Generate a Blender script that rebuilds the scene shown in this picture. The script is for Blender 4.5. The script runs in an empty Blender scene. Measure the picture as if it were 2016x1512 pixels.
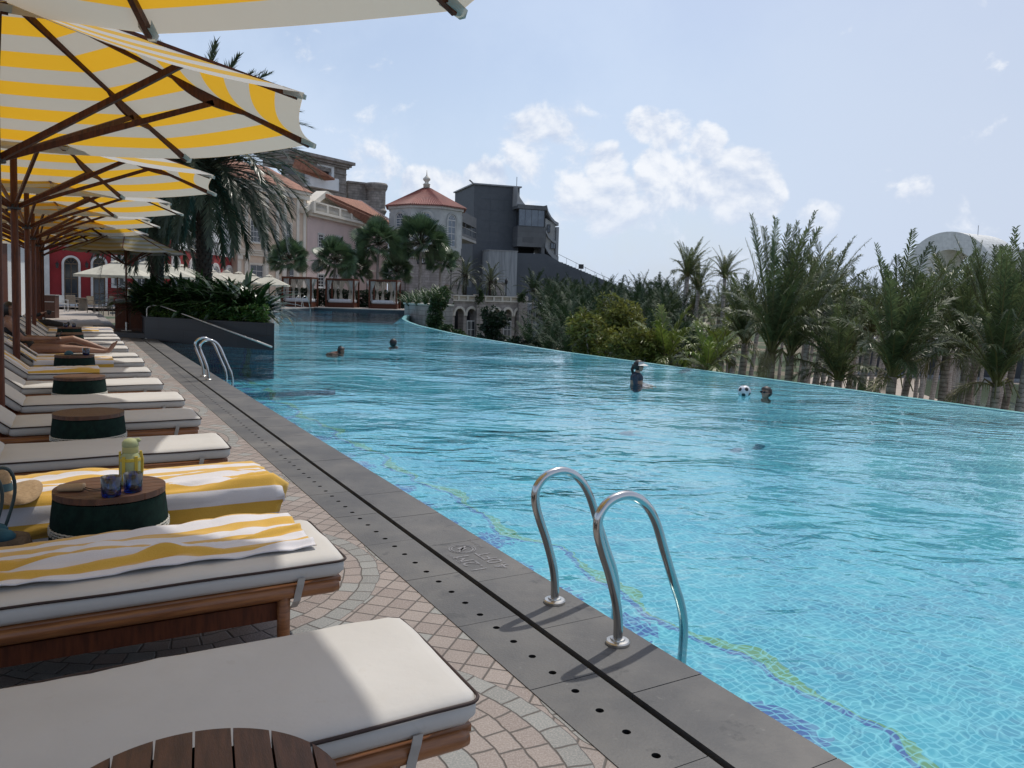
import bpy, bmesh, math, random
from math import sin, cos, pi, radians, sqrt, atan2, hypot, exp
from mathutils import Vector, Matrix, noise as mnoise
random.seed(7)
sc = bpy.context.scene
col = sc.collection
# ---------------------------------------------------------------- camera
F, CX, CY = 1547., 1008., 693.
PITCH, ROLL = radians(3.99), radians(1.6)
AL, H = radians(29.5), 1.55
SA, CA = sin(AL), cos(AL)
def cam2w(x, y, z):
    c, s = cos(ROLL), sin(ROLL); x, y = c*x + s*y, -s*x + c*y
    c, s = cos(PITCH), sin(PITCH); y, z = c*y + s*z, -s*y + c*z
    return Vector((x, z, -y))
def ray(px, py): return cam2w((px-CX)/F, (py-CY)/F, 1.)
def G(px, py, z=0.):                       # pixel -> point on the level plane z
    d = ray(px, py); t = (z-H)/d.z; return Vector((d.x*t, d.y*t, z))
def D(px, py, Y):                          # pixel -> point at depth Y
    d = ray(px, py); t = Y/d.y; return Vector((d.x*t, Y, H + d.z*t))
def W(s, t, z=0.): return Vector((-SA*s + CA*t, CA*s + SA*t, z))   # pool frame: s along the edge, t across
def ST(p): return (-SA*p[0] + CA*p[1], CA*p[0] + SA*p[1])
cam = bpy.data.cameras.new('camera'); camo = bpy.data.objects.new('camera', cam); col.objects.link(camo)
cam.sensor_width = 36.; cam.lens = F/2016*36.; cam.shift_y = -63/2016.
cam.clip_start = .05; cam.clip_end = 6000
r_, u_, b_ = cam2w(1, 0, 0), cam2w(0, -1, 0), cam2w(0, 0, -1)
camo.matrix_world = Matrix(((r_.x, u_.x, b_.x, 0), (r_.y, u_.y, b_.y, 0), (r_.z, u_.z, b_.z, H), (0, 0, 0, 1)))
sc.camera = camo
# ---------------------------------------------------------------- light
SUN_EL, SUN_AZ = radians(62), radians(27)  # azimuth measured from +Y towards +X
world = bpy.data.worlds.new('World'); sc.world = world; world.use_nodes = True
def N(nt, typ, ins=None, **props):
    n = nt.nodes.new(typ)
    for k, v in props.items(): setattr(n, k, v)
    for k, v in (ins or {}).items():
        s = n.inputs[k]
        if isinstance(v, bpy.types.NodeSocket): nt.links.new(v, s)
        elif isinstance(v, bpy.types.Node): nt.links.new(v.outputs[0], s)
        else:
            if hasattr(s, 'default_value') and hasattr(s.default_value, '__len__') and isinstance(v, (tuple, list)) and len(v) == 3 and len(s.default_value) == 4: v = (*v, 1)
            s.default_value = v
    return n
def M(nt, op, a, b=0., c=0., clamp=False):
    return N(nt, 'ShaderNodeMath', {0: a, 1: b, 2: c}, operation=op, use_clamp=clamp).outputs[0]
def MIX(nt, f, a, b, blend='MIX'):
    n = nt.nodes.new('ShaderNodeMix'); n.data_type = 'RGBA'; n.blend_type = blend
    for i, v in ((0, f), (6, a), (7, b)):
        if isinstance(v, bpy.types.NodeSocket): nt.links.new(v, n.inputs[i])
        else: n.inputs[i].default_value = v if not isinstance(v, (tuple, list)) else ((*v, 1) if len(v) == 3 else v)
    return n.outputs[2]
def SS(nt, x, a, b):
    n = N(nt, 'ShaderNodeMapRange', {0: x, 1: a, 2: b}, interpolation_type='SMOOTHSTEP'); return n.outputs[0]
nt = world.node_tree; nt.nodes.clear()
sky = N(nt, 'ShaderNodeTexSky', sky_type='NISHITA', sun_disc=False)
sky.sun_elevation = SUN_EL; sky.sun_rotation = SUN_AZ; sky.dust_density = 2.2; sky.air_density = 1.0; sky.ozone_density = 1.5
tc = N(nt, 'ShaderNodeTexCoord')
sep = N(nt, 'ShaderNodeSeparateXYZ', {0: tc.outputs['Generated']})
n1 = N(nt, 'ShaderNodeTexNoise', {'Vector': tc.outputs['Generated'], 'Scale': 3.2, 'Detail': 9., 'Roughness': .6})
warp = N(nt, 'ShaderNodeMapping', {'Vector': tc.outputs['Generated'], 'Scale': (11, 11, 13), 'Location': (3.1, 1.7, .4)})
n2 = N(nt, 'ShaderNodeTexNoise', {'Vector': warp, 'Scale': 1., 'Detail': 10., 'Roughness': .58, 'Distortion': .25})
n3 = N(nt, 'ShaderNodeTexNoise', {'Vector': warp, 'Scale': 2.6, 'Detail': 8., 'Roughness': .6})
skyc = N(nt, 'ShaderNodeVectorMath', {0: sky.outputs[0], 3: .135}, operation='SCALE').outputs[0]
# thin veil of high haze, thicker low down
veil = M(nt, 'ADD', M(nt, 'MULTIPLY', SS(nt, sep.outputs['Z'], .62, -.02), .66), M(nt, 'MULTIPLY', SS(nt, n1.outputs[0], .36, .62), .34))
skyc = MIX(nt, veil, skyc, (.66, .78, .97))
skyc = MIX(nt, M(nt, 'MULTIPLY', SS(nt, sep.outputs['X'], .02, .62), .55), skyc, (.60, .66, .80))
clouds = [((1090, 305), 4.6, .9), ((1095, 265), 1.5, 1.), ((1185, 325), 2.3, 1.), ((1130, 385), 3.2, .95), ((1190, 400), 3.4, .85), ((1275, 245), 1.9, 1.), ((1325, 265), 2.6, 1.),
          ((1385, 275), 2.0, 1.), ((1300, 330), 2.4, .95), ((1345, 355), 3.2, .9), ((1450, 365), 3.4, .95), ((1500, 385), 2., .8), ((1240, 440), 5.5, .45), ((1420, 420), 4.5, .5), ((1620, 425), 2.2, .8),
          ((1735, 355), 1.7, .9), ((1795, 375), 1.7, .9), ((835, 370), 2.3, 1.), ((880, 375), 2., .95), ((960, 370), 2.6, 1.), ((930, 400), 2.4, .9), ((650, 190), 6., .55), ((720, 330), 4.5, .5), ((1675, 275), 1.1, .6), ((1050, 420), 3., .7), ((1650, 200), 9., .12), ((1850, 330), 7., .20), ((1900, 150), 8., .10), ((1350, 470), 7., .5), ((700, 250), 6., .45)]
acc = None
for (px, py), rad, wgt in clouds:
    d = ray(px, py).normalized()
    dt = N(nt, 'ShaderNodeVectorMath', {0: tc.outputs['Generated'], 1: tuple(d)}, operation='DOT_PRODUCT').outputs['Value']
    a = M(nt, 'MULTIPLY', SS(nt, dt, cos(radians(rad*1.08)), cos(radians(rad*.15))), wgt)
    acc = a if acc is None else M(nt, 'MAXIMUM', acc, a)
warp2 = N(nt, 'ShaderNodeMapping', {'Vector': tc.outputs['Generated'], 'Scale': (11, 11, 13), 'Location': (3.1+.03, 1.7, .4+.16)})
n2b = N(nt, 'ShaderNodeTexNoise', {'Vector': warp2, 'Scale': 1., 'Detail': 5., 'Roughness': .58, 'Distortion': .25})
dens = M(nt, 'ADD', acc, M(nt, 'MULTIPLY', M(nt, 'SUBTRACT', n2.outputs[0], .53), 3.0))
cl = SS(nt, dens, .38, .80)
lit = SS(nt, M(nt, 'ADD', M(nt, 'SUBTRACT', n2.outputs[0], n2b.outputs[0]), M(nt, 'MULTIPLY', M(nt, 'SUBTRACT', n3.outputs[0], .5), .25)), -.14, .12)
cc = MIX(nt, lit, (.60, .69, .86), (.98, 1.0, 1.04))
low = SS(nt, sep.outputs['Z'], .02, .16)
cc = MIX(nt, low, (.74, .82, .96), cc)
skyc = MIX(nt, M(nt, 'MULTIPLY', cl, .88), skyc, cc)
bg = N(nt, 'ShaderNodeBackground', {'Color': skyc, 'Strength': 1.})
nt.links.new(bg.outputs[0], N(nt, 'ShaderNodeOutputWorld').inputs[0])
sun = bpy.data.lights.new('sun', 'SUN'); sun.energy = 2.8; sun.angle = radians(.9); sun.color = (1., .95, .87)
suno = bpy.data.objects.new('sun', sun); col.objects.link(suno)
sd = Vector((sin(SUN_AZ)*cos(SUN_EL), cos(SUN_AZ)*cos(SUN_EL), sin(SUN_EL)))
suno.rotation_euler = sd.to_track_quat('Z', 'Y').to_euler(); suno.location = (0, 0, 60)
sc.view_settings.view_transform = 'Standard'; sc.view_settings.look = 'None'; sc.view_settings.exposure = -.05; sc.view_settings.gamma = 1
sc.cycles.max_bounces = 8; sc.cycles.transparent_max_bounces = 24; sc.cycles.caustics_reflective = False; sc.cycles.caustics_refractive = False
sc.cycles.sample_clamp_indirect = 4
sc.cycles.use_denoising = True
# ---------------------------------------------------------------- mesh builder
class MB:
    def __init__(s): s.v = []; s.f = []; s.m = []; s.uv = []; s.hasuv = False
    def add(s, vs, fs, mi=0, uvs=None):
        o = len(s.v); s.v += [tuple(v) for v in vs]
        for k, f in enumerate(fs):
            s.f.append([o+i for i in f]); s.m.append(mi)
            if uvs: s.hasuv = True; s.uv.append([uvs[i] for i in f])
            else: s.uv.append(None)
        return s
    def quad(s, a, b, c, d, mi=0, uv=None): return s.add([a, b, c, d], [(0, 1, 2, 3)], mi, uv)
    def box(s, c, size, rot=0., mi=0, M3=None):
        hx, hy, hz = size[0]/2, size[1]/2, size[2]/2
        R = M3 if M3 is not None else Matrix.Rotation(rot, 3, 'Z'); c = Vector(c)
        vs = [c + R @ Vector((x*hx, y*hy, z*hz)) for z in (-1, 1) for x, y in ((-1, -1), (1, -1), (1, 1), (-1, 1))]
        return s.add(vs, [(3, 2, 1, 0), (4, 5, 6, 7), (0, 1, 5, 4), (1, 2, 6, 5), (2, 3, 7, 6), (3, 0, 4, 7)], mi)
    def prism(s, pts, z0, z1, mi=0, top=None):       # vertical prism over a plan polygon (ccw)
        n = len(pts); top = top or pts
        vs = [(p[0], p[1], z0) for p in pts] + [(p[0], p[1], z1) for p in top]
        return s.add(vs, [tuple(range(n-1, -1, -1)), tuple(range(n, 2*n))] + [(i, (i+1) % n, n+(i+1) % n, n+i) for i in range(n)], mi)
    def tube(s, pts, rs, n=10, mi=0, caps=True, squash=1.):
        pts = [Vector(p) for p in pts]
        if not hasattr(rs, '__len__'): rs = [rs]*len(pts)
        t0 = (pts[1]-pts[0]).normalized(); up = Vector((0, 0, 1)) if abs(t0.z) < .9 else Vector((1, 0, 0))
        a = t0.cross(up).normalized(); rings = []
        for i, p in enumerate(pts):
            t = (pts[min(i+1, len(pts)-1)] - pts[max(i-1, 0)]).normalized()
            a = (a - t*a.dot(t)).normalized(); b = t.cross(a)
            rings.append([p + (a*cos(2*pi*k/n) + b*sin(2*pi*k/n)*squash)*rs[i] for k in range(n)])
        vs = [v for r in rings for v in r]; fs = []
        for i in range(len(pts)-1):
            for k in range(n): fs.append((i*n+k, i*n+(k+1) % n, (i+1)*n+(k+1) % n, (i+1)*n+k))
        if caps: fs.append(tuple(range(n-1, -1, -1))); fs.append(tuple(range((len(pts)-1)*n, len(pts)*n)))
        return s.add(vs, fs, mi)
    def lathe(s, c, prof, n=24, mi=0, squash=1., cap=True):
        c = Vector(c); vs = []; fs = []
        for r, z in prof:
            for k in range(n): vs.append(c + Vector((r*cos(2*pi*k/n), r*squash*sin(2*pi*k/n), z)))
        for i in range(len(prof)-1):
            for k in range(n): fs.append((i*n+k, i*n+(k+1) % n, (i+1)*n+(k+1) % n, (i+1)*n+k))
        if cap: fs.append(tuple(range(n-1, -1, -1))); fs.append(tuple(range((len(prof)-1)*n, len(prof)*n)))
        return s.add(vs, fs, mi)
    def ball(s, c, r, n=14, mi=0):
        if not hasattr(r, '__len__'): r = (r, r, r)
        prof = [(sin(pi*i/(n//2+1)), -cos(pi*i/(n//2+1))) for i in range(1, n//2+1)]
        c = Vector(c); vs = []; fs = []
        for pr, pz in prof:
            for k in range(n): vs.append(c + Vector((pr*cos(2*pi*k/n)*r[0], pr*sin(2*pi*k/n)*r[1], pz*r[2])))
        L = len(prof)
        for i in range(L-1):
            for k in range(n): fs.append((i*n+k, i*n+(k+1) % n, (i+1)*n+(k+1) % n, (i+1)*n+k))
        vs += [c-Vector((0, 0, r[2])), c+Vector((0, 0, r[2]))]
        for k in range(n): fs.append((L*n, (k+1) % n, k)); fs.append((L*n+1, (L-1)*n+k, (L-1)*n+(k+1) % n))
        return s.add(vs, fs, mi)
    def grid(s, fn, nu, nv, mi=0, uv=True):
        vs = []; uvs = []
        for j in range(nv+1):
            for i in range(nu+1):
                u, v = i/nu, j/nv; vs.append(fn(u, v)); uvs.append((u, v))
        fs = [(j*(nu+1)+i, j*(nu+1)+i+1, (j+1)*(nu+1)+i+1, (j+1)*(nu+1)+i) for j in range(nv) for i in range(nu)]
        return s.add(vs, fs, mi, uvs if uv else None)
    def mesh(s, name, mats, smooth=False):
        me = bpy.data.meshes.new(name); me.from_pydata(s.v, [], s.f)
        for m in (mats if isinstance(mats, (list, tuple)) else [mats]): me.materials.append(m)
        me.polygons.foreach_set('material_index', s.m)
        if smooth: me.polygons.foreach_set('use_smooth', [True]*len(s.f))
        if s.hasuv:
            L = me.uv_layers.new(name='UVMap'); d = []
            for f, u in zip(s.f, s.uv):
                for k in range(len(f)): d += list(u[k]) if u else [0., 0.]
            L.data.foreach_set('uv', d)
        me.update(); return me
    def build(s, name, mats, parent=None, smooth=False, angle=None, label=None, world=False):
        o = bpy.data.objects.new(name, s.mesh(name, mats, smooth)); col.objects.link(o)
        if parent is not None:
            o.parent = parent
            if world: o.matrix_parent_inverse = wmat(parent).inverted()
        if angle and smooth: autosmooth(o, angle)
        if label: o['label'] = label
        return o
def wmat(o):
    if o.parent is None: return o.matrix_basis.copy()
    return wmat(o.parent) @ o.matrix_parent_inverse @ o.matrix_basis
def rayplane(px, py, P0, n):
    d = ray(px, py); t = (Vector(P0)-Vector((0, 0, H))).dot(n)/d.dot(n); return Vector((0, 0, H)) + d*t
def rayS(px, py, s): return rayplane(px, py, W(s, 0), Vector((-SA, CA, 0)))
def autosmooth(o, deg):
    bm = bmesh.new(); bm.from_mesh(o.data); a = radians(deg)
    for e in bm.edges:
        if len(e.link_faces) == 2 and e.calc_face_angle(0) > a: e.smooth = False
    bm.to_mesh(o.data); bm.free()
def tag(o, label, cat, group=None, kind=None):
    o['label'] = label; o['category'] = cat
    if group: o['group'] = group
    if kind: o['kind'] = kind
    return o
def struct(o, kind='structure'): o['kind'] = kind; return o
def empty(name, loc=(0, 0, 0), rz=0., label=None, cat=None, group=None):
    o = bpy.data.objects.new(name, None); col.objects.link(o); o.location = loc; o.rotation_euler = (0, 0, rz); o.empty_display_size = .2
    if label: tag(o, label, cat, group)
    return o
def dup(o, loc=None, rz=None, label=None, scale=None, group=None, parent=None):
    c = o.copy(); col.objects.link(c)
    if parent is not None: c.parent = parent
    if loc is not None: c.location = loc
    if rz is not None: c.rotation_euler = (c.rotation_euler[0], c.rotation_euler[1], rz)
    if scale is not None: c.scale = scale if hasattr(scale, '__len__') else (scale,)*3
    if label: c['label'] = label
    if group: c['group'] = group
    for ch in o.children: dup(ch, parent=c)
    return c
# ---------------------------------------------------------------- materials
MC = {}
def mat(name, c, rough=.6, c2=None, scale=8., detail=4., bump=0., bscale=None, metal=0., spec=.5, stretch=None, coords='Object', rand=0., sheen=0., trans=0., coat=0.):
    m = bpy.data.materials.new(name); m.use_nodes = True; nt = m.node_tree; b = nt.nodes['Principled BSDF']
    b.inputs['Roughness'].default_value = rough; b.inputs['Metallic'].default_value = metal; b.inputs['Specular IOR Level'].default_value = spec
    if coat: b.inputs['Coat Weight'].default_value = coat
    if sheen: b.inputs['Sheen Weight'].default_value = sheen
    tc = N(nt, 'ShaderNodeTexCoord'); v = tc.outputs[coords]
    if stretch: v = N(nt, 'ShaderNodeMapping', {'Vector': v, 'Scale': stretch}).outputs[0]
    no = N(nt, 'ShaderNodeTexNoise', {'Vector': v, 'Scale': scale, 'Detail': detail, 'Roughness': .6})
    c2 = c2 or tuple(x*.75 for x in c)
    cr = MIX(nt, SS(nt, no.outputs[0], .32, .68), c, c2)
    if rand:
        oi = N(nt, 'ShaderNodeObjectInfo'); ge = N(nt, 'ShaderNodeNewGeometry')
        rr = M(nt, 'ADD', M(nt, 'MULTIPLY', ge.outputs['Random Per Island'], rand*2), 1-rand)
        cr = N(nt, 'ShaderNodeVectorMath', {0: cr, 3: rr}, operation='SCALE').outputs[0]
    nt.links.new(cr, b.inputs['Base Color'])
    if bump:
        nb = N(nt, 'ShaderNodeTexNoise', {'Vector': v, 'Scale': bscale or scale*4, 'Detail': 5.})
        bp = N(nt, 'ShaderNodeBump', {'Height': nb.outputs[0], 'Strength': bump, 'Distance': .02}); nt.links.new(bp.outputs[0], b.inputs['Normal'])
    if trans:   # thin translucent cloth or leaf
        tr = N(nt, 'ShaderNodeBsdfTranslucent', {'Color': cr}); mx = N(nt, 'ShaderNodeMixShader', {0: trans, 1: b.outputs[0], 2: tr.outputs[0]})
        nt.links.new(mx.outputs[0], nt.nodes['Material Output'].inputs[0])
    MC[name] = m; return m
def brickmat(name, c1, c2, mortar, w, h, scale=1., rough=.8, bump=.4, offset=.5, ms=.02, coords='Object', vec=None, noisec=.3):
    m = bpy.data.materials.new(name); m.use_nodes = True; nt = m.node_tree; b = nt.nodes['Principled BSDF']; b.inputs['Roughness'].default_value = rough
    tc = N(nt, 'ShaderNodeTexCoord'); se = N(nt, 'ShaderNodeSeparateXYZ', {0: tc.outputs[coords]})
    hv = M(nt, 'ADD', se.outputs['X'], M(nt, 'MULTIPLY', se.outputs['Y'], .83))
    v = N(nt, 'ShaderNodeCombineXYZ', {0: hv, 1: se.outputs['Z']})
    br = N(nt, 'ShaderNodeTexBrick', {'Vector': v, 'Color1': c1, 'Color2': c2, 'Mortar': mortar, 'Scale': scale, 'Mortar Size': ms, 'Brick Width': w, 'Row Height': h, 'Bias': 0.}); br.offset = offset
    no = N(nt, 'ShaderNodeTexNoise', {'Vector': tc.outputs[coords], 'Scale': 1.3, 'Detail': 8.})
    cr = MIX(nt, M(nt, 'MULTIPLY', SS(nt, no.outputs[0], .35, .7), noisec), br.outputs[0], tuple(x*.45 for x in c1))
    nt.links.new(cr, b.inputs['Base Color'])
    bp = N(nt, 'ShaderNodeBump', {'Height': br.outputs['Fac'], 'Strength': bump, 'Distance': -.02}); nt.links.new(bp.outputs[0], b.inputs['Normal'])
    return m
stone_grey = mat('grey_basalt_slab', (.066, .067, .070), .62, (.110, .108, .104), 2.2, 8, .15, 90)
def stains(m, pairs):
    nt = m.node_tree; b = nt.nodes['Principled BSDF']; src = b.inputs['Base Color'].links[0].from_socket; tc = N(nt, 'ShaderNodeTexCoord')
    for sc_, lo, hi, c, k in pairs:
        n = N(nt, 'ShaderNodeTexNoise', {'Vector': N(nt, 'ShaderNodeMapping', {'Vector': tc.outputs['Object'], 'Location': (sc_*3.1, sc_, 0)}), 'Scale': sc_, 'Detail': 7., 'Roughness': .65}).outputs[0]
        src = MIX(nt, M(nt, 'MULTIPLY', SS(nt, n, lo, hi), k), src, c)
    nt.links.new(src, b.inputs['Base Color'])
stains(stone_grey, [(.9, .50, .68, (.17, .16, .145), .5), (5.5, .60, .66, (.035, .037, .040), .55), (24., .62, .72, (.20, .20, .19), .35), (2.4, .62, .70, (.045, .046, .05), .5)])
wood_teak = mat('oiled_teak', (.30, .125, .045), .42, (.17, .062, .022), 6, 6, .08, 60, stretch=(1, 1, 9))
wood_teak_x = mat('teak_rail', (.31, .125, .042), .36, (.17, .062, .022), 4, 7, .06, 40, stretch=(1.2, 14, 14), coat=.15)
wood_top = mat('teak_slat', (.115, .048, .026), .5, (.060, .026, .015), 3.5, 8, .12, 40, stretch=(2, 16, 4))
wood_dark = mat('dark_hardwood', (.120, .034, .013), .55, (.060, .017, .008), 5, 6, .05, 50, stretch=(8, 8, 1), spec=.3)
canvas_w = mat('cream_canvas', (.545, .53, .505), .85, (.50, .485, .46), 1.3, 3, .32, 7.)
stains(canvas_w, [(2.1, .55, .72, (.47, .44, .39), .35), (9., .63, .70, (.42, .38, .33), .25)])
canvas_dark = mat('brown_piping', (.035, .018, .016), .7)
strap_m = mat('webbing_strap', (.45, .43, .40), .8)
steel = mat('polished_steel', (.55, .55, .55), .13, (.42, .43, .43), 2, 3, metal=1.)
steel_b = mat('brushed_steel', (.62, .60, .56), .32, (.50, .49, .46), 3, 3, metal=1.)
black_m = mat('black_metal', (.02, .02, .022), .45)
rubber = mat('black_gap', (.012, .012, .012), .9)
wicker_g = mat('green_wicker', (.006, .024, .018), .8, (.003, .012, .010), 20, spec=.2)
wicker_w = mat('white_wicker', (.55, .53, .46), .7)
white_p = mat('white_paint', (.72, .72, .72), .55, (.62, .62, .61), 2)
skin = mat('skin', (.40, .23, .165), .5, (.34, .185, .13), 6)
skin_tan = mat('tanned_skin', (.25, .13, .085), .5, (.20, .10, .065), 6)
hair_m = mat('black_hair', (.012, .010, .010), .5)
cloth_black = mat('black_cloth', (.012, .012, .014), .8)
cloth_navy = mat('dark_rash_vest', (.018, .035, .06), .6, (.012, .022, .04), 9)
wood_br = mat('brown_wicker', (.14, .095, .055), .7, (.085, .058, .035), 30)
bark = mat('date_palm_bark', (.085, .065, .05), .9, (.03, .023, .018), 9, 6, .9, 14)
concrete = mat('pale_concrete', (.40, .40, .39), .85, (.31, .31, .30), .6, 8, .2, 9)
# ================================================================= SETTING
def st_coords(nt, src='Object'):
    tc = N(nt, 'ShaderNodeTexCoord')
    mp = N(nt, 'ShaderNodeMapping', {'Vector': tc.outputs[src], 'Rotation': (0, 0, -AL)})
    se = N(nt, 'ShaderNodeSeparateXYZ', {0: mp}); return se.outputs['Y'], se.outputs['X'], se.outputs['Z'], tc.outputs[src], mp.outputs[0]
def deck_material():
    m = bpy.data.materials.new('fan_cobble_paving'); m.use_nodes = True; nt = m.node_tree; b = nt.nodes['Principled BSDF']
    s, t, z, ob, mp = st_coords(nt)
    wob = N(nt, 'ShaderNodeTexNoise', {'Vector': ob, 'Scale': 7., 'Detail': 2.}).outputs[0]
    P = 2.1
    q = M(nt, 'DIVIDE', M(nt, 'SUBTRACT', s, 4.4), P); qi = M(nt, 'ROUND', q)
    ds = M(nt, 'MULTIPLY', M(nt, 'SUBTRACT', q, qi), P)
    q2 = M(nt, 'DIVIDE', M(nt, 'SUBTRACT', t, .5), P); q2i = M(nt, 'ROUND', q2)
    dt = M(nt, 'MULTIPLY', M(nt, 'SUBTRACT', q2, q2i), P)
    r = M(nt, 'SQRT', M(nt, 'ADD', M(nt, 'MULTIPLY', ds, ds), M(nt, 'MULTIPLY', dt, dt)))
    r = M(nt, 'ADD', r, M(nt, 'MULTIPLY', M(nt, 'SUBTRACT', wob, .5), .035))
    RW = .095
    rk = M(nt, 'DIVIDE', r, RW); k = M(nt, 'FLOOR', rk); fr = M(nt, 'FRACT', rk)
    ang = M(nt, 'ARCTAN2', dt, ds)
    nst = M(nt, 'ADD', M(nt, 'MULTIPLY', M(nt, 'FLOOR', M(nt, 'MULTIPLY', M(nt, 'ADD', k, .5), RW*2*pi/.118)), 1.), 0.)
    u = M(nt, 'ADD', M(nt, 'MULTIPLY', M(nt, 'DIVIDE', ang, 2*pi), nst), M(nt, 'MULTIPLY', k, .37))
    u = M(nt, 'ADD', u, M(nt, 'MULTIPLY', M(nt, 'SUBTRACT', wob, .5), .25))
    fu = M(nt, 'FRACT', u); ui = M(nt, 'FLOOR', u)
    inside = M(nt, 'LESS_THAN', r, RW*11); ring = M(nt, 'MULTIPLY', M(nt, 'GREATER_THAN', r, RW*10), inside)
    # outside the circles: a square grid turned 45 degrees
    a1 = M(nt, 'DIVIDE', M(nt, 'ADD', s, t), .16); a2 = M(nt, 'DIVIDE', M(nt, 'SUBTRACT', s, t), .16)
    def edge(f): return M(nt, 'MINIMUM', f, M(nt, 'SUBTRACT', 1., f))
    e_in = M(nt, 'MINIMUM', edge(fr), edge(fu)); e_out = M(nt, 'MINIMUM', edge(M(nt, 'FRACT', a1)), edge(M(nt, 'FRACT', a2)))
    e = M(nt, 'ADD', M(nt, 'MULTIPLY', e_in, inside), M(nt, 'MULTIPLY', e_out, M(nt, 'SUBTRACT', 1., inside)))
    stone = SS(nt, e, .012, .060)
    idv = N(nt, 'ShaderNodeCombineXYZ', {0: M(nt, 'ADD', M(nt, 'MULTIPLY', k, inside), M(nt, 'MULTIPLY', M(nt, 'FLOOR', a1), M(nt, 'SUBTRACT', 1., inside))),
                                         1: M(nt, 'ADD', M(nt, 'MULTIPLY', ui, inside), M(nt, 'MULTIPLY', M(nt, 'FLOOR', a2), M(nt, 'SUBTRACT', 1., inside))), 2: M(nt, 'ADD', qi, M(nt, 'MULTIPLY', inside, 7.3))})
    wn = N(nt, 'ShaderNodeTexWhiteNoise', {'Vector': idv}).outputs[0]
    sp = N(nt, 'ShaderNodeTexNoise', {'Vector': ob, 'Scale': 130., 'Detail': 3., 'Roughness': .8}).outputs[0]
    pink = MIX(nt, wn, (.190, .150, .135), (.275, .232, .210)); grey = MIX(nt, wn, (.150, .160, .157), (.225, .238, .232))
    cstone = MIX(nt, M(nt, 'MAXIMUM', ring, M(nt, 'GREATER_THAN', wn, .86)), pink, grey)
    cstone = MIX(nt, M(nt, 'MULTIPLY', SS(nt, sp, .42, .62), .5), cstone, (.42, .39, .36), 'MIX')
    stain = N(nt, 'ShaderNodeTexNoise', {'Vector': ob, 'Scale': 1.1, 'Detail': 6.}).outputs[0]
    cstone = MIX(nt, M(nt, 'MULTIPLY', SS(nt, stain, .5, .75), .35), cstone, (.12, .11, .10))
    c = MIX(nt, stone, (.085, .075, .067), cstone)
    nt.links.new(c, b.inputs['Base Color']); b.inputs['Roughness'].default_value = .72
    hgt = M(nt, 'ADD', M(nt, 'MULTIPLY', stone, .8), M(nt, 'MULTIPLY', sp, .18))
    nt.links.new(N(nt, 'ShaderNodeBump', {'Height': hgt, 'Strength': .7, 'Distance': .006}).outputs[0], b.inputs['Normal'])
    return m
deck_m = deck_material()
mb = MB()
pts = [W(-8, 1.575), W(-8, -60), Vector((-150, 20)), Vector((-150, 120)), Vector((-60, 120)), W(60, 1.575)]
mb.add([(p.x, p.y, 0) for p in pts], [tuple(range(len(pts)-1, -1, -1))])
struct(mb.build('deck_paving', deck_m))
# ground far below the terrace, reaching the horizon
def ground_material():
    m = bpy.data.materials.new('grove_ground'); m.use_nodes = True; nt = m.node_tree; b = nt.nodes['Principled BSDF']; b.inputs['Roughness'].default_value = .95
    tc = N(nt, 'ShaderNodeTexCoord')
    a = N(nt, 'ShaderNodeTexNoise', {'Vector': tc.outputs['Object'], 'Scale': .11, 'Detail': 5.}).outputs[0]; f = N(nt, 'ShaderNodeTexNoise', {'Vector': tc.outputs['Object'], 'Scale': 3., 'Detail': 6.}).outputs[0]
    c = MIX(nt, SS(nt, a, .46, .56), (.035, .065, .018), (.22, .17, .12)); c = MIX(nt, M(nt, 'MULTIPLY', f, .6), c, (.03, .035, .015))
    nt.links.new(c, b.inputs['Base Color']); return m
mb = MB(); mb.quad((-3000, -40, -5), (3000, -40, -5), (3000, 4500, -5), (-3000, 4500, -5)); struct(mb.build('ground', ground_material()))
sand = mat('pale_sand', (.40, .34, .28), .95, (.33, .28, .23), .8, 7, .2, 20)
pp = [G(1560, 805, -4.99), G(1700, 815, -4.99), G(1830, 780, -4.99), G(1760, 743, -4.99), G(1690, 735, -4.99), G(1580, 748, -4.99)]
pp = [Vector((20, 20, -4.99)), Vector((70, 20, -4.99)), Vector((70, 90, -4.99)), G(1600, 742, -4.99), G(1540, 790, -4.99), Vector((16, 38, -4.99))]
mb = MB(); mb.add(pp, [tuple(range(len(pp)))]); struct(mb.build('sand', sand))
def lake_material():
    m = bpy.data.materials.new('lake_water'); m.use_nodes = True; nt = m.node_tree; b = nt.nodes['Principled BSDF']
    b.inputs['Base Color'].default_value = (.10, .125, .075, 1); b.inputs['Roughness'].default_value = .12
    tc = N(nt, 'ShaderNodeTexCoord'); a = N(nt, 'ShaderNodeTexNoise', {'Vector': tc.outputs['Object'], 'Scale': 2.5, 'Detail': 4.}).outputs[0]
    nt.links.new(N(nt, 'ShaderNodeBump', {'Height': a, 'Strength': .25, 'Distance': .05}).outputs[0], b.inputs['Normal']); return m
pp = [G(1805, 772, -4.98), G(1905, 806, -4.98), Vector((60, 40, -4.98)), Vector((120, 60, -4.98)), Vector((120, 80, -4.98)), G(2016, 757, -4.98), G(1818, 744, -4.98)]
mb = MB(); mb.add(pp, [tuple(range(len(pp)))]); struct(mb.build('lake_water', lake_material()))
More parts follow.
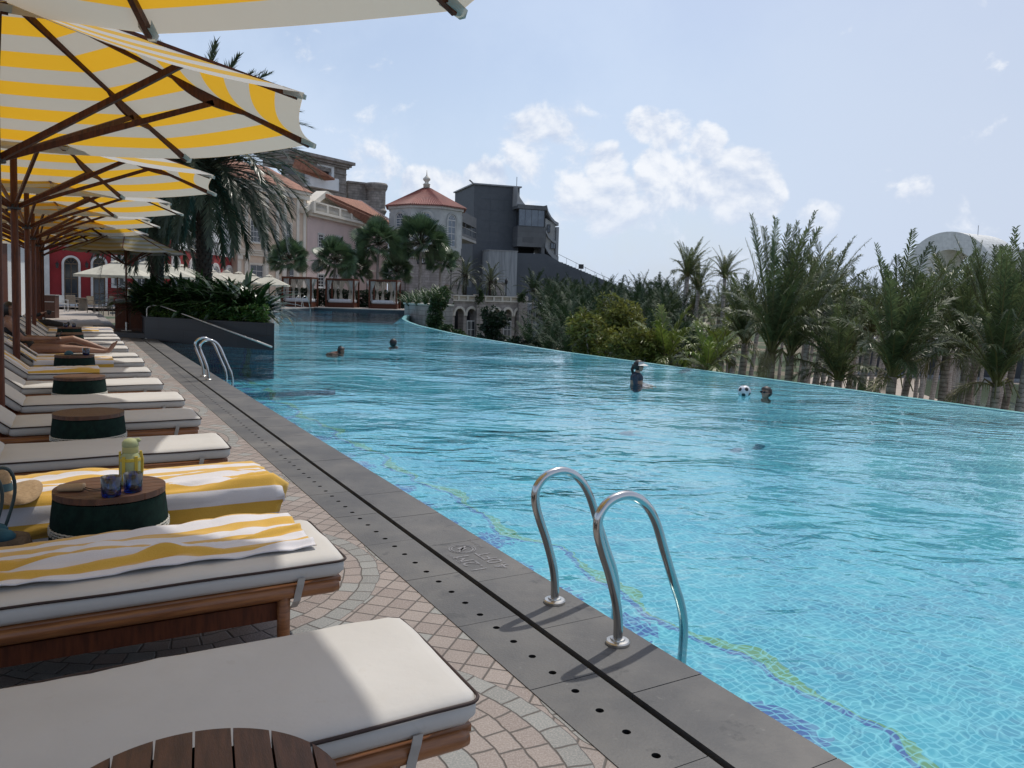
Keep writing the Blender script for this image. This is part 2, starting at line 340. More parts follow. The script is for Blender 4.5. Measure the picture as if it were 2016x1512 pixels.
# ---- pool outline (plan), counter-clockwise seen from above
INF = [W(-9, 13.05), W(5, 13.05), W(10, 13.05), W(15, 12.95), W(20, 12.93)]
for p in ((929, 665), (880, 655), (850, 648), (819, 640.5), (799, 633), (790.5, 627.5), (795, 621.5), (811, 617.5)): INF.append(G(*p, -.06))
POOL = [W(-9, 2.262), ] + [Vector((p.x, p.y, 0)) for p in INF] + [G(822, 618, -.06), G(800, 617, -.06), G(617.5, 611.3, -.06), G(520, 617.5, -.06), W(45, 6.2), W(27, 5.6), W(27, 2.262)]
POOL = [Vector((p.x, p.y, 0)) for p in POOL]
def water_material():
    m = bpy.data.materials.new('pool_water'); m.use_nodes = True; nt = m.node_tree; nt.nodes.clear()
    tc = N(nt, 'ShaderNodeTexCoord'); ob = tc.outputs['Object']
    mp = N(nt, 'ShaderNodeMapping', {'Vector': ob, 'Scale': (.75, 1.15, 1.), 'Rotation': (0, 0, .12)})
    w1 = N(nt, 'ShaderNodeTexNoise', {'Vector': mp, 'Scale': .95, 'Detail': 3., 'Roughness': .5, 'Distortion': 1.1}).outputs[0]
    w2 = N(nt, 'ShaderNodeTexNoise', {'Vector': mp, 'Scale': 4.2, 'Detail': 2., 'Distortion': .6}).outputs[0]
    w3 = N(nt, 'ShaderNodeTexNoise', {'Vector': ob, 'Scale': .22, 'Detail': 2.}).outputs[0]
    amp = M(nt, 'ADD', .35, M(nt, 'MULTIPLY', SS(nt, w3, .36, .62), .9))
    h = M(nt, 'MULTIPLY', M(nt, 'ADD', w1, M(nt, 'MULTIPLY', w2, .30)), amp)
    bp = N(nt, 'ShaderNodeBump', {'Height': h, 'Strength': 1., 'Distance': .075}).outputs[0]
    fr = N(nt, 'ShaderNodeFresnel', {'IOR': 1.33, 'Normal': bp}).outputs[0]
    gl = N(nt, 'ShaderNodeBsdfGlossy', {'Color': (1, 1, 1), 'Roughness': .035, 'Normal': bp})
    tr = N(nt, 'ShaderNodeBsdfTransparent', {'Color': (.90, .985, 1.)})
    mx = N(nt, 'ShaderNodeMixShader', {0: fr, 1: tr, 2: gl})
    ou = N(nt, 'ShaderNodeOutputMaterial', {'Surface': mx})
    ab = N(nt, 'ShaderNodeVolumeAbsorption', {'Color': (.20, .82, .86), 'Density': .075}); nt.links.new(ab.outputs[0], ou.inputs['Volume'])
    return m
mb = MB(); mb.prism(POOL, -.975, -.06); o = mb.build('water', water_material()); struct(o)
def floor_material():
    m = bpy.data.materials.new('pool_mosaic'); m.use_nodes = True; nt = m.node_tree; b = nt.nodes['Principled BSDF']; b.inputs['Roughness'].default_value = .5
    s, t, z, ob, mp = st_coords(nt)
    # mosaic grid bent by noise, imitating refraction through the ripples
    def nz(sc_, d, off=0.): return N(nt, 'ShaderNodeTexNoise', {'Vector': N(nt, 'ShaderNodeMapping', {'Vector': ob, 'Location': (off, off*.7, 0)}), 'Scale': sc_, 'Detail': d}).outputs[1]
    a = N(nt, 'ShaderNodeVectorMath', {0: nz(2.6, 2.), 1: (.5, .5, .5)}, operation='SUBTRACT'); bb = N(nt, 'ShaderNodeVectorMath', {0: nz(9., 1., 4.), 1: (.5, .5, .5)}, operation='SUBTRACT')
    off = N(nt, 'ShaderNodeVectorMath', {0: N(nt, 'ShaderNodeVectorMath', {0: a, 3: .24}, operation='SCALE'), 1: N(nt, 'ShaderNodeVectorMath', {0: bb, 3: .085}, operation='SCALE')})
    v = N(nt, 'ShaderNodeVectorMath', {0: mp, 1: off.outputs[0]}); se = N(nt, 'ShaderNodeSeparateXYZ', {0: v}); T, S = se.outputs['X'], se.outputs['Y']
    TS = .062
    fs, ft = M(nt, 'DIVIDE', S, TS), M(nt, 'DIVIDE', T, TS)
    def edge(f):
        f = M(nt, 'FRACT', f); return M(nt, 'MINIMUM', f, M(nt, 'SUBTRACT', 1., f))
    gr = M(nt, 'SUBTRACT', 1., SS(nt, M(nt, 'MINIMUM', edge(fs), edge(ft)), .03, .15))  # pale grout, doubling as caustic light lines painted into the colour
    # net of pale loops painted into the colour like caustic light
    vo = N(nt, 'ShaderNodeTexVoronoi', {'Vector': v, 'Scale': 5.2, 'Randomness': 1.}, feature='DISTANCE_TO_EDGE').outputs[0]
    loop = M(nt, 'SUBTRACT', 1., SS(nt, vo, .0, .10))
    wn = N(nt, 'ShaderNodeTexWhiteNoise', {'Vector': N(nt, 'ShaderNodeCombineXYZ', {0: M(nt, 'FLOOR', fs), 1: M(nt, 'FLOOR', ft)})}).outputs[0]
    big = N(nt, 'ShaderNodeTexNoise', {'Vector': ob, 'Scale': .9, 'Detail': 4.}).outputs[0]
    c = MIX(nt, wn, (.012, .215, .37), (.042, .345, .50)); c = MIX(nt, M(nt, 'MULTIPLY', SS(nt, big, .35, .65), .7), c, (.065, .42, .55))
    tb = M(nt, 'ADD', M(nt, 'ADD', 4.18, M(nt, 'MULTIPLY', M(nt, 'SINE', M(nt, 'MULTIPLY', S, 2.3)), .085)), M(nt, 'MULTIPLY', M(nt, 'SINE', M(nt, 'MULTIPLY', S, 5.1)), .05))
    d = M(nt, 'SUBTRACT', T, tb)
    wv = M(nt, 'ADD', .042, M(nt, 'MULTIPLY', M(nt, 'SINE', M(nt, 'MULTIPLY', S, 3.7)), .035))
    olive = M(nt, 'LESS_THAN', M(nt, 'ABSOLUTE', d), wv)
    navyl = M(nt, 'LESS_THAN', M(nt, 'ABSOLUTE', M(nt, 'ADD', d, M(nt, 'ADD', wv, .03))), .028)
    qs = M(nt, 'DIVIDE', S, .78); qd = M(nt, 'MULTIPLY', M(nt, 'SUBTRACT', qs, M(nt, 'ROUND', qs)), .78)
    td = M(nt, 'SUBTRACT', T, M(nt, 'ADD', 3.62, M(nt, 'MULTIPLY', M(nt, 'SINE', M(nt, 'MULTIPLY', M(nt, 'ROUND', qs), 2.3)), .13)))
    bl = M(nt, 'ADD', M(nt, 'MULTIPLY', M(nt, 'MULTIPLY', qd, qd), 15.), M(nt, 'MULTIPLY', M(nt, 'MULTIPLY', td, td), 26.))
    bl = M(nt, 'LESS_THAN', M(nt, 'ADD', bl, M(nt, 'MULTIPLY', M(nt, 'SUBTRACT', wn, .5), 1.1)), .95)
    nav = M(nt, 'MAXIMUM', navyl, bl)
    c = MIX(nt, olive, c, (.14, .29, .12)); c = MIX(nt, M(nt, 'MULTIPLY', nav, .92), c, (.018, .05, .30))
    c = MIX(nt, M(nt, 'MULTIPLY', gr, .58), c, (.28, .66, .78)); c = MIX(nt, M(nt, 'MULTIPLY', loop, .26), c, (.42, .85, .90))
    nt.links.new(c, b.inputs['Base Color']); return m
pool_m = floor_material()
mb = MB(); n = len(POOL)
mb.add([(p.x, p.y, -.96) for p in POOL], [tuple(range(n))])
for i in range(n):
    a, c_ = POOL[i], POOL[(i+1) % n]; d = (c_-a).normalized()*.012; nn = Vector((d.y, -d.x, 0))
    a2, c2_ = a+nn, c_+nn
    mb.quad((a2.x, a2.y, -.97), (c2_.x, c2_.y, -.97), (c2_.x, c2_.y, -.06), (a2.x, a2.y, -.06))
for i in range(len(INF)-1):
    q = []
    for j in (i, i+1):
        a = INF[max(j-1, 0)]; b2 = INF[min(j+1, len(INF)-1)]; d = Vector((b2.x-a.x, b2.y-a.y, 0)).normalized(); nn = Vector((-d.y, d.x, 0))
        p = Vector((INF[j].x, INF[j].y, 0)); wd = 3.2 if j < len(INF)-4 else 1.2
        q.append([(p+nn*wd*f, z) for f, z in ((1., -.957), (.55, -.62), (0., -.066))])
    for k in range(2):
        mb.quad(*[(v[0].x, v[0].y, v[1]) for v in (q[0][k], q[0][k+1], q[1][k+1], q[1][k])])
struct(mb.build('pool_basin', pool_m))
# shallow entry steps under water in front of the planter
step_m = mat('step_tile', (.035, .24, .34), .5, (.025, .18, .27), 3, 4)
step_e = mat('step_nosing', (.02, .13, .18), .5)
mb = MB()
for k in range(2, 3):
    s0, t1 = 17.6+k*.62, 6.2-k*.25
    z1 = -.84
    mb.prism([W(s0, 2.27), W(s0, t1), W(26, t1), W(26, 2.27)], -.955, z1, 0)
    for a, b2 in ((W(s0+.02, 2.27), W(s0+.02, t1)), )[:0]:
        d = (b2-a).normalized(); nn = Vector((-d.y, d.x, 0))*.05
        mb.quad(*[(q.x, q.y, z1+.003) for q in (a, b2, b2+nn, a+nn)], 1)
for k in range(6):
    a, b2 = W(20.15, 2.6+k*.62), W(24.5, 2.6+k*.62); nn = W(0, .03)
    mb.quad(*[(q.x, q.y, -.837) for q in (a, b2, b2+nn, a+nn)], 1)
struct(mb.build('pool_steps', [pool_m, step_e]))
# ---- infinity edge: a tiled weir just under the water, dropping away outside
weir_m = mat('weir_tile', (.26, .55, .56), .25, (.18, .42, .44), 3, 4, spec=.6)
mb = MB(); out = []
for i, p in enumerate(INF):
    a = INF[max(i-1, 0)]; b2 = INF[min(i+1, len(INF)-1)]; d = Vector((b2.x-a.x, b2.y-a.y, 0)).normalized(); out.append(Vector((d.y, -d.x, 0)))
for i in range(len(INF)-1):
    q = []
    for j in (i, i+1):
        p = Vector((INF[j].x, INF[j].y, 0)); q.append((p+out[j]*.013, p+out[j]*.20, p+out[j]*.26))
    z = -.052
    def V3(p, z): return (p.x, p.y, z)
    mb.quad(V3(q[0][0], z), V3(q[0][1], z), V3(q[1][1], z), V3(q[1][0], z))
    mb.quad(V3(q[0][1], z), V3(q[0][2], z-.06), V3(q[1][2], z-.06), V3(q[1][1], z))
    mb.quad(V3(q[0][2], z-.06), V3(q[0][2], -5), V3(q[1][2], -5), V3(q[1][2], z-.06))
    mb.quad(V3(q[0][0], z), V3(q[1][0], z), V3(q[1][0], z-.9), V3(q[0][0], z-.9))
struct(mb.build('pool_infinity_edge', weir_m))
# ---- coping: two rows of basalt slabs with an overflow slot between them
mb = MB()
random.seed(3)
S_END = 27.
def slab(s0, s1, t0, t1, zb=-.03, hole=None, z=.004):
    g = .0022
    s0 += g; s1 -= g; z = z + random.uniform(-.0006, .0006)
    if hole:
        # slab split in cells of one hole each: ring of quads round each hole
        n = hole; L = (s1-s0)/n; tc_ = t0+(t1-t0)*.5
        for k in range(n):
            a0, a1 = s0+L*k, s0+L*(k+1); sc_ = (a0+a1)/2; R = .0165; K = 16; ov = []; iv = []; lv = []
            for j in range(K):
                an = 2*pi*(j+.5)/K; cx, cy = cos(an), sin(an); mxx = max(abs(cx), abs(cy))
                # project onto the rectangle
                ex, ey = cx/mxx*(a1-a0)/2, cy/mxx*(t1-t0)/2
                ov.append(W(sc_+ex, tc_+ey, z)); iv.append(W(sc_+R*cx, tc_+R*cy, z)); lv.append(W(sc_+R*cx, tc_+R*cy, z-.03))
            corners = []
            vs = ov+iv+lv; fs = []; ms = []
            mb.add(vs, [(j, K+j, K+(j+1) % K, (j+1) % K) for j in range(K)], 0)
            mb.add(iv+lv, [(j, K+j, K+(j+1) % K, (j+1) % K) for j in range(K)] + [tuple(range(2*K-1, K-1, -1))[::-1]], 1)
            # close the four corners cut off by the 16-gon
            for j in range(K):
                an0 = 2*pi*(j+.5)/K; an1 = 2*pi*(j+1.5)/K
                for cs, ct in ((1, 1), (-1, 1), (-1, -1), (1, -1)):
                    ac = atan2(ct, cs) % (2*pi)
                    if an0 % (2*pi) < ac < (an1 % (2*pi) if an1 % (2*pi) > an0 % (2*pi) else 2*pi):
                        mb.add([ov[j], W(sc_+cs*(a1-a0)/2, tc_+ct*(t1-t0)/2, z), ov[(j+1) % K]], [(0, 2, 1)], 0)
    else:
        mb.add([W(s0, t0, z), W(s0, t1, z), W(s1, t1, z), W(s1, t0, z)], [(0, 1, 2, 3)], 0)
    c4 = [W(s0, t0), W(s0, t1), W(s1, t1), W(s1, t0)]
    for i in range(4):
        a, b2 = c4[i], c4[(i+1) % 4]; mb.quad((a.x, a.y, zb), (b2.x, b2.y, zb), (b2.x, b2.y, z), (a.x, a.y, z), 0)
s = 2.56-.66*12
while s < S_END:
    slab(s, s+.66, 1.575, 1.888, hole=4 if 1 < s < 16 else None); s += .66
s = 2.36-.67*12
while s < S_END-1.3:
    slab(s, s+.67, 1.925, 2.285, zb=-.055); s += .67
# dark gutter under the slot and the tiled face over the waterline
mb.quad(W(-9, 1.56, -.031), W(-9, 2.28, -.031), W(S_END, 2.28, -.031), W(S_END, 1.56, -.031), 1)
mb.quad(W(-9, 2.26, -.12), W(26, 2.26, -.12), W(26, 2.26, -.0305), W(-9, 2.26, -.0305), 1)
coping = struct(mb.build('pool_coping', [stone_grey, rubber]))
# faded depth marking painted on the coping
mark_m = mat('faded_white_paint', (.25, .25, .265), .8, (.14, .14, .15), 70, 4)
def text_mesh(txt, size, name='t', ext=.0):
    cu = bpy.data.curves.new(name, 'FONT'); cu.body = txt; cu.size = size; cu.align_x = 'CENTER'; cu.align_y = 'CENTER'; cu.extrude = ext; cu.offset = .0
    o = bpy.data.objects.new(name, cu); col.objects.link(o); dg = bpy.context.evaluated_depsgraph_get(); me = bpy.data.meshes.new_from_object(o.evaluated_get(dg))
    vs = [v.co.copy() for v in me.vertices]; fs = [tuple(p.vertices) for p in me.polygons]
    bpy.data.objects.remove(o); bpy.data.curves.remove(cu); bpy.data.meshes.remove(me); return vs, fs
mk = MB(); zt = .0062
def put_text(txt, size, s, t, rot=0.):
    vs, fs = text_mesh(txt, size)
    # letters read from the water side: their top points to the lounger side
    out = []
    for v in vs:
        x, y = v.x*cos(rot)-v.y*sin(rot), v.x*sin(rot)+v.y*cos(rot)
        out.append(W(s + x*1., t - y, zt))
    mk.add(out, [tuple(reversed(f)) for f in fs])
put_text('1.2M', .145, 3.98, 2.02); put_text('4.0FT', .135, 3.98, 2.165)
def ring(sc_, tc_, r0, r1):
    K = 28
    for k in range(K):
        a, b2 = 2*pi*k/K, 2*pi*(k+1)/K
        mk.add([W(sc_+r0*cos(a), tc_+r0*sin(a), zt), W(sc_+r1*cos(a), tc_+r1*sin(a), zt), W(sc_+r1*cos(b2), tc_+r1*sin(b2), zt), W(sc_+r0*cos(b2), tc_+r0*sin(b2), zt)], [(0, 1, 2, 3)])
ring(4.235, 2.085, .062, .070); ring(4.235, 2.085, .078, .084)
for an in (pi*.25,):
    d = Vector((cos(an), sin(an))); n_ = Vector((-d.y, d.x))*.006
    q = [d*.066+n_, -d*.066+n_, -d*.066-n_, d*.066-n_]; mk.add([W(4.235+p.x, 2.085+p.y, zt) for p in q], [(0, 1, 2, 3)])
q = [(-.035, -.02), (.02, -.025), (.035, .01), (-.005, .03)]; mk.add([W(4.235+p[0], 2.085+p[1], zt) for p in q], [(0, 1, 2, 3)])
put_text('NO DIVING', .034, 4.10, 1.97); put_text('NO DIVING', .034, 4.30, 2.21)
mk.build('depth_marking', mark_m, coping)
# ---- far pool wall and far terrace
far_m = mat('far_deck_stone', (.30, .26, .24), .8, (.24, .21, .19), 1.5, 5)
far_w = mat('dark_pool_wall', (.035, .042, .055), .6, (.05, .055, .065), 1.2, 5)
A_, B_, C_ = G(519, 617.5, -.06), G(617.5, 611.3, -.06), G(845, 618.5, -.06)
mb = MB(); zf = .225
for a, b2 in ((A_, B_), (B_, C_)):
    a = a + Vector((.0, .03, 0)) if a is B_ else a
    mb.quad((a.x-.012, a.y+.015, -1), (b2.x-.012, b2.y+.015, -1), (b2.x-.012, b2.y+.015, zf-.05), (a.x-.012, a.y+.015, zf-.05), 1)
    d = (b2-a).normalized(); nn = Vector((-d.y, d.x, 0))
    mb.quad(*[(q.x, q.y, zf) for q in (a-nn*.06, b2-nn*.06, b2+nn*2, a+nn*2)], 0)
    mb.quad(*[(q[0].x, q[0].y, q[1]) for q in ((a-nn*.06, zf-.08), (b2-nn*.06, zf-.08), (b2-nn*.06, zf), (a-nn*.06, zf))], 0)
bt = [A_+Vector((-.1, -8, 0)), A_, B_, C_, Vector((C_.x+.8, C_.y+1, 0)), Vector((-9.6, 96, 0)), Vector((-14, 130, 0)), Vector((-60, 130, 0)), Vector((-60, 50, 0))]
mb.add([(p.x-.1, p.y+.1, zf-.006) for p in bt], [tuple(range(len(bt)))[::1]], 0)
struct(mb.build('far_terrace', [far_m, far_w]))
# light paving of the dining terrace, a low step up from the deck
terr_m = mat('terrace_stone', (.40, .345, .30), .8, (.33, .29, .25), 1.2, 6, .2, 30)
dk = mat('dark_step_stone', (.03, .032, .036), .55, (.045, .046, .05), 2)
mb = MB(); mb.prism([W(30.2, 1.2), W(60, 1.2), W(60, -30), W(30.2, -30)], .01, .06, 0)
mb.prism([W(25.9, 2.05), W(31.5, 2.15), W(31.5, .75), W(27.2, .85)], .006, .15, 1)
struct(mb.build('terrace_paving', [terr_m, dk]))
# ================================================================= POOLSIDE OBJECTS
RZ = AL            # local +X = across the deck towards the pool (t), local +Y = along the pool (s)
# ---- sun lounger: local origin at the foot-end near corner on the floor, body along -X, width along +Y
def rounded_slab(mb, x0, x1, y0, y1, z0, z1, r=.045, crown=.012, nx=22, ny=10, mi=0, seed=0, fn=None):
    """a stuffed cushion: flat top with soft edges"""
    def prof(u, n, a0, a1):            # parameter -> coordinate, dense at the ends
        return a0 + (a1-a0)*(.5-.5*cos(pi*u)*(.999)) if False else a0+(a1-a0)*u
    xs = [x0, x0+r*.3, x0+r] + [x0+r+(x1-x0-2*r)*i/nx for i in range(1, nx)] + [x1-r, x1-r*.3, x1]
    ys = [y0, y0+r*.3, y0+r] + [y0+r+(y1-y0-2*r)*i/ny for i in range(1, ny)] + [y1-r, y1-r*.3, y1]
    def hgt(x, y):
        ex = min((x-x0), (x1-x))/r; ey = min((y-y0), (y1-y))/r
        e = lambda q: sqrt(max(0., 1-(1-min(q, 1.))**2))
        return e(ex)*.5+.5*e(ex), e(ey)
    def co(x, y, top):
        ex = min(x-x0, x1-x); ey = min(y-y0, y1-y); k = 1.
        for q in (ex, ey):
            if q < r: k *= sqrt(max(0., 1-(1-q/r)**2))*.55+.45
        # pull corners inwards
        if ex < r and ey < r:
            cx = x0+r if x-x0 < x1-x else x1-r; cy = y0+r if y-y0 < y1-y else y1-r
            dx, dy = x-cx, y-cy; L = max(abs(dx), abs(dy)); D_ = hypot(dx, dy)
            if D_ > 0: x, y = cx+dx*L/D_, cy+dy*L/D_
        wv = (mnoise.noise(Vector((x*2.3+seed*9, y*3.1, seed)))*.009 + mnoise.noise(Vector((x*7+seed, y*9, 3)))*.004 + abs(mnoise.noise(Vector((x*11+seed, y*4, 8))))*.004) if top else 0.
        mid = (z0+z1)/2; hz = (z1-z0)/2
        z = mid + (hz*k + (crown*sin(pi*(y-y0)/(y1-y0))*.8 if top else 0) + wv)*(1 if top else -1)
        p = Vector((x, y, z)); return fn(p) if fn else p
    nX, nY = len(xs), len(ys); o = len(mb.v); vs = []
    for top in (1, 0):
        for y in ys:
            for x in xs: vs.append(co(x, y, top))
    fs = []
    for j in range(nY-1):
        for i in range(nX-1):
            a = j*nX+i; fs.append((a, a+1, a+nX+1, a+nX)); b = a+nX*nY; fs.append((b, b+nX, b+nX+1, b+1))
    T = nX*nY
    for i in range(nX-1):
        fs.append((i, T+i, T+i+1, i+1)); a = (nY-1)*nX+i; fs.append((a, a+1, T+a+1, T+a))
    for j in range(nY-1):
        a = j*nX; fs.append((a, a+nX, T+a+nX, T+a)); a = j*nX+nX-1; fs.append((a, T+a, T+a+nX, a+nX))
    mb.add(vs, fs, mi)
def piping_loop(mb, x0, x1, y0, y1, z, r=.045, rad=.0055, fn=None, seed=0):
    pts = []
    for cx, cy, a0 in ((x1-r, y1-r, 0), (x0+r, y1-r, 90), (x0+r, y0+r, 180), (x1-r, y0+r, 270)):
        for k in range(5):
            a = radians(a0+k*22.5); pts.append(Vector((cx+r*cos(a), cy+r*sin(a), z)))
    full = []
    for i in range(len(pts)):
        a, b2 = pts[i], pts[(i+1) % len(pts)]; n = max(1, int((b2-a).length/.12))
        for k in range(n): full.append(a.lerp(b2, k/n))
    full.append(full[0])
    for p in full: p.z += mnoise.noise(Vector((p.x*2+seed*5, p.y*2, 7)))*.008
    if fn: full = [fn(p) for p in full]
    mb.tube(full, rad, 6, 0, caps=False)
LW, HX = .655, -1.44
BACK = radians(38)
def backfn(p):        # hinge the back part upwards about x = HX
    dx = p.x-HX; z = p.z-.33
    return Vector((HX + dx*cos(BACK) - 0*z + z*sin(BACK)*.0 + (-z*-sin(BACK))*0 + z*sin(BACK), p.y, .33 + -dx*sin(BACK) + z*cos(BACK)))
def cushion_mesh(seed, nopipe=False):
    a, b2 = MB(), MB(); rounded_slab(a, HX+.004, .0, .005, LW-.005, .335, .425, seed=seed); rounded_slab(a, HX-.66, HX-.004, .005, LW-.005, .335, .425, seed=seed+3, nx=8, fn=backfn)
    piping_loop(b2, HX+.004, .004, .001, LW-.001, .408, seed=seed); piping_loop(b2, HX-.664, HX-.004, .001, LW-.001, .408, fn=backfn, seed=seed+3)
    return a.mesh('cushion', canvas_w, True), b2.mesh('piping', canvas_dark, True)
CUSH = [cushion_mesh(k) for k in range(4)]
def lounger_frame():
    a = MB()
    for y in (.035, LW-.035):
        a.tube([(-.03, y, .295), (-.06, y, .296), (-1.0, y, .296), (-2.02, y, .296), (-2.05, y, .296)], [.026, .031, .031, .031, .026], 12)
    for x in (-.22, -1.2, -1.85): a.box((x, LW/2, .285), (.06, LW-.09, .035))
    a.box((-1.02, LW/2, .322), (2.0, LW-.05, .022))
    return a.mesh('side_rail', wood_teak_x, True)
FRAME = lounger_frame()
def leg_mesh():
    a = MB(); a.tube([(0, 0, 0), (0, 0, .29)], [.026, .028], 12); return a.mesh('leg', wood_teak, True)
LEG = leg_mesh()
def lower_mesh():
    a = MB(); a.box((-1.45, LW/2, .12), (.05, LW-.05, .045)); a.box((-1.05, .06, .215), (1.6, .022, .075)); a.box((-1.05, LW-.06, .215), (1.6, .022, .075)); return a.mesh('stretcher', wood_dark, False)
LOWER = lower_mesh()
def backframe_mesh():
    a = MB()
    for y in (.07, LW-.07):
        a.tube([backfn(Vector((HX-x, y, .322))) for x in (0, .3, .64)], .016, 8)
    a.tube([backfn(Vector((HX-.64, .07, .322))), backfn(Vector((HX-.64, LW-.07, .322)))], .016, 8)
    a.tube([backfn(Vector((HX-.4, LW/2, .322))), Vector((HX-.55, LW/2, .27))], .014, 8)
    return a.mesh('backrest_frame', wood_dark, True)
BFR = backframe_mesh()
def strap_mesh():
    a = MB(); w = .030; x = -.21
    pr = [(-.004, .36), (-.0045, .33), (.000, .300), (.004, .262), (.035, .225), (.11, .20)]
    for i in range(len(pr)-1):
        (y0, z0), (y1, z1) = pr[i], pr[i+1]; dx0, dx1 = i*-.006, (i+1)*-.006
        a.quad((x+dx0, y0, z0), (x+dx1, y1, z1), (x+w+dx1, y1, z1), (x+w+dx0, y0, z0)); a.quad((x+dx0, y0+.002, z0), (x+w+dx0, y0+.002, z0), (x+w+dx1, y1+.002, z1), (x+dx1, y1+.002, z1))
    return a.mesh('strap', strap_m)
STRAP = strap_mesh()
def child(name, me, parent, loc=(0, 0, 0), label=None):
    o = bpy.data.objects.new(name, me); col.objects.link(o); o.parent = parent; o.location = loc
    if label: o['label'] = label
    return o
def lounger(s, t, label, ci, rz=0.):
    r = empty('sun_lounger', W(s, t, 0), RZ+rz, label, 'sun lounger', 'teak sun loungers in a row along the pool')
    cu = child('cushion', CUSH[ci % 4][0], r); child('piping', CUSH[ci % 4][1], cu)
    child('side_rail', FRAME, r); child('stretcher', LOWER, r); child('backrest_frame', BFR, r); child('strap', STRAP, r)
    for x in (-.26, -1.88):
        for y in (.035, LW-.035): child('leg', LEG, r, (x, y, 0))
    return r
LS = [1.90, 3.20, 4.52, 5.84, 7.27, 8.55, 10.02, 11.55, 13.05, 14.18, 15.95, 17.35, 18.9, 20.05, 21.7, 22.85]
LT = [1.01, 1.03, 1.02, 1.01, 1.01, 1.03, .97, .97, 1.0, 1.0, .96, .97, .98, .98, .98, .98]
LLAB = ['bare cream lounger nearest the camera, behind the slatted table top at the bottom edge',
        'second lounger from the camera, a creased striped towel on top, cream side showing',
        'lounger wrapped to its foot end in a striped towel behind the bottle table',
        'bare cream lounger directly behind the yellow-towelled one, strap hanging at its foot',
        'bare lounger directly behind the first empty wicker table',
        'bare lounger directly in front of the second empty wicker table',
        'bare lounger directly behind the second empty wicker table',
        'lounger with a rumpled striped towel on its head half, nearest such lounger',
        'lounger with a striped towel, directly behind the table with the blue cap',
        'lounger carrying the woman with outstretched bare legs',
        'lounger seen just beyond the bare feet, only its white foot end showing',
        'bare lounger behind the glass tumbler that stands past the bare knees',
        'bare lounger just beyond the empty table past the bare knees',
        'bare lounger between the two farthest wicker tables',
        'lounger with a thin bunched striped towel beside the farthest wicker table',
        'farthest lounger, striped towel over it and the black-sleeved person resting there']
for i, (s, t) in enumerate(zip(LS, LT)): lounger(s, t, LLAB[i], i, radians((0, .0, .3, -.2, .4, -.3, 0, .5, -.6, .3, 0, -.4, .5, 0, -.3, .6)[i]))
# ---- towels
def towel_material(name, cuv=(1., .69, .16)):
    m = bpy.data.materials.new(name); m.use_nodes = True; nt = m.node_tree; b = nt.nodes['Principled BSDF']; b.inputs['Roughness'].default_value = .95; b.inputs['Sheen Weight'].default_value = .25
    uv = N(nt, 'ShaderNodeUVMap'); se = N(nt, 'ShaderNodeSeparateXYZ', {0: uv}); tc = N(nt, 'ShaderNodeTexCoord')
    f = M(nt, 'FRACT', M(nt, 'MULTIPLY', se.outputs['Y'], 1.)); st_ = SS(nt, M(nt, 'ABSOLUTE', M(nt, 'SUBTRACT', f, .5)), .245, .255)
    no = N(nt, 'ShaderNodeTexNoise', {'Vector': tc.outputs['Object'], 'Scale': 260., 'Detail': 3.}).outputs[0]
    y = MIX(nt, no, (.52, .30, .035), (.68, .42, .075)); w = MIX(nt, no, (.58, .57, .60), (.70, .69, .72))
    nt.links.new(MIX(nt, st_, y, w), b.inputs['Base Color'])
    nt.links.new(N(nt, 'ShaderNodeBump', {'Height': no, 'Strength': .35, 'Distance': .004}).outputs[0], b.inputs['Normal'])
    return m
towel_m = towel_material('striped_terry')
def towel(s, tq, x0, x1, y0, y1, drop_near, drop_foot, label, seed, period=.155, amp=.014, z0=.442, fold=0., parent=None, rz=0., back=False, drop_far=0.):
    """cloth over a lounger: local lounger frame, x along, y across; hangs over the edges"""
    mb = MB(); nx, ny = 90, 60
    wid = drop_near + (y1-y0) + drop_far; lng = (x1-x0) + drop_foot
    def fn(u, v):
        a = u*lng; c = v*wid
        # wavy hem
        hem = mnoise.noise(Vector((a*2.1+seed, 3, seed)))*.025
        x = x0 + a; y = y0 - drop_near + c; z = z0
        if a > x1-x0: x = x1 + .012; z -= (a-(x1-x0))
        q = Vector((a*2.2+seed*3.1, c*5+seed, seed))
        wr = mnoise.noise(q)*amp + mnoise.noise(Vector((a*1.4+seed, c*13, 5)))*amp*.55 + abs(mnoise.noise(Vector((a*5+seed, c*9-a*4, 9))))*amp*.6
        ridge = exp(-((c-(.10+.10*sin(a*1.7+seed))-.05)/.022)**2)*amp*.9 + exp(-((c-.38*wid-.12*sin(a*2.3+seed*2))/.018)**2)*amp*.9
        wr = wr + ridge
        ed = y0-y
        if back and x < HX:
            p = backfn(Vector((x, max(y, y0), z0-.01+max(wr, -.004)))); return p
        if ed > 0:
            y = y0 - .014 - abs(wr)*.9 - .01*sin(a*9+seed) ; z = z0 - ed - .0
            if ed < .03: y = y0 - .014*ed/.03; z = z0 - ed*.6
        elif y > y1:
            z = z0-(y-y1); y = y1+.014+abs(wr)*.6
        else: z = z0 + max(wr, -.006) + .004
        if a > x1-x0: x += abs(wr)*1.5+.006; z = min(z, z0-(a-(x1-x0)))
        y += hem*(1 if v > .5 else .25)
        return Vector((x, y, z))
    vs, fs, uvs = [], [], []
    mb.grid(fn, nx, ny)
    # uv: stripes counted in metres across
    mb.uv = [[(uu[0]*lng, uu[1]*wid/period + (fold*uu[0])) for uu in f] for f in mb.uv]
    r = mb.build('striped_towel', towel_m, None, True)
    r.location = W(s, tq, 0); r.rotation_euler = (0, 0, RZ+rz)
    md = r.modifiers.new('thick', 'SOLIDIFY'); md.thickness = .006; md.offset = 1
    tag(r, label, 'towel', 'yellow and white striped pool towels'); return r
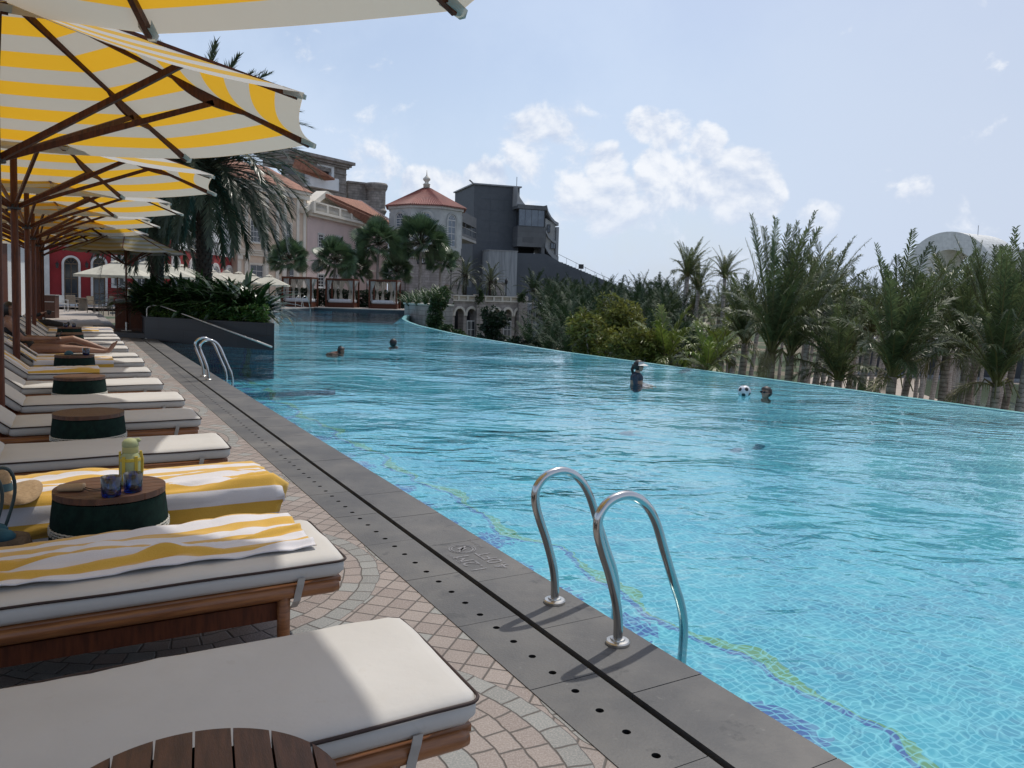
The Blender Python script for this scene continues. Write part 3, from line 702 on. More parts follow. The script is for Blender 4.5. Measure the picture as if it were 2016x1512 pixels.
towel(LS[1], LT[1], -1.43, -.10, .12, .655, 0, 0, 'creased striped towel on the second lounger, its corner rolled over near the foot end', 2, .150, .028, z0=.440, fold=-.25)
# rolled-over corner and a small dark label on that towel
towel(LS[2], LT[2], -1.43, .0, .0, .655, .20, .10, 'striped towel draped over the side and foot of the lounger behind the bottle', 5, .150, .030, z0=.446, drop_far=.0)
towel(LS[7], LT[7], -1.95, -.62, .04, .66, .10, 0, 'rumpled striped towel over a lounger’s head half, in front of the blue cap table', 8, .15, .02, back=True)
towel(LS[8], LT[8], -1.95, -.42, .0, .655, .16, 0, 'striped towel with a yellow hem behind the table with the blue cap', 11, .15, .016, back=True)
towel(LS[9], LT[9], -2.0, -1.0, .0, .655, .12, 0, 'striped towel behind the back of the woman stretched out on the lounger', 12, .15, .010, back=True)
towel(LS[14], LT[14], -1.4, -.33, .1, .62, .06, 0, 'thin bunched striped towel beside the farthest wicker table', 14, .15, .02)
towel(LS[15], LT[15], -1.95, -.02, .0, .655, .18, .06, 'striped towel wrapping the farthest lounger with a black-sleeved person on it', 16, .15, .014, back=True)
# ---- round wicker tables with slatted teak tops
def table_parts():
    R = .275; a = MB(); n = 40
    # slatted top: planks clipped to a circle
    w = .076; k0 = -4
    for k in range(-4, 4):
        y0, y1 = k*w+.0025, (k+1)*w-.0025; pts = []
        def half(y): return sqrt(max(R*R-y*y, 0))
        ys = [y0+(y1-y0)*i/6 for i in range(7)]; ys = [y for y in ys if abs(y) < R-.003]
        if len(ys) < 2: continue
        right = [(half(y), y) for y in ys]; left = [(-half(y), y) for y in reversed(ys)]
        a.prism(right+left, .472, .498)
    top = a.mesh('table_top', wood_top)
    b2 = MB()
    nst, nrow = 54, 20   # woven strands as real relief
    prof = []
    for j in range(nrow+1):
        for i in range(nst*2):
            an = 2*pi*i/(nst*2); z = .03+.437*j/nrow
            bulge = .022*sin(pi*(z/.47))
            rr = R-.008 + bulge + (.0065 if (i+j) % 2 == 0 else -.0035)
            prof.append((rr*cos(an), rr*sin(an), z))
    fs = [(j*nst*2+i, j*nst*2+(i+1) % (nst*2), (j+1)*nst*2+(i+1) % (nst*2), (j+1)*nst*2+i) for j in range(nrow) for i in range(nst*2)]
    b2.add(prof, fs); body = b2.mesh('wicker_drum', wicker_g, True)
    c = MB()
    for rrow in range(3):
        pts = []
        for i in range(97):
            an = 2*pi*i/96*1.0; rr = R+.014+.004*cos(an*48+rrow*pi); z = .325+rrow*.011+.004*sin(an*48+rrow*pi)
            pts.append((rr*cos(an), rr*sin(an), z))
        c.tube(pts, .0048, 5, caps=False)
    band = c.mesh('white_braid', wicker_w, True)
    d = MB(); d.lathe((0, 0, 0), [(R-.02, 0), (R-.02, .035)], 24); base = d.mesh('base_ring', black_m)
    return top, body, band, base
TT, TB, TBD, TBASE = table_parts()
TS_ = [(1.46, .27), (4.25, .17), (6.86, .13), (9.62, .10), (12.58, .07), (15.35, .05), (18.28, .02), (20.9, .02)]
TLAB = ['round slatted teak table top nearest the camera, cut by the bottom edge',
        'round green wicker table holding the yellow bottle and two blue glasses',
        'first empty round wicker table, next beyond the one with the yellow bottle',
        'second empty round wicker table beyond the one with the yellow bottle',
        'round wicker table with a blue cap, a phone and one glass on it',
        'round wicker table mostly hidden behind the bare knees, one tumbler on top',
        'round wicker table beyond the bare knees with nothing on top',
        'farthest round wicker table of the row, two blue tumblers on top']
for (s, t), lb in zip(TS_, TLAB):
    r = empty('wicker_table', W(s, t, 0), RZ+radians(90)*0, lb, 'side table', 'round wicker tables between the loungers')
    r.scale = (.90, .90, 1.15)
    if s < 2: q = G(378, 1441, .573); q2 = Vector((q.x, q.y, 0)); r.scale = (1.04, 1.04, 1.15); r.rotation_euler = (0, 0, RZ+radians(82)); r.location = q2 - q2.normalized()*.285
    child('table_top', TT, r); b2 = child('wicker_drum', TB, r); child('white_braid', TBD, b2); child('base_ring', TBASE, r)
# ---- cantilevered? no: centre-pole parasols
def canopy_material(name, worn=False):
    m = bpy.data.materials.new(name); m.use_nodes = True; nt = m.node_tree; b = nt.nodes['Principled BSDF']; b.inputs['Roughness'].default_value = .9
    uv = N(nt, 'ShaderNodeUVMap'); se = N(nt, 'ShaderNodeSeparateXYZ', {0: uv}); tc = N(nt, 'ShaderNodeTexCoord')
    f = M(nt, 'FRACT', M(nt, 'ADD', M(nt, 'MULTIPLY', se.outputs['Y'], 6.), 0.)); st_ = SS(nt, f, .495, .505)
    st_ = M(nt, 'MULTIPLY', st_, SS(nt, f, 1.0, .995))
    no = N(nt, 'ShaderNodeTexNoise', {'Vector': tc.outputs['Object'], 'Scale': 3., 'Detail': 6.}).outputs[0]
    y = MIX(nt, no, (.68, .38, .03), (.78, .47, .06)); w = MIX(nt, no, (.58, .55, .50), (.68, .65, .60))
    if worn: y = MIX(nt, no, (.30, .24, .10), (.42, .33, .14)); w = MIX(nt, no, (.33, .32, .27), (.42, .41, .34))
    c = MIX(nt, st_, y, w); nt.links.new(c, b.inputs['Base Color'])
    ct = MIX(nt, st_, (.88, .48, .025), (.52, .475, .39)) if not worn else c
    tr = N(nt, 'ShaderNodeBsdfTranslucent', {'Color': ct}); mx = N(nt, 'ShaderNodeMixShader', {0: .42, 1: b.outputs[0], 2: tr.outputs[0]})
    nt.links.new(mx.outputs[0], nt.nodes['Material Output'].inputs[0]); return m
canopy_m = canopy_material('striped_canopy'); canopy_old = canopy_material('weathered_canopy', True)
UR, UZ, UTOP, UHUB = 2.82, 3.10, 4.12, 2.62
def canopy_mesh(mt, R=UR, ze=UZ, zt=UTOP):
    a = MB(); nu, nv = 14, 24
    for k in range(8):
        a0, a1 = 2*pi*k/8, 2*pi*(k+1)/8
        def fn(u, v):
            p0 = Vector((cos(a0), sin(a0), 0)); p1 = Vector((cos(a1), sin(a1), 0)); p = p0.lerp(p1, u)*R*v
            w = 4*u*(1-u); sag = w*(.055*v*v)
            p = p*(1-w*.035*v)
            z = zt - (zt-ze)*v - sag*.9 - .05*sin(pi*v)
            return Vector((p.x, p.y, z))
        a.grid(fn, nu, nv)
    # pockets that take the rib tips
    for k in range(8):
        an = 2*pi*k/8; d = Vector((cos(an), sin(an), 0)); n_ = Vector((-sin(an), cos(an), 0)); sl = (zt-ze)/R
        def P(r, w, dz): return d*r+n_*w+Vector((0, 0, zt-(zt-ze)*r/R+dz))
        r0, r1 = R-.16, R+.002
        q = [P(r0, -.045, -.012), P(r0, .045, -.012), P(r1, .04, -.01), P(r1, -.04, -.01)]; l = [P(r0, -.036, -.070), P(r0, .036, -.070), P(r1, .022, -.05), P(r1, -.022, -.05)]
        o = [(0, 0), ]; a.add(q+l, [(0, 4, 5, 1)[::-1] if False else (4, 5, 6, 7), (1, 2, 6, 5), (3, 0, 4, 7), (2, 3, 7, 6)], 0, [(0, .96)]*8)
    o = a.mesh('canopy', mt, True); return o
CAN = canopy_mesh(canopy_m)
def bar(mb, p, q, w, h, mi=0):
    p, q = Vector(p), Vector(q); d = (q-p); L = d.length; x = d.normalized(); y = Vector((0, 0, 1)).cross(x).normalized(); z = x.cross(y)
    mb.box((p+q)/2, (L, w, h), 0, mi, Matrix((x, y, z)).transposed())
def rib_mesh(R=UR, ze=UZ, zt=UTOP):
    a = MB(); sl = (zt-ze)/R; bar(a, (.06, 0, zt-.06-sl*.06), (R-.06, 0, ze-.045+sl*.06), .036, .058)
    # fin shaped bracket
    r0, r1 = R*.50, R*.74; N_ = 10
    for k in range(N_):
        u0, u1 = k/N_, (k+1)/N_; x0, x1 = r0+(r1-r0)*u0, r0+(r1-r0)*u1
        h = lambda u: .075*(sin(pi*u**.8))
        zz = lambda x: zt-sl*x-.08
        for sy in (-.017, .017):
            pass
        a.add([(x0, -.017, zz(x0)), (x1, -.017, zz(x1)), (x1, -.017, zz(x1)-h(u1)), (x0, -.017, zz(x0)-h(u0)), (x0, .017, zz(x0)), (x1, .017, zz(x1)), (x1, .017, zz(x1)-h(u1)), (x0, .017, zz(x0)-h(u0))],
              [(0, 3, 2, 1), (4, 5, 6, 7), (3, 7, 6, 2), (0, 1, 5, 4)])
    return a.mesh('rib', wood_dark)
def strut_mesh(R=UR, ze=UZ, zt=UTOP, zh=UHUB):
    a = MB(); sl = (zt-ze)/R; r = R*.635; bar(a, (.07, 0, zh), (r, 0, zt-sl*r-.115), .034, .052); return a.mesh('strut', wood_dark)
RIB, STR = rib_mesh(), strut_mesh()
def pole_mesh(h=UTOP+.03, r=.047):
    a = MB(); a.tube([(0, 0, .02), (0, 0, .5), (0, 0, 2.), (0, 0, h)], [r, r, r*.98, r*.92], 16)
    return a.mesh('pole', wood_dark, True)
POLE = pole_mesh()
def hub_mesh(zh=UHUB):
    a = MB(); a.lathe((0, 0, 0), [(.05, zh-.05), (.085, zh-.045), (.085, zh+.02), (.05, zh+.03)], 16); a.lathe((0, 0, 0), [(.05, UTOP-.14), (.09, UTOP-.13), (.09, UTOP-.06), (.05, UTOP-.05)], 16)
    return a.mesh('hub', black_m)
HUB = hub_mesh()
def base_mesh():
    a = MB(); a.box((0, 0, .012), (.46, .46, .022)); a.tube([(0, 0, .02), (0, 0, .34)], .058, 14); a.tube([(.05, 0, .28), (.09, 0, .28)], .012, 8); return a.mesh('base_plate', steel_b)
UBASE = base_mesh()
def parasol(s, t, rot, label, canopy=CAN):
    r = empty('parasol', W(s, t, 0), AL + radians(rot), label, 'parasol', 'yellow striped parasols over the loungers')
    child('canopy', canopy, r); child('pole', POLE, r); child('hub', HUB, r); child('base_plate', UBASE, r)
    for k in range(8):
        o = child('rib', RIB, r); o.rotation_euler = (0, 0, pi/4*k); o = child('strut', STR, r); o.rotation_euler = (0, 0, pi/4*k)
    return r
# rot = direction of one rib from the across-deck axis, towards +s
PAR = [(3.2, -.60, 22, 'striped parasol overhead at the top edge, only its pale eave in view'),
       (8.1, -.535, 5, 'large striped parasol filling the upper left, nearest whole canopy'),
       (13.0, -.64, 13, 'second striped parasol along the row, canopy tip in front of the big palm crown'),
       (17.4, -.66, 10, 'third striped parasol of the row, between the second and the far cluster'),
       (21.5, -.70, 12, 'fourth striped parasol of the row'),
       (25.2, -.72, 8, 'fifth striped parasol, pole beside the dark wooden cupboard'),
       (29.2, -.76, 14, 'small far striped parasol in front of the red wall arches'),
       (33.5, -.80, 5, 'farthest striped parasol of the row before the red wall')]
for s, t, r, lb in PAR:
    o = parasol(s, t, r, lb)
    if s < 5: o.scale = (1.0, 1.0, 1.035)
# weathered parasol with its pole by the towel cupboard
r = empty('parasol', (0, 0, 0), 0, 'weathered grey-topped parasol beside the wooden towel cupboard', 'parasol')
p = G(249, 651, .15); r.location = p; r.rotation_euler = (0, 0, .4); r.scale = (.62, .62, .80)
for nm, me in (('canopy', canopy_mesh(canopy_old)), ('pole', POLE), ('hub', HUB), ('base_plate', UBASE)): child(nm, me, r)
for k in range(8):
    o = child('rib', RIB, r); o.rotation_euler = (0, 0, pi/4*k); o = child('strut', STR, r); o.rotation_euler = (0, 0, pi/4*k)
# ---- pool ladders
def smooth_path(pts, n=6):
    out = []
    P = [pts[0]]+list(pts)+[pts[-1]]
    for i in range(1, len(P)-2):
        for k in range(n):
            u = k/n; a, b2, c, d = P[i-1], P[i], P[i+1], P[i+2]
            out.append(.5*((2*b2)+(c-a)*u+(2*a-5*b2+4*c-d)*u*u+(3*b2-3*c+d-a)*u**3))
    out.append(Vector(pts[-1])); return out
# rail traced in its own upright plane across the edge (t, z)
RAIL = []
for px, py in ((1216, 1262), (1217, 1225), (1213, 1185), (1200, 1130), (1186, 1085), (1177, 1045), (1181, 1012), (1203, 985), (1237, 975), (1268, 990), (1290, 1025), (1308, 1085), (1326, 1145), (1340, 1190), (1346, 1235), (1343, 1290)):
    p = rayS(px, py, 2.75); RAIL.append((ST(p)[1], p.z))
RAIL[0] = (RAIL[0][0], .01); tt = RAIL[-1][0]; RAIL += [(tt-.01, -.4), (tt-.02, -.9)]
def ladder(s0, sp, dt, label, k=1.):
    r = empty('pool_ladder', W(s0+sp/2, 2.15+dt, 0), RZ, label, 'pool ladder', 'steel pool ladders')
    t0 = RAIL[0][0]
    for sy in (-sp/2, sp/2):
        a = MB(); pts = smooth_path([Vector(((q[0]-2.15)*k, sy, q[1]*k if q[1] > 0 else q[1])) for q in RAIL], 6); a.tube(pts, .0215, 14)
        o = a.build('handrail', steel, r, True)
        f = MB(); f.lathe(((t0-2.15)*k, sy, 0), [(.056, .004), (.056, .016), (.050, .021), (.034, .023), (.032, .030), (.023, .032)], 28); f.build('flange', steel_b, r, True, 30)
    for z in (-.35, -.62):
        a = MB(); a.box(((tt-2.15)*k-.01, 0, z), (.08, sp-.04, .02)); a.build('tread', steel_b, r)
ladder(2.75, .53, 0, 'polished steel ladder in the foreground, beside the painted depth mark')
ladder(14.1, .60, -.08, 'smaller steel ladder by the dark planter, halfway along the pool')
# far ladder, seen against the far pool wall
r = empty('pool_ladder', G(598, 612, -.06), radians(60), 'tiny steel ladder at the far pool wall near the day beds', 'pool ladder', 'steel pool ladders')
r.location.z = 0
for sy in (-.35, .35):
    a = MB(); a.tube(smooth_path([Vector((-.6, sy, .22)), Vector((-.55, sy, .9)), Vector((-.25, sy, 1.15)), Vector((.1, sy, .9)), Vector((.35, sy, .2)), Vector((.42, sy, -.5))], 5), .03, 8); a.build('handrail', steel_b, r, True)
# ---- planter wall, handrail, towel cupboard
planter_m = brickmat('slate_cladding', (.013, .016, .022), (.022, .026, .033), (.005, .006, .008), 1.1, .33, 1., .38, .25, ms=.006)
PA, PB = Vector((-11.0, 23.5, 0)), Vector((-6.42, 21.15, 0))
pn = (PB-PA).normalized(); pq = Vector((-pn.y, pn.x, 0))
PC, PD = PB + W(12.5, 0)*1. , PA + W(11.0, .3)
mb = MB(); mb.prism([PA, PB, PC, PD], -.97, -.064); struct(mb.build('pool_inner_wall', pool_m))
mb = MB(); mb.prism([PA, PB, PC, PD], -.062, .62, 0); mb.prism([PA-pq*.03-pn*.02, PB-pq*.03+pn*.03, PC+pn*.03, PD-pn*.02], .62, .67, 0)
o = mb.build('planter', planter_m); tag(o, 'long dark slate planter wall standing in the pool edge, full of shrubs', 'planter')
soil = mat('dark_soil', (.02, .014, .010), .95)
a = MB(); a.add([PA+pq*.1+Vector((0, 0, .674)), PB+pq*.1-pn*.1+Vector((0, 0, .674)), PC-pq*.1-pn*.1+Vector((0, 0, .674)), PD-pq*.1+Vector((0, 0, .674))], [(0, 1, 2, 3)]); a.build('soil', soil, o)
r = empty('stair_handrail', G(290, 667, 0), 0, 'long sloping steel handrail running down in front of the dark planter', 'handrail')
loc = r.location.copy(); q0 = Vector((0, 0, 0))
fr = D(290, 667, G(290, 667, 0).y); top = D(290, 606, loc.y)-loc; yb = G(290, 667, 0).y
e2 = D(535, 683, 20.6)-loc; e1 = D(312, 600, loc.y-.25)-loc
a = MB(); a.tube([Vector((0, 0, .004)), Vector((0, 0, .5)), Vector((0, 0, top.z-.04)), Vector((.06, -.03, top.z+.03)), e1, e1.lerp(e2, .5), e2], .026, 10); a.build('rail_tube', steel_b, r, True)
a = MB(); a.lathe((0, 0, 0), [(.07, .004), (.07, .02), (.03, .03)], 16); a.build('flange', steel_b, r)
# ================================================================= BUILDINGS AND FAR THINGS
class Fac:
    """a facade: u runs from P0 towards P1, z up, d outwards (to the viewer's side)"""
    def __init__(s, P0, P1):
        s.P0 = Vector((P0[0], P0[1], 0)); v = Vector((P1[0], P1[1], 0))-s.P0; s.L = v.length; s.u = v.normalized(); s.n = Vector((s.u.y, -s.u.x, 0))
    def pt(s, u, z, d=0.): p = s.P0 + s.u*u + s.n*d; return Vector((p.x, p.y, z))
    def px(s, px, py):
        p = rayplane(px, py, s.P0, s.n); return (p-s.P0).dot(s.u), p.z
    def box(s, mb, u0, u1, z0, z1, d0, d1, mi=0):
        v = [s.pt(u, z, d) for d in (d0, d1) for u, z in ((u0, z0), (u1, z0), (u1, z1), (u0, z1))]
        mb.add(v, [(0, 3, 2, 1), (4, 5, 6, 7), (0, 1, 5, 4), (1, 2, 6, 5), (2, 3, 7, 6), (3, 0, 4, 7)], mi)
    def rect(s, x0, y0, x1, y1):
        a = s.px(x0, (y0+y1)/2)[0]; b = s.px(x1, (y0+y1)/2)[0]; xm = (x0+x1)/2
        return min(a, b), max(a, b), s.px(xm, y1)[1], s.px(xm, y0)[1]
    def poly(s, mb, pts, d0, d1, mi=0):
        n = len(pts); v = [s.pt(u, z, d0) for u, z in pts] + [s.pt(u, z, d1) for u, z in pts]
        mb.add(v, [tuple(range(n-1, -1, -1)), tuple(range(n, 2*n))] + [(i, (i+1) % n, n+(i+1) % n, n+i) for i in range(n)], mi)
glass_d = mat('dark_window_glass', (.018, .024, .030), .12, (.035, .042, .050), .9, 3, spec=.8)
glass_b = mat('blue_tinted_glass', (.07, .10, .14), .1, (.12, .16, .20), .5, 3, spec=.8)
frame_w = mat('white_joinery', (.60, .60, .58), .6, (.48, .48, .46), 2)
plaster_red = mat('red_plaster', (.30, .022, .026), .85, (.22, .017, .020), .6, 7)
plaster_wh = mat('white_plaster', (.72, .74, .74), .85, (.62, .64, .64), .5, 7)
plaster_be = mat('beige_plaster', (.66, .52, .39), .85, (.55, .43, .33), .4, 8)
trim_be = mat('cream_moulding', (.70, .65, .56), .8, (.60, .56, .48), .5, 7)
plaster_pk = mat('pink_plaster', (.60, .47, .43), .85, (.52, .41, .38), .35, 8)
tile_or = mat('orange_roof_tiles', (.36, .17, .11), .85, (.22, .105, .07), 2.5, 6, .5, 10)
tile_red = mat('red_ribbed_roof', (.28, .095, .075), .7, (.20, .075, .062), .5, 4)
ruin_m = brickmat('weathered_stone', (.26, .235, .21), (.34, .31, .28), (.12, .105, .095), 1.2, .45, 1., .9, .5, ms=.02, noisec=.6)
tower_pl = mat('grey_stained_render', (.52, .53, .51), .9, (.36, .37, .36), .35, 9, .3, 4)
dark_cl = brickmat('dark_cladding_panels', (.080, .090, .102), (.090, .100, .112), (.05, .056, .064), 5., 3., 1., .7, .2, ms=.008, noisec=.2)
dark_c2 = mat('dark_grey_concrete', (.088, .100, .116), .8, (.070, .080, .094), .12, 6)
grey_bl = mat('grey_board_concrete', (.32, .34, .355), .85, (.22, .235, .25), .8, 7, stretch=(3, 3, .25))
stone_pale = brickmat('arcade_ashlar', (.36, .32, .29), (.44, .39, .36), (.17, .155, .14), .9, .35, 1., .9, .4, ms=.015, noisec=.55)
steel_grey = mat('grey_metal', (.30, .31, .32), .5)
stains(plaster_be, [(.5, .5, .7, (.40, .33, .26), .4), (2.5, .58, .7, (.36, .31, .26), .3)]); stains(plaster_pk, [(.4, .5, .7, (.42, .34, .31), .45), (2.2, .58, .7, (.38, .31, .29), .3)])
stains(tower_pl, [(.5, .48, .66, (.30, .31, .30), .5), (2., .56, .7, (.27, .27, .26), .4)]); stains(dark_c2, [(.25, .5, .62, (.115, .125, .14), .45), (1.5, .58, .7, (.05, .056, .066), .5)]); stains(plaster_red, [(.6, .5, .7, (.20, .03, .03), .4)])
def window(parent, fac, u0, u1, z0, z1, nx, nz, arch=False, fr=frame_w, gl=glass_d, w=.09, d=.05, trim=None, name='window'):
    mb, pn = MB(), MB(); r = (u1-u0)/2; cu = (u0+u1)/2; zs = z1-r if arch else z1
    if trim:
        ma, tw = trim; t = MB()
        if arch:
            po = [(cu+(r+tw)*cos(a), zs+(r+tw)*sin(a)) for a in [pi*k/14 for k in range(15)]]; pi_ = [(cu+r*cos(a), zs+r*sin(a)) for a in [pi*k/14 for k in range(15)]]
            po = [(u1+tw, z0)]+po+[(u0-tw, z0)]; pi_ = [(u1, z0)]+pi_+[(u0, z0)]
            for i in range(len(po)-1): fac.poly(t, [pi_[i], po[i], po[i+1], pi_[i+1]], .0, .16)
        else:
            fac.box(t, u0-tw, u0, z0-tw, z1+tw, 0, .15); fac.box(t, u1, u1+tw, z0-tw, z1+tw, 0, .15); fac.box(t, u0, u1, z1, z1+tw, 0, .147); fac.box(t, u0, u1, z0-tw, z0, 0, .147)
    if arch:
        ap = [(cu+r*cos(pi*k/12), zs+r*sin(pi*k/12)) for k in range(13)]; fac.poly(pn, [(u0, z0), (u1, z0)]+ap, .005, .02)
        for k in range(12): 
            a, b = pi*k/12, pi*(k+1)/12; fac.poly(mb, [(cu+(r-w)*cos(a), zs+(r-w)*sin(a)), (cu+r*cos(a), zs+r*sin(a)), (cu+r*cos(b), zs+r*sin(b)), (cu+(r-w)*cos(b), zs+(r-w)*sin(b))], .02, d)
        for k in range(1, 4):
            a = pi*k/4; fac.poly(mb, [(cu+.3*r*cos(a)-w*.25*sin(a), zs+.3*r*sin(a)+w*.25*cos(a)), (cu+.3*r*cos(a)+w*.25*sin(a), zs+.3*r*sin(a)-w*.25*cos(a)), (cu+(r-w)*cos(a)+w*.25*sin(a), zs+(r-w)*sin(a)-w*.25*cos(a)), (cu+(r-w)*cos(a)-w*.25*sin(a), zs+(r-w)*sin(a)+w*.25*cos(a))], .022, d-.004)
        fac.box(mb, u0+w, u1-w, zs-w/2, zs+w/2, .02, d)
    else: fac.box(pn, u0, u1, z0, z1, .005, .02); fac.box(mb, u0+w, u1-w, z1-w, z1, .02, d)
    fac.box(mb, u0, u0+w, z0, zs, .02, d); fac.box(mb, u1-w, u1, z0, zs, .02, d); fac.box(mb, u0+w, u1-w, z0, z0+w, .02, d)
    for k in range(1, nx): uu = u0+(u1-u0)*k/nx; fac.box(mb, uu-w*.3, uu+w*.3, z0+w, zs-w*.5, .021, d-.006)
    for k in range(1, nz): zz = z0+(zs-z0)*k/nz; fac.box(mb, u0+w, u1-w, zz-w*.3, zz+w*.3, .0215, d-.01)
    o = mb.build(name, fr, parent, world=True); pn.build('pane', gl, o)
    if trim: t.build('surround', trim[0], o)
    return o
def bld(name, fac, label, cat='building', group=None): return empty(name, fac.pt(fac.L/2, 0), 0, label, cat, group)
# ---- red and white building: front with arched doors
f = Fac(D(60, 600, 49), D(337, 600, 53.5)); r = bld('red_building', f, 'crimson walled restaurant building with white arched doors behind the dining terrace')
mb = MB(); f.box(mb, 0, f.L, -.1, 6.3, -8, 0); mb.build('wall', plaster_red, r, world=True)
mb = MB(); f.box(mb, -.1, f.L+.1, 6.3, 6.7, -8.1, .12); f.box(mb, 0, f.L, 6.7, 9.2, -8, 0); f.box(mb, -.05, f.L+.05, .0, .35, .0, .05); mb.build('upper_wall', plaster_wh, r, world=True)
for x0, x1, y0 in ((126, 154, 507), (183, 207, 508)):
    u0, u1, z0, z1 = f.rect(x0, y0, x1, 605); window(r, f, u0, u1, .06, z1, 2, 3, True, wood_br, glass_d, .07, trim=(frame_w, .13), name='arched_door')
u0, u1, z0, z1 = f.rect(222, 506, 246, 564); window(r, f, u0, u1, z0, z1, 2, 2, trim=(frame_w, .1))
u0, u1, z0, z1 = f.rect(268, 506, 300, 570); window(r, f, u0, u1, z0, z1, 3, 2, True, trim=(frame_w, .12))
mb = MB(); u0, u1, _, _ = f.rect(84, 500, 97, 600); f.box(mb, u0, u1, 0, 6.2, .01, .3); mb.build('white_pilaster', frame_w, r, world=True)
for x in (112, 170):
    u, z = f.px(x, 521); l = empty('wall_lantern', f.pt(u, z, .05), 0, 'black wall lantern on the red wall, %s arched door' % ('left of the first' if x < 150 else 'between the first and second'), 'wall lamp', 'wall lanterns')
    mb = MB(); f2 = Fac(f.pt(u, 0), f.pt(u+1, 0)); mb.tube([f2.pt(0, z+.1, .0), f2.pt(0, z+.22, .15), f2.pt(0, z+.12, .26)], .02, 6); mb.build('bracket', black_m, l, world=True)
    mb = MB(); mb.lathe(f2.pt(0, z-.22, .26), [(.07, 0), (.11, .25), (.13, .27), (.03, .36)], 6); mb.build('lamp_shade', black_m, l, world=True)
# ---- wing running away to the right
f = Fac(D(296, 560, 66), D(466, 560, 88)); r = bld('red_wing', f, 'long building wing, white above and crimson below, behind the cream parasols')
mb = MB(); f.box(mb, 0, f.L, 0, 5.0, -7, 0); mb.build('lower_wall', plaster_red, r, world=True)
mb = MB(); f.box(mb, 0, f.L, 5.0, 10.2, -7, .05); f.box(mb, -.1, f.L+.1, 10.2, 10.5, -7.2, .4); mb.build('upper_wall', plaster_wh, r, world=True)
for x0, x1, y0 in ((371, 389, 509), (415, 431, 519), (442, 457, 523), (335, 352, 500)):
    u0, u1, z0, z1 = f.rect(x0, y0, x1, 560); window(r, f, u0+.25, u1-.25, .2, z1-.25, 2, 3, True, frame_w, glass_b, .2, trim=(frame_w, .32))
for x0, x1, y0, y1 in ((417, 427, 478, 497), (444, 453, 483, 501), (374, 384, 470, 486), (396, 404, 474, 490)):
    u0, u1, z0, z1 = f.rect(x0, y0, x1, y1); window(r, f, u0, u1, z0, z1, 2, 2, fr=steel_grey, w=.14, trim=(steel_grey, .12))
mb = MB()
for k in range(9):
    u0 = f.L*k/9+.2; f.box(mb, u0, u0+.35, 5.0, 5.25, .05, .3)
mb.build('string_course', frame_w, r, world=True)
# ---- beige townhouse
f = Fac(D(467, 560, 86), D(603, 560, 97)); r = bld('beige_townhouse', f, 'beige plaster townhouse with white moulded window, half hidden by the big date palm')
ztop = f.px(540, 372)[1]; zc = f.px(500, 494)[1]
mb = MB(); f.box(mb, 0, f.L, 0, ztop, -9, 0); mb.build('wall', plaster_be, r, world=True)
mb = MB()
f.box(mb, -.15, f.L+.1, zc-.25, zc, 0, .35); f.box(mb, -.15, f.L+.1, zc-.55, zc-.25, 0, .18); f.box(mb, -.15, f.L+.1, zc, zc+.12, 0, .5); f.box(mb, -.2, f.L+.2, ztop, ztop+.35, -9.1, .5); f.box(mb, -.2, f.L+.2, ztop-.6, ztop, 0, .28)
for x in (470, 484, 524, 545, 560, 585, 598):
    u, _ = f.px(x, 500); f.box(mb, u-.28, u+.28, .0, zc-.55, 0, .13); f.box(mb, u-.24, u+.24, zc+.12, ztop-.6, 0, .12); f.box(mb, u-.38, u+.38, zc-1.05, zc-.6, .13, .27)
mb.build('moulding', trim_be, r, world=True)
for x0, y0, x1, y1, a, b in ((492, 434, 512, 477, 3, 4), (491, 521, 517, 546, 2, 2), (556, 440, 572, 482, 3, 4), (556, 524, 578, 560, 2, 2)):
    u0, u1, z0, z1 = f.rect(x0, y0, x1, y1); window(r, f, u0, u1, z0, z1, a, b, trim=(trim_be, .16))
mb = MB(); rb = [f.pt(-.4, ztop+.35, .7), f.pt(f.L+.4, ztop+.35, .7), f.pt(f.L+.4, ztop+.35, -9.5), f.pt(-.4, ztop+.35, -9.5), f.pt(f.L*.2, ztop+3.2, -4), f.pt(f.L*.8, ztop+3.2, -4)]
mb.add(rb, [(0, 1, 5, 4), (1, 2, 5), (2, 3, 4, 5), (3, 0, 4), (0, 3, 2, 1)]); mb.build('roof', tile_or, r, world=True)
# ---- pink townhouse with gable and balcony
f = Fac(D(604, 560, 97), D(722, 560, 115)); r = bld('pink_townhouse', f, 'pink townhouse with cream gable and white balustraded balcony behind the fan palms')
zb = f.px(665, 432)[1]
mb = MB(); f.box(mb, 0, f.L, 0, zb, -11, 0); mb.build('wall', plaster_pk, r, world=True)
mb = MB(); pkx = f.px(638, 381); rr = f.px(729, 441); ll = f.px(598, 410)
inn = [f.px(622, 424), f.px(690, 436), f.px(640, 400), f.px(622, 410)]
f.poly(mb, [(ll[0], zb), inn[0], inn[3], inn[2], pkx, ll][::1], -.8, -.5, 0)
f.poly(mb, [inn[2], inn[1], (rr[0], zb), rr, pkx], -.8, -.5, 0)
f.box(mb, inn[0][0], inn[1][0], zb, zb+.1, -.8, -.5)
mb.build('gable', trim_be, r, world=True)
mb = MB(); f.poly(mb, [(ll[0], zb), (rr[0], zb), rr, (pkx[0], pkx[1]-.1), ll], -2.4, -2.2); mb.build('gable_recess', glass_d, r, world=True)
mb = MB()
def rake(a, b, w, d0, d1):
    a, b = Vector(a), Vector(b); t = (b-a).normalized(); n_ = Vector((-t.y, t.x))*w
    f.poly(mb, [tuple(a-n_), tuple(b-n_), tuple(b+n_), tuple(a+n_)], d0, d1)
rake(pkx, (rr[0]+.5, rr[1]-.3), .32, -.95, .5); rake((pkx[0]-.12, pkx[1]), (ll[0]-.5, ll[1]-.35), .32, -.95, .5); mb.build('rake_moulding', trim_be, r, world=True)
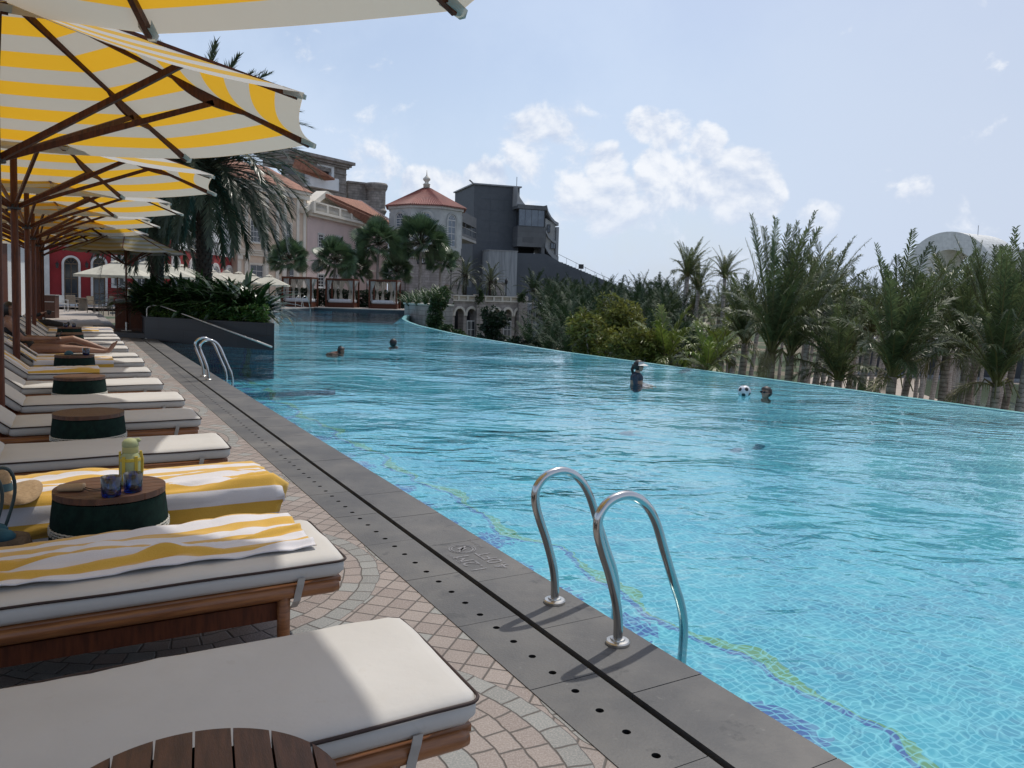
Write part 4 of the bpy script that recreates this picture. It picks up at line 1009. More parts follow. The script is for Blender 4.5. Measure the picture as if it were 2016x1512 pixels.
mb = MB(); zz = f.px(665, 431)[1]
f.box(mb, -.1, f.L+.2, zz-.1, zz+.22, -.4, .9); f.box(mb, -.1, f.L+.2, zz-.45, zz-.1, 0, .5)
zh = f.px(665, 424)[1]-.1
uL, uR = f.px(606, 420)[0], f.px(702, 440)[0]
f.box(mb, uL, uR, zz+1.15, zz+1.35, .55, .85)
for k in range(5):
    u0 = uL+(uR-uL)*k/4; f.box(mb, u0-.28, u0+.28, zz+.22, zz+1.15, .5, .9)
mb.build('balcony_slab', trim_be, r, world=True)
mb = MB(); nb = 44
for k in range(nb):
    u0 = uL+.3+(uR-uL-.6)*k/(nb-1); p = f.pt(u0, zz+.22, .7); mb.lathe(p, [(.05, 0), (.09, .3), (.05, .62), (.07, .93)], 6, cap=False)
mb.build('balusters', trim_be, r, world=True)
for x0, y0, x1, y1, a, b in ((626, 461, 636, 492, 2, 5), (662, 466, 672, 494, 2, 5), (625, 540, 637, 566, 2, 4), (652, 540, 664, 568, 2, 4), (700, 478, 708, 500, 2, 4)):
    u0, u1, z0, z1 = f.rect(x0, y0, x1, y1); window(r, f, u0, u1, z0, z1, a, b, w=.12, trim=(frame_w, .12))
mb = MB(); q = [D(641, 381, 100.5), D(731, 442, 113.5), D(790, 449, 121), D(712, 396, 113)]
mb.add([*q, *[v-Vector((0, 0, .4)) for v in q]], [(0, 1, 2, 3), (4, 7, 6, 5), (0, 4, 5, 1), (1, 5, 6, 2), (2, 6, 7, 3), (3, 7, 4, 0)]); mb.build('roof', tile_or, r, world=True)
mb = MB(); bar(mb, D(706, 397, 113), D(786, 449, 120), .5, .6); mb.build('parapet_coping', plaster_pk, r, world=True)
mb = MB(); f3 = Fac(D(722, 560, 115), D(762, 560, 117)); f3.box(mb, 0, f3.L, 0, D(740, 455, 116).z, -6, 0); mb.build('side_wall', plaster_pk, r, world=True)
# ---- ruined stone building behind
f = Fac(D(566, 560, 126), D(679, 560, 137)); r = bld('stone_ruin', f, 'grey stone building with heavy cornice rising behind the gabled townhouse')
zt = f.px(630, 308)[1]; zl = f.px(630, 380)[1]
mb = MB(); u1 = f.L; u0 = f.px(656, 340)[0]
f.box(mb, u0, u1, 0, zt-1.2, -6, 0); f.box(mb, 0, u0, 0, f.px(620, 352)[1], -6, 0); f.box(mb, 0, u0, zt-2.2, zt-1.2, -6, 0)
for k in range(4): f.box(mb, u0+.1, u1+.0, zt-2.2-k*1.6, zt-2.05-k*1.6, 0, .15)
mb.build('wall', ruin_m, r, world=True)
mb = MB()
for k, (a, b2) in enumerate(((0, .35), (.3, .7), (.7, 1.2))): f.box(mb, -.2-b2*.5, u1+b2*.8, zt-1.2+a*1.0, zt-1.2+b2, -6-b2, .12+b2*.9)
mb.build('cornice', ruin_m, r, world=True)
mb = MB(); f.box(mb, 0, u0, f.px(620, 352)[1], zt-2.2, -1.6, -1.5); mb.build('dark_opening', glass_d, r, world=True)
mb = MB(); a0, a1, z0, z1 = f.rect(624, 323, 657, 349); f.box(mb, a0, a1, z1-.5, z1, -.6, .1); f.box(mb, a1-.6, a1, z0, z1-.5, -.6, .1); mb.build('white_frame', plaster_wh, r, world=True)
mb = MB(); a0, a1, z0, z1 = f.rect(600, 348, 657, 372); f.box(mb, a0, a1, z0, z1, .0, 1.2); mb.build('white_parapet', plaster_wh, r, world=True)
mb = MB(); q = [D(583, 306, 124), D(659, 351, 131), D(640, 352, 131), D(575, 330, 124)]; mb.add([*q, *[v-Vector((0, 0, .3)) for v in q]], [(0, 1, 2, 3)[::-1], (4, 5, 6, 7), (0, 4, 5, 1), (1, 5, 6, 2), (2, 6, 7, 3), (3, 7, 4, 0)]); mb.build('roof', tile_or, r, world=True)
a0, a1, z0, z1 = f.rect(658, 351, 668, 374); window(r, f, a0, a1, z0, z1, 1, 1, True, steel_grey, w=.12)
f = Fac(D(683, 560, 139), D(722, 560, 141)); r = bld('round_ruin', f, 'weathered round stone turret beside the red-roofed octagonal tower', 'turret')
mb = MB(); zt = D(700, 362, 140).z; f.box(mb, 0, f.L, 0, zt, -5, 0); f.box(mb, -.2, f.L, zt, zt+.35, -5, .3)
mb.build('wall', ruin_m, r, world=True)
c = D(738, 560, 141); R = 20*141/1547.; zr = D(738, 360, 140).z
mb = MB(); mb.lathe((c.x, c.y, 0), [(R*.82, 0), (R*.82, zr-5.6), (R*1.05, zr-4.8), (R*.9, zr-4.4), (R*.9, zr-1.4), (R*1.05, zr-.9), (R*1.12, zr-.3), (R*1.02, zr)], 28); mb.build('turret_drum', ruin_m, r, world=True)
mb = MB(); f.box(mb, -1.5, f.L+1, D(700, 392, 138).z-1., D(700, 392, 138).z, .0, 1.4); f.box(mb, -1.5, f.L+1, 0, D(700, 392, 138).z-1., .0, 1.1); mb.build('cornice', ruin_m, r, world=True)
# ---- octagonal tower with red roof
c = D(836, 560, 110); c.z = 0; r = empty('octagonal_tower', c, 0, 'octagonal grey tower with ribbed red roof and ball finial', 'tower')
R = 5.25; ze = D(836, 404, 106).z; zp = D(836, 371, 110).z; ph = pi/8+.12
def octp(R_, k): a = ph+pi/4*k; return (R_*cos(a), R_*sin(a))
mb = MB(); mb.prism([octp(R, k) for k in range(8)], D(836, 505, 110).z, ze-.1); mb.build('wall', tower_pl, r)
mb = MB(); mb.prism([octp(R*1.03, k) for k in range(8)], -1, D(836, 505, 110).z-.5); mb.prism([octp(R*1.06, k) for k in range(8)], D(836, 505, 110).z-.5, D(836, 505, 110).z); mb.build('stone_base', stone_pale, r)
mb = MB(); mb.prism([octp(R*1.05, k) for k in range(8)], ze-.45, ze-.05); mb.build('eaves_band', frame_w, r)
mb = MB()
for k in range(8):
    a, b2 = octp(R*1.13, k), octp(R*1.13, k+1); nr = 16
    for j in range(nr):
        def L_(u): return (a[0]+(b2[0]-a[0])*u, a[1]+(b2[1]-a[1])*u)
        u0, u1 = j/nr, (j+1)/nr; p, q = L_(u0), L_(u1); m_ = L_((u0+u1)/2)
        tp = lambda v: (v[0]*.10, v[1]*.10, zp)
        mb.add([(p[0], p[1], ze-.05), (m_[0]*1.004, m_[1]*1.004, ze+.03), (q[0], q[1], ze-.05), tp(q), (m_[0]*.105, m_[1]*.105, zp+.06), tp(p)], [(0, 1, 4, 5), (1, 2, 3, 4)])
mb.prism([octp(R*1.13, k) for k in range(8)], ze-.14, ze-.06)
rf = mb.build('roof', tile_red, r)
mb = MB(); mb.lathe((0, 0, zp), [(.45, -.2), (.45, .5), (.55, .55), (.3, .7), (.25, .9), (.5, 1.15), (.52, 1.35), (.25, 1.6), (.09, 1.8), (.03, 2.5)], 16); mb.build('finial', trim_be, rf, True)
for k in range(8):
    p0, p1 = Vector(octp(R, k)), Vector(octp(R, k+1)); mid = (p0+p1)/2
    if mid.y > 1.5: continue
    fo = Fac((c.x+p0.x, c.y+p0.y), (c.x+p1.x, c.y+p1.y))
    uc = fo.L/2; z1 = ze-1.0; window(r, fo, uc-.8, uc+.8, z1-4.4 if mid.x > 0 else z1-2.2, z1, 2, 4, True, frame_w, glass_b, .14, trim=(tower_pl, .25))
    window(r, fo, uc-.55, uc+.55, 3., 5.2, 2, 3, False, frame_w, glass_d, .12, trim=(stone_pale, .15))
    if mid.x > 0 and mid.y < -3:
        vs, fs = text_mesh('NAM', .8); g = MB(); g.add([fo.pt(uc+v.x, 6.0+v.y, .32) for v in vs], fs); fo.box(g, uc-1.1, uc+1.1, 5.6, 6.4, .2, .3, 1); g.build('sign_panel', [frame_w, black_m], r, world=True)
# ---- glass footbridge and the dark slab tower group
f = Fac(D(903, 560, 128), D(935, 560, 142)); r = bld('glass_footbridge', f, 'enclosed glass footbridge between the octagonal tower and the dark tower', 'footbridge')
zt, zm, zb_ = f.px(918, 419)[1], f.px(918, 440)[1], f.px(918, 462)[1]
mb = MB(); f.box(mb, 0, f.L, zm, zt, -3, 0); f.box(mb, 0, f.L, zb_-.5, zb_, -3, 0)
for k in range(4): f.box(mb, f.L*k/3-.1, f.L*k/3+.1, zb_, zm, -.1, 0)
mb.build('frame', dark_c2, r, world=True)
mb = MB(); f.box(mb, 0, f.L, zb_+1., zb_+1.08, -.05, 0); f.box(mb, 0, f.L, zb_-.9, zb_-.5, -3, 0.05); mb.build('rail', steel_grey, r, world=True)
f = Fac(D(929, 560, 150), D(1018, 560, 153)); r = bld('dark_tower', f, 'tall dark grey panelled slab tower beside the footbridge', 'tower')
zt = f.px(972, 366)[1]
mb = MB(); f.box(mb, 0, f.L, -5, zt, -14, 0); mb.build('wall', dark_cl, r, world=True)
mb = MB(); f.box(mb, -.3, f.L+.3, zt, zt+.25, -14.3, .4); bar(mb, f.pt(-.2, zt+.12, .1), f.pt(-1.0, zt+.75, .1), .5, .15); mb.build('roof_edge', steel_grey, r, world=True)
mb = MB()
for y in (393, 414, 435, 456, 478):
    z_ = f.px(980, y)[1]; f.box(mb, 1.5, f.L-.8, z_-.06, z_+.06, .0, .03)
for u_ in (.36, .66): f.box(mb, f.L*u_-.03, f.L*u_+.03, f.px(980, 478)[1], zt-2, .0, .025)
f.box(mb, f.L-.8, f.L-.55, 0, zt, .0, .12); mb.build('panel_joints', dark_c2, r, world=True)
mb = MB(); mb.tube([f.pt(f.L-.3, zt+.2, -1), f.pt(f.L-.3, zt+2.2, -1)], .06, 6); mb.build('antenna', black_m, r, world=True)
g = f.rect(949, 496, 1004, 585); 
r2 = empty('concrete_annex', f.pt((g[0]+g[1])/2, 0, 3), 0, 'pale grey board-marked concrete block at the foot of the dark tower', 'building')
mb = MB(); f.box(mb, g[0], g[1], -5, g[3], .01, 4); mb.build('wall', grey_bl, r2, world=True)
mb = MB(); f.box(mb, g[0]-.1, g[1]+.1, g[3], g[3]+.15, .01, 4.1); mb.build('roof_edge', steel_grey, r2, world=True)
# glazed lounge block with a curved end
fl = Fac(D(1019, 560, 150), D(1076, 560, 152)); r = bld('glazed_lounge', fl, 'grey block with a ribbon of glass and curved white-edged end, right of the dark tower')
P_ = lambda x, y: fl.px(x, y)
mb = MB(); a0, a1, z0, z1 = fl.rect(1019, 446, 1075, 486); fl.box(mb, a0, a1, z0, z1, -10, 0); a0, a1, z0, z1 = fl.rect(1019, 404, 1076, 412); fl.box(mb, a0-.0, a1, z0, z1, -10, .2)
a0, a1, z0, z1 = fl.rect(1066, 486, 1072, 500); fl.box(mb, a0, a1, z0, z1, -1, 0); mb.build('wall', brickmat('stone_panel', (.10, .105, .11), (.15, .155, .16), (.06, .06, .06), 2.6, 1., 1., .8, .2, ms=.01, noisec=.2), r, world=True)
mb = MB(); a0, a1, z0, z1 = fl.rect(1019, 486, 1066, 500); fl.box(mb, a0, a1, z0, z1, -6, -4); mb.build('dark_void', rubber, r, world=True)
a0, a1, z0, z1 = fl.rect(1021, 412, 1072, 446); window(r, fl, a0, a1, z0, z1, 4, 1, False, dark_c2, glass_b, .12)
mb = MB(); mw = MB(); 
prof = [(1076, 404), (1079, 416), (1085, 427), (1092, 435), (1099, 439)]
def arcstrip(pr, th, dd0, dd1, mi=0):
    for i in range(len(pr)-1):
        a, b2 = P_(*pr[i]), P_(*pr[i+1]); fl.poly(mb, [(a[0], a[1]-th), (b2[0], b2[1]-th), b2, a], dd0, dd1, mi)
arcstrip(prof, .55, -7, .25); arcstrip([(1074, 452), (1079, 462), (1086, 470), (1094, 475)], .5, -7, .2); arcstrip([(1073, 478), (1080, 490), (1089, 500), (1099, 505)], .9, -7, .2)
a0, a1, z0, z1 = fl.rect(1094, 447, 1099, 505); fl.box(mb, a0, a1, z0, z1, -7, .2); mb.build('curved_fascia', steel_grey, r, world=True)
mb = MB(); a0, a1, z0, z1 = fl.rect(1074, 430, 1094, 500); fl.poly(mb, [(a0, z0+1), (a1, z0), (a1, z1-1), (a0, z1)], -7, -.3); mb.build('end_wall', concrete, r, world=True)
a0, a1, z0, z1 = fl.rect(1077, 442, 1083, 458); window(r, fl, a0, a1, z0, z1, 2, 1, False, black_m, glass_b, .1, d=.1); a0, a1, z0, z1 = fl.rect(1084, 478, 1094, 490); window(r, fl, a0, a1, z0, z1, 2, 1, False, black_m, glass_b, .1, d=.1)
mb = MB(); pr = [(1020, 366), (1021, 378), (1025, 389), (1031, 398), (1036, 404)]; pts = [P_(*q) for q in pr]; fl.poly(mb, [P_(1019, 404)]+[pts[-1-i] for i in range(len(pts))], -6, -.2); mb.build('curved_screen', concrete, r, world=True)
# long stair mass running down to the right
r = empty('stair_mass', fl.pt(20, -5), 0, 'dark concrete grandstand wedge sloping down to the right behind the palms', 'grandstand')
mb = MB(); top = [(1004, 498), (1071, 500), (1085, 507), (1100, 516)]
n_ = 22
for i in range(1, n_+1):
    u = i/n_; x = 1100+135*u; y = 516+56*u; top.append((x, y-1.6)); top.append((x+.1, y))
pts = [P_(*q) for q in top]; zg = -5
fl.poly(mb, [(pts[0][0], zg)]+[(pts[-1][0], zg)]+pts[::-1], -9, .6); mb.build('sloping_wall', dark_c2, r, world=True)
mb = MB()
for x, y in ((1140, 520), (1218, 556)):
    a = P_(x, y); fl.box(mb, a[0], a[0]+1.0, a[1]-.9, a[1]+.0, -.2, 0)
    mb.tube([fl.pt(a[0]+.5, a[1]-.9, -.1), fl.pt(a[0]+.5, a[1]-2, -.1)], .05, 5)
mb.build('floodlight', black_m, r, world=True)
mb = MB(); a, b2 = P_(1099, 499), P_(1248, 569); mb.tube([fl.pt(a[0], a[1], -.5), fl.pt((a[0]+b2[0])/2, (a[1]+b2[1])/2-.2, -.5), fl.pt(b2[0], b2[1], -.5)], .045, 5)
for i in range(0, 9):
    u = i/8; q = P_(1099+149*u, 499+70*u); mb.tube([fl.pt(q[0], q[1], -.5), fl.pt(q[0], q[1]-1.9+.6*u, -.5)], .03, 4)
mb.build('railing', steel_grey, r, world=True)
# ---- pointed arcade of pale stone below the pool edge
f = Fac(D(866, 620, 82), D(1036, 620, 88)); r = bld('stone_arcade', f, 'pale stone arcade with pointed arches and a balustrade, hung with vines', 'arcade')
zt = f.px(950, 582)[1]; zp_ = f.px(950, 594)[1]; spr = f.px(950, 622)[1]; zap = f.px(950, 608)[1]
cs = [f.px(x, 620)[0] for x in (880, 904, 927.5, 953, 977, 999, 1021)]; aw = 10*84/1547.
mb = MB(); zb_ = -5; us = [0.]
def arch_pts(cu, w, z0, z1, n=7):
    L = [(cu-w, z0)]
    for k in range(1, n): a = k/n; L.append((cu-w*cos(a*pi/2)**1.0, z0+(z1-z0)*sin(a*pi/2)**.8))
    L.append((cu, z1)); L += [(2*cu-p[0], p[1]) for p in L[:-1][::-1]]; return L
prev = 0.
for cu in cs:
    f.box(mb, prev, cu-aw, zb_, spr, -1.2, 0); prev = cu+aw
    ap = arch_pts(cu, aw, spr, zap); mid = len(ap)//2
    # spandrels left and right of the pointed head
    for i in range(len(ap)-1): f.poly(mb, [ap[i], ap[i+1], (ap[i+1][0], zp_), (ap[i][0], zp_)], -1.2, 0)
f.box(mb, prev, f.L, zb_, spr, -1.2, 0)
e = [0.]+[v for cu in cs for v in (cu-aw, cu+aw)]+[f.L]
for i in range(0, len(e), 2): f.box(mb, e[i], e[i+1], spr, zp_, -1.2, 0)
mb.build('wall', stone_pale, r, world=True)
mb = MB()
for cu in cs:
    ap, bp = arch_pts(cu, aw, spr, zap), arch_pts(cu, aw+.18, spr, zap+.25)
    for i in range(len(ap)-1): f.poly(mb, [ap[i], ap[i+1], bp[i+1], bp[i]], .002, .14)
mb.build('arch_moulding', trim_be, r, world=True)
for cu in cs:
    window(r, f, cu-aw+.02, cu+aw-.02, spr-4.4, spr-.5, 2, 4, False, frame_w, glass_d, .1) if cu in (cs[2], cs[5]) else None
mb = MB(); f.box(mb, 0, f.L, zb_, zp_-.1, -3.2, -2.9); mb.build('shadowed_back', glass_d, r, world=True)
mb = MB(); f.box(mb, -.1, f.L+.1, zp_, zp_+.12, -1.3, .15); f.box(mb, -.1, f.L+.1, zt-.12, zt, -.3, .15)
for k in range(11):
    u = f.L*k/10; f.box(mb, u-.12, u+.12, zp_+.12, zt-.12, -.3, .12)
for k in range(90):
    u = f.L*(k+.5)/90; f.box(mb, u-.03, u+.03, zp_+.12, zt-.12, -.2, -.05)
mb.build('balustrade', trim_be, r, world=True)
mb = MB()
for x0, x1 in ((880, 888), (935, 951), (1018, 1034)):
    a0 = f.px(x0, 600)[0]; a1 = f.px(x1, 600)[0]; f.box(mb, a0, a1, zb_, zt+.12, -.4, .45)
mb.build('pilaster', stone_pale, r, world=True)
mb = MB(); g = Fac(f.pt(1.5, 0, -14), f.pt(f.L-2.5, 0, -14)); 
f2 = Fac(D(884, 570, 96), D(986, 570, 98)); rr_ = bld('terrace_wall', f2, 'low stone terrace walls and dark hedge behind the arcade balustrade', 'wall')
for x0, x1, y0 in ((884, 911, 562), (966, 994, 558)):
    a0, a1, z0, z1 = f2.rect(x0, y0, x1, 584); f2.box(mb, a0, a1, -2, z1, -2, 0); f2.box(mb, a0-.1, a1+.1, z1, z1+.15, -2.1, .1)
mb.build('wall', stone_pale, rr_, world=True); mb = MB(); a0, a1, z0, z1 = f2.rect(911, 566, 966, 584); f2.box(mb, a0, a1, -2, z1, -1.5, -.3); mb.build('dark_panel', dark_c2, rr_, world=True)
# street lamps
def lamp(px, py0, py1, Y, label):
    b = D(px, py1, Y); t = D(px, py0, Y); r = empty('street_lamp', b, 0, label, 'street lamp', 'black lantern posts'); h = t.z-b.z
    a = MB(); a.tube([(0, 0, 0), (0, 0, .4), (0, 0, h-.75)], [.09, .06, .045], 8); a.build('pole', black_m, r); a = MB(); a.lathe((0, 0, h-.75), [(.05, 0), (.16, .1), (.2, .5), (.06, .72), (.02, .8)], 8); a.build('lantern', black_m, r)
for px, y0, y1, Y, lb in ((722, 526, 590, 84, 'black lantern post between two day bed pavilions'), (797, 530, 590, 86, 'black lantern post left of the grey-leaved shrubs'), (887, 523, 583, 92, 'black lantern post in front of the octagonal tower base'), (975, 548, 583, 95, 'short black lantern post beside the pale annex'), (996, 548, 583, 95, 'black lantern post at the right end of the terrace wall')): lamp(px, y0, y1, Y, lb)
# sign on a post above the trees and the small white roof by it
p = D(1286, 600, 120); r = empty('gantry_sign', p, 0, 'dark double lamp panel on a single post above the palm grove', 'floodlight mast'); a = MB(); h = D(1286, 560, 120).z-p.z
a.tube([(0, 0, -4), (0, 0, h)], .13, 8); a.build('post', steel_grey, r); a = MB(); a.box((-.47, 0, h+.15), (.86, .3, .42)); a.box((.47, 0, h+.1), (.86, .3, .42)); a.build('lamp_panel', black_m, r)
f = Fac(D(1222, 600, 125), D(1294, 600, 127)); r = bld('white_shed', f, 'small pale flat-roofed building showing above the palm grove'); mb = MB(); a0, a1, z0, z1 = f.rect(1240, 578, 1293, 610); f.box(mb, a0, a1, -5, z1, -8, 0); mb.build('wall', plaster_wh, r, world=True)
mb = MB(); f.box(mb, a0-.2, a1+.2, z1, z1+.3, -8.2, .2); mb.build('roof', steel_grey, r, world=True)
# low white shed and rail behind the first palms
f = Fac(D(1028, 640, 105), D(1135, 640, 108)); r = bld('low_grey_shed', f, 'low pale wall with railing behind the first dark palms'); mb = MB(); a0, a1, z0, z1 = f.rect(1035, 598, 1130, 622); f.box(mb, a0, a1, -5, z1, -6, 0); mb.build('wall', grey_bl, r, world=True)
mb = MB()
for k in range(22): u = a0+(a1-a0)*k/21; f.box(mb, u-.03, u+.03, z0-.4, z0+.7, .5, .56)
f.box(mb, a0, a1, z0+.7, z0+.76, .5, .56); mb.build('railing', black_m, r, world=True)
# ---- long dark wall and white roofs beyond the lake
f = Fac(D(1680, 745, 76), D(2080, 760, 72)); r = bld('boundary_wall', f, 'long dark grey wall across the lake on the right', 'wall')
zt = f.px(1850, 673)[1]; dwall = mat('stained_dark_wall', (.060, .064, .070), .9, (.036, .038, .042), .7, 8)
mb = MB(); f.box(mb, 0, f.L+30, -5.2, zt, -1, 0); mb.build('wall', dwall, r, world=True); mb = MB(); f.box(mb, 0, f.L+30, zt, zt+.12, -1.1, .1); f.box(mb, 0, f.L+30, -4.97, -4.7, .0, .12); mb.build('coping', steel_grey, r, world=True)
for x0, x1, y0, lb in ((1700, 1790, 664, 'low white tent roof over the dark wall, left one'), (1862, 1960, 655, 'low white tent roof over the dark wall, between the palms'), (1985, 2060, 652, 'low white tent roof over the dark wall at the right edge')):
    a, b2 = D(x0, 675, 92), D(x1, 675, 92); m_ = (a+b2)/2; r = empty('white_tent', m_, 0, lb, 'tent', 'white tent roofs'); w = (b2-a).length; h = D((x0+x1)/2, y0, 92).z-m_.z
    mb = MB(); mb.prism([(-w/2, -4), (w/2, -4), (w/2, 4), (-w/2, 4)], 0, h, top=[(-w*.2, -.3), (w*.2, -.3), (w*.2, .3), (-w*.2, .3)]); mb.build('roof', plaster_wh, r)
    mb = MB()
    for x in (-w/2+.2, w/2-.2):
        for y in (-3.8, 3.8): mb.tube([(x, y, -4.5), (x, y, 0)], .1, 6)
    mb.build('posts', steel_grey, r)
# ---- great concrete arch
c = D(1868, 547, 200); r = empty('concrete_arch', (c.x, c.y, -5), 0, 'giant pale concrete arch rising behind the palms at the right', 'arch')
k = 200/1547.; ro, ri = 90*k, 55*k; dv = Vector((13, 8, 0)); zc = c.z+5
mb = MB(); K = 40
for i in range(K):
    a, b2 = -.75+(pi+1.5)*i/K, -.75+(pi+1.5)*(i+1)/K
    P = lambda r_, an, s_: Vector((r_*cos(an), 0, zc+r_*sin(an)))+dv*s_
    mb.quad(P(ri, a, 0), P(ro, a, 0), P(ro, b2, 0), P(ri, b2, 0)); mb.quad(P(ro, a, 0), P(ro, a, 1), P(ro, b2, 1), P(ro, b2, 0)); mb.quad(P(ri, a, 0), P(ri, b2, 0), P(ri, b2, 1), P(ri, a, 1)); mb.quad(P(ri, a, 1), P(ri, b2, 1), P(ro, b2, 1), P(ro, a, 1))
arch_m = brickmat('arch_panels', (.74, .74, .71), (.80, .80, .77), (.50, .50, .48), 2.2, 2.0, 1., .85, .2, ms=.012, noisec=.25, offset=0)
mb.build('arch_ring', arch_m, r)
mb = MB(); q = P(ro, radians(22), .62); mb.box(q, (1.2, 1.2, 1.), 0); mb.build('vent_opening', rubber, r)
mb = MB(); q = P(ro, radians(78), .5); mb.tube([q, q+Vector((0, 0, 2.4))], .07, 6); mb.build('mast', steel_grey, r)
r = empty('distant_hall', D(2030, 600, 210), 0, 'grey rounded building with square openings behind the giant arch', 'building'); mb = MB(); h = D(2010, 490, 210).z-r.location.z
mb.prism([(-6, -3), (10, -3), (10, 8), (-6, 8)], -12, h, top=[(-3, -3), (10, -3), (10, 8), (-3, 8)]); mb.build('wall', concrete, r); mb = MB()
for k_ in range(3): mb.box((-2+k_*3, -3.05, h-3), (1.6, .1, 1.2))
mb.build('opening', rubber, r)
# ---- white colonnade at far left behind the poles
f = Fac(D(-40, 600, 31), D(67, 600, 37)); r = bld('white_colonnade', f, 'white curtained colonnade seen between the dark poles at the left edge', 'colonnade')
mb = MB(); f.box(mb, 0, f.L, 0, 4.2, -.3, 0); mb.build('curtain_wall', plaster_wh, r, world=True); mb = MB()
for k in range(4): u = f.L*(k+.55)/4; f.box(mb, u-.28, u+.28, 0, 3.9, .002, .1)  # dark strips laid on the wall in place of its shaded openings
mb.build('dark_opening_strip', wood_dark, r, world=True); mb = MB(); f.box(mb, -.3, f.L+.3, 4.2, 4.6, -1.5, .6); mb.build('beam', plaster_wh, r, world=True)
# ---- day bed pavilions on the far terrace
curt_m = mat('sheer_curtain', (.46, .45, .42), .9, (.36, .35, .33), 3, trans=.3); bed_m = mat('white_bedding', (.58, .58, .58), .9, (.48, .48, .48), 3)
def cabana(x0, x1, ybase, Y, label):
    a, b2 = D(x0, ybase, Y), D(x1, ybase, Y); c_ = (a+b2)/2; c_.z = zf; w = (b2-a).length; h = 2.5; dp = 2.2
    r = empty('day_bed_pavilion', c_, 0, label, 'day bed', 'curtained day bed pavilions')
    for x in (-w/2, w/2):
        for y in (0, dp): g = MB(); g.box((x, y, h/2), (.13, .13, h)); g.build('post', wood_dark, r)
    g = MB()
    for y in (0, dp): g.box((0, y, h-.06), (w-.13, .12, .12))
    for x in (-w/2, w/2): g.box((x, dp/2, h-.06), (.12, dp-.13, .12))
    g.box((0, dp/2, h+.02), (w+.1, dp+.2, .04)); g.build('roof_frame', wood_dark, r)
    g = MB(); g.box((0, dp/2, .2), (w-.15, dp-.15, .38)); g.build('bed_base', wood_dark, r)
    g = MB(); rounded_slab(g, -w/2+.12, w/2-.12, .08, dp-.1, .40, .72, r=.12, nx=20, seed=x0); g.build('mattress', bed_m, r, True)
    for x, y, tie in ((-w/2+.12, .0, 1), (-w/6, dp, 1), (w/6, dp, 1), (w/2-.12, .0, 1), (w/2-.25, dp*.6, 1), (-w/2+.3, dp, 1)):
        g = MB()
        def fn(u, v):
            z = h-.12-(h-.75)*v; ww = (.30*abs(1-v*1.7) if v < .55 else .02+.10*(v-.55)*2)+.035; s_ = (u-.5)*2
            return Vector((x+s_*ww*1.25, y+.05+.035*sin(u*22), z))
        g.grid(fn, 18, 14, uv=False); o = g.build('curtain', curt_m, r, True)
cabana(556, 612, 601, 66.5, 'left day bed pavilion, its curtains beside the row of far loungers'); cabana(642, 696, 603, 69.5, 'middle day bed pavilion with tied curtains and rumpled white mattress'); cabana(727, 780, 606, 69, 'right day bed pavilion with a dark cushion, next to the leafy bank')
# far cream lounge chairs
def far_lounger(px, Y, label):
    p = D(px, 600, Y); p.z = zf; r = empty('far_lounger', p, radians(200), label, 'sun lounger', 'cream loungers on the far terrace')
    g = MB(); g.box((0, 0, .3), (.65, 1.4, .1)); g.box((0, -.95, .58), (.65, .75, .1), 0, 0, Matrix.Rotation(radians(-50), 3, 'X')); g.build('cushion', bed_m, r)
    g = MB(); g.box((0, 0, .22), (.7, 1.5, .06))
    for x in (-.3, .3):
        for y in (-.6, .6): g.box((x, y, .1), (.06, .06, .2))
    g.build('frame', wood_dark, r)
for px, Y, lb in ((506, 60, 'far cream lounger nearest the planter shrubs'), (519, 61.5, 'far cream lounger, second from the planter shrubs'), (531, 63, 'far cream lounger, third from the planter shrubs'), (545, 64, 'far cream lounger closest to the left day bed pavilion')): far_lounger(px, Y, lb)
# cream market parasols
cream_m = mat('cream_fabric', (.66, .63, .52), .9, (.58, .55, .45), 2, trans=.25)
def market(px, py, Y, label, w=2.1):
    t = D(px, py, Y); r = empty('market_parasol', (t.x, t.y, .1), radians(12), label, 'parasol', 'cream market parasols beyond the shrubs'); h = t.z-.1
    g = MB(); R_ = w
    def oct_(R__, z, k): a = pi/4+pi/2*k; return (R__*cos(a), R__*sin(a), z)
    for k in range(4):
        a, b2 = oct_(R_*1.2, h-.75, k), oct_(R_*1.2, h-.75, k+1); c_, d_ = oct_(.34, h-.12, k), oct_(.34, h-.12, k+1)
        g.quad(a, b2, d_, c_); e_, f_ = oct_(.4, h-.07, k), oct_(.4, h-.07, k+1); g.add([e_, f_, (0, 0, h+.08)], [(0, 1, 2)])
        g.quad(a, b2, (b2[0], b2[1], b2[2]-.12), (a[0], a[1], a[2]-.12))
    g.build('canopy', cream_m, r); g = MB(); g.tube([(0, 0, 0), (0, 0, h)], .035, 8); g.build('pole', wood_dark, r)
    g = MB(); g.box((0, 0, .05), (.6, .6, .1)); g.build('base', concrete, r)
for i, (px, py, Y, lb) in enumerate(((231, 514, 41, 'cream market parasol seen right of the red wall window'), (286, 516, 44, 'cream market parasol just left of the second palm trunk'), (328, 520, 47, 'cream market parasol just right of the second palm trunk'), (358, 522, 50, 'cream market parasol left of the big palm trunk'),
        (418, 532, 56, 'cream market parasol just right of the big palm trunk'), (446, 533, 60, 'cream market parasol in front of the last white arch'), (470, 536, 60, 'cream market parasol at the corner of the beige house'), (497, 540, 63, 'cream market parasol below the beige house window'), (530, 542, 63, 'cream market parasol at the right end of the row'))): market(px, py, Y, lb, 1.9 if i < 4 else 1.8)
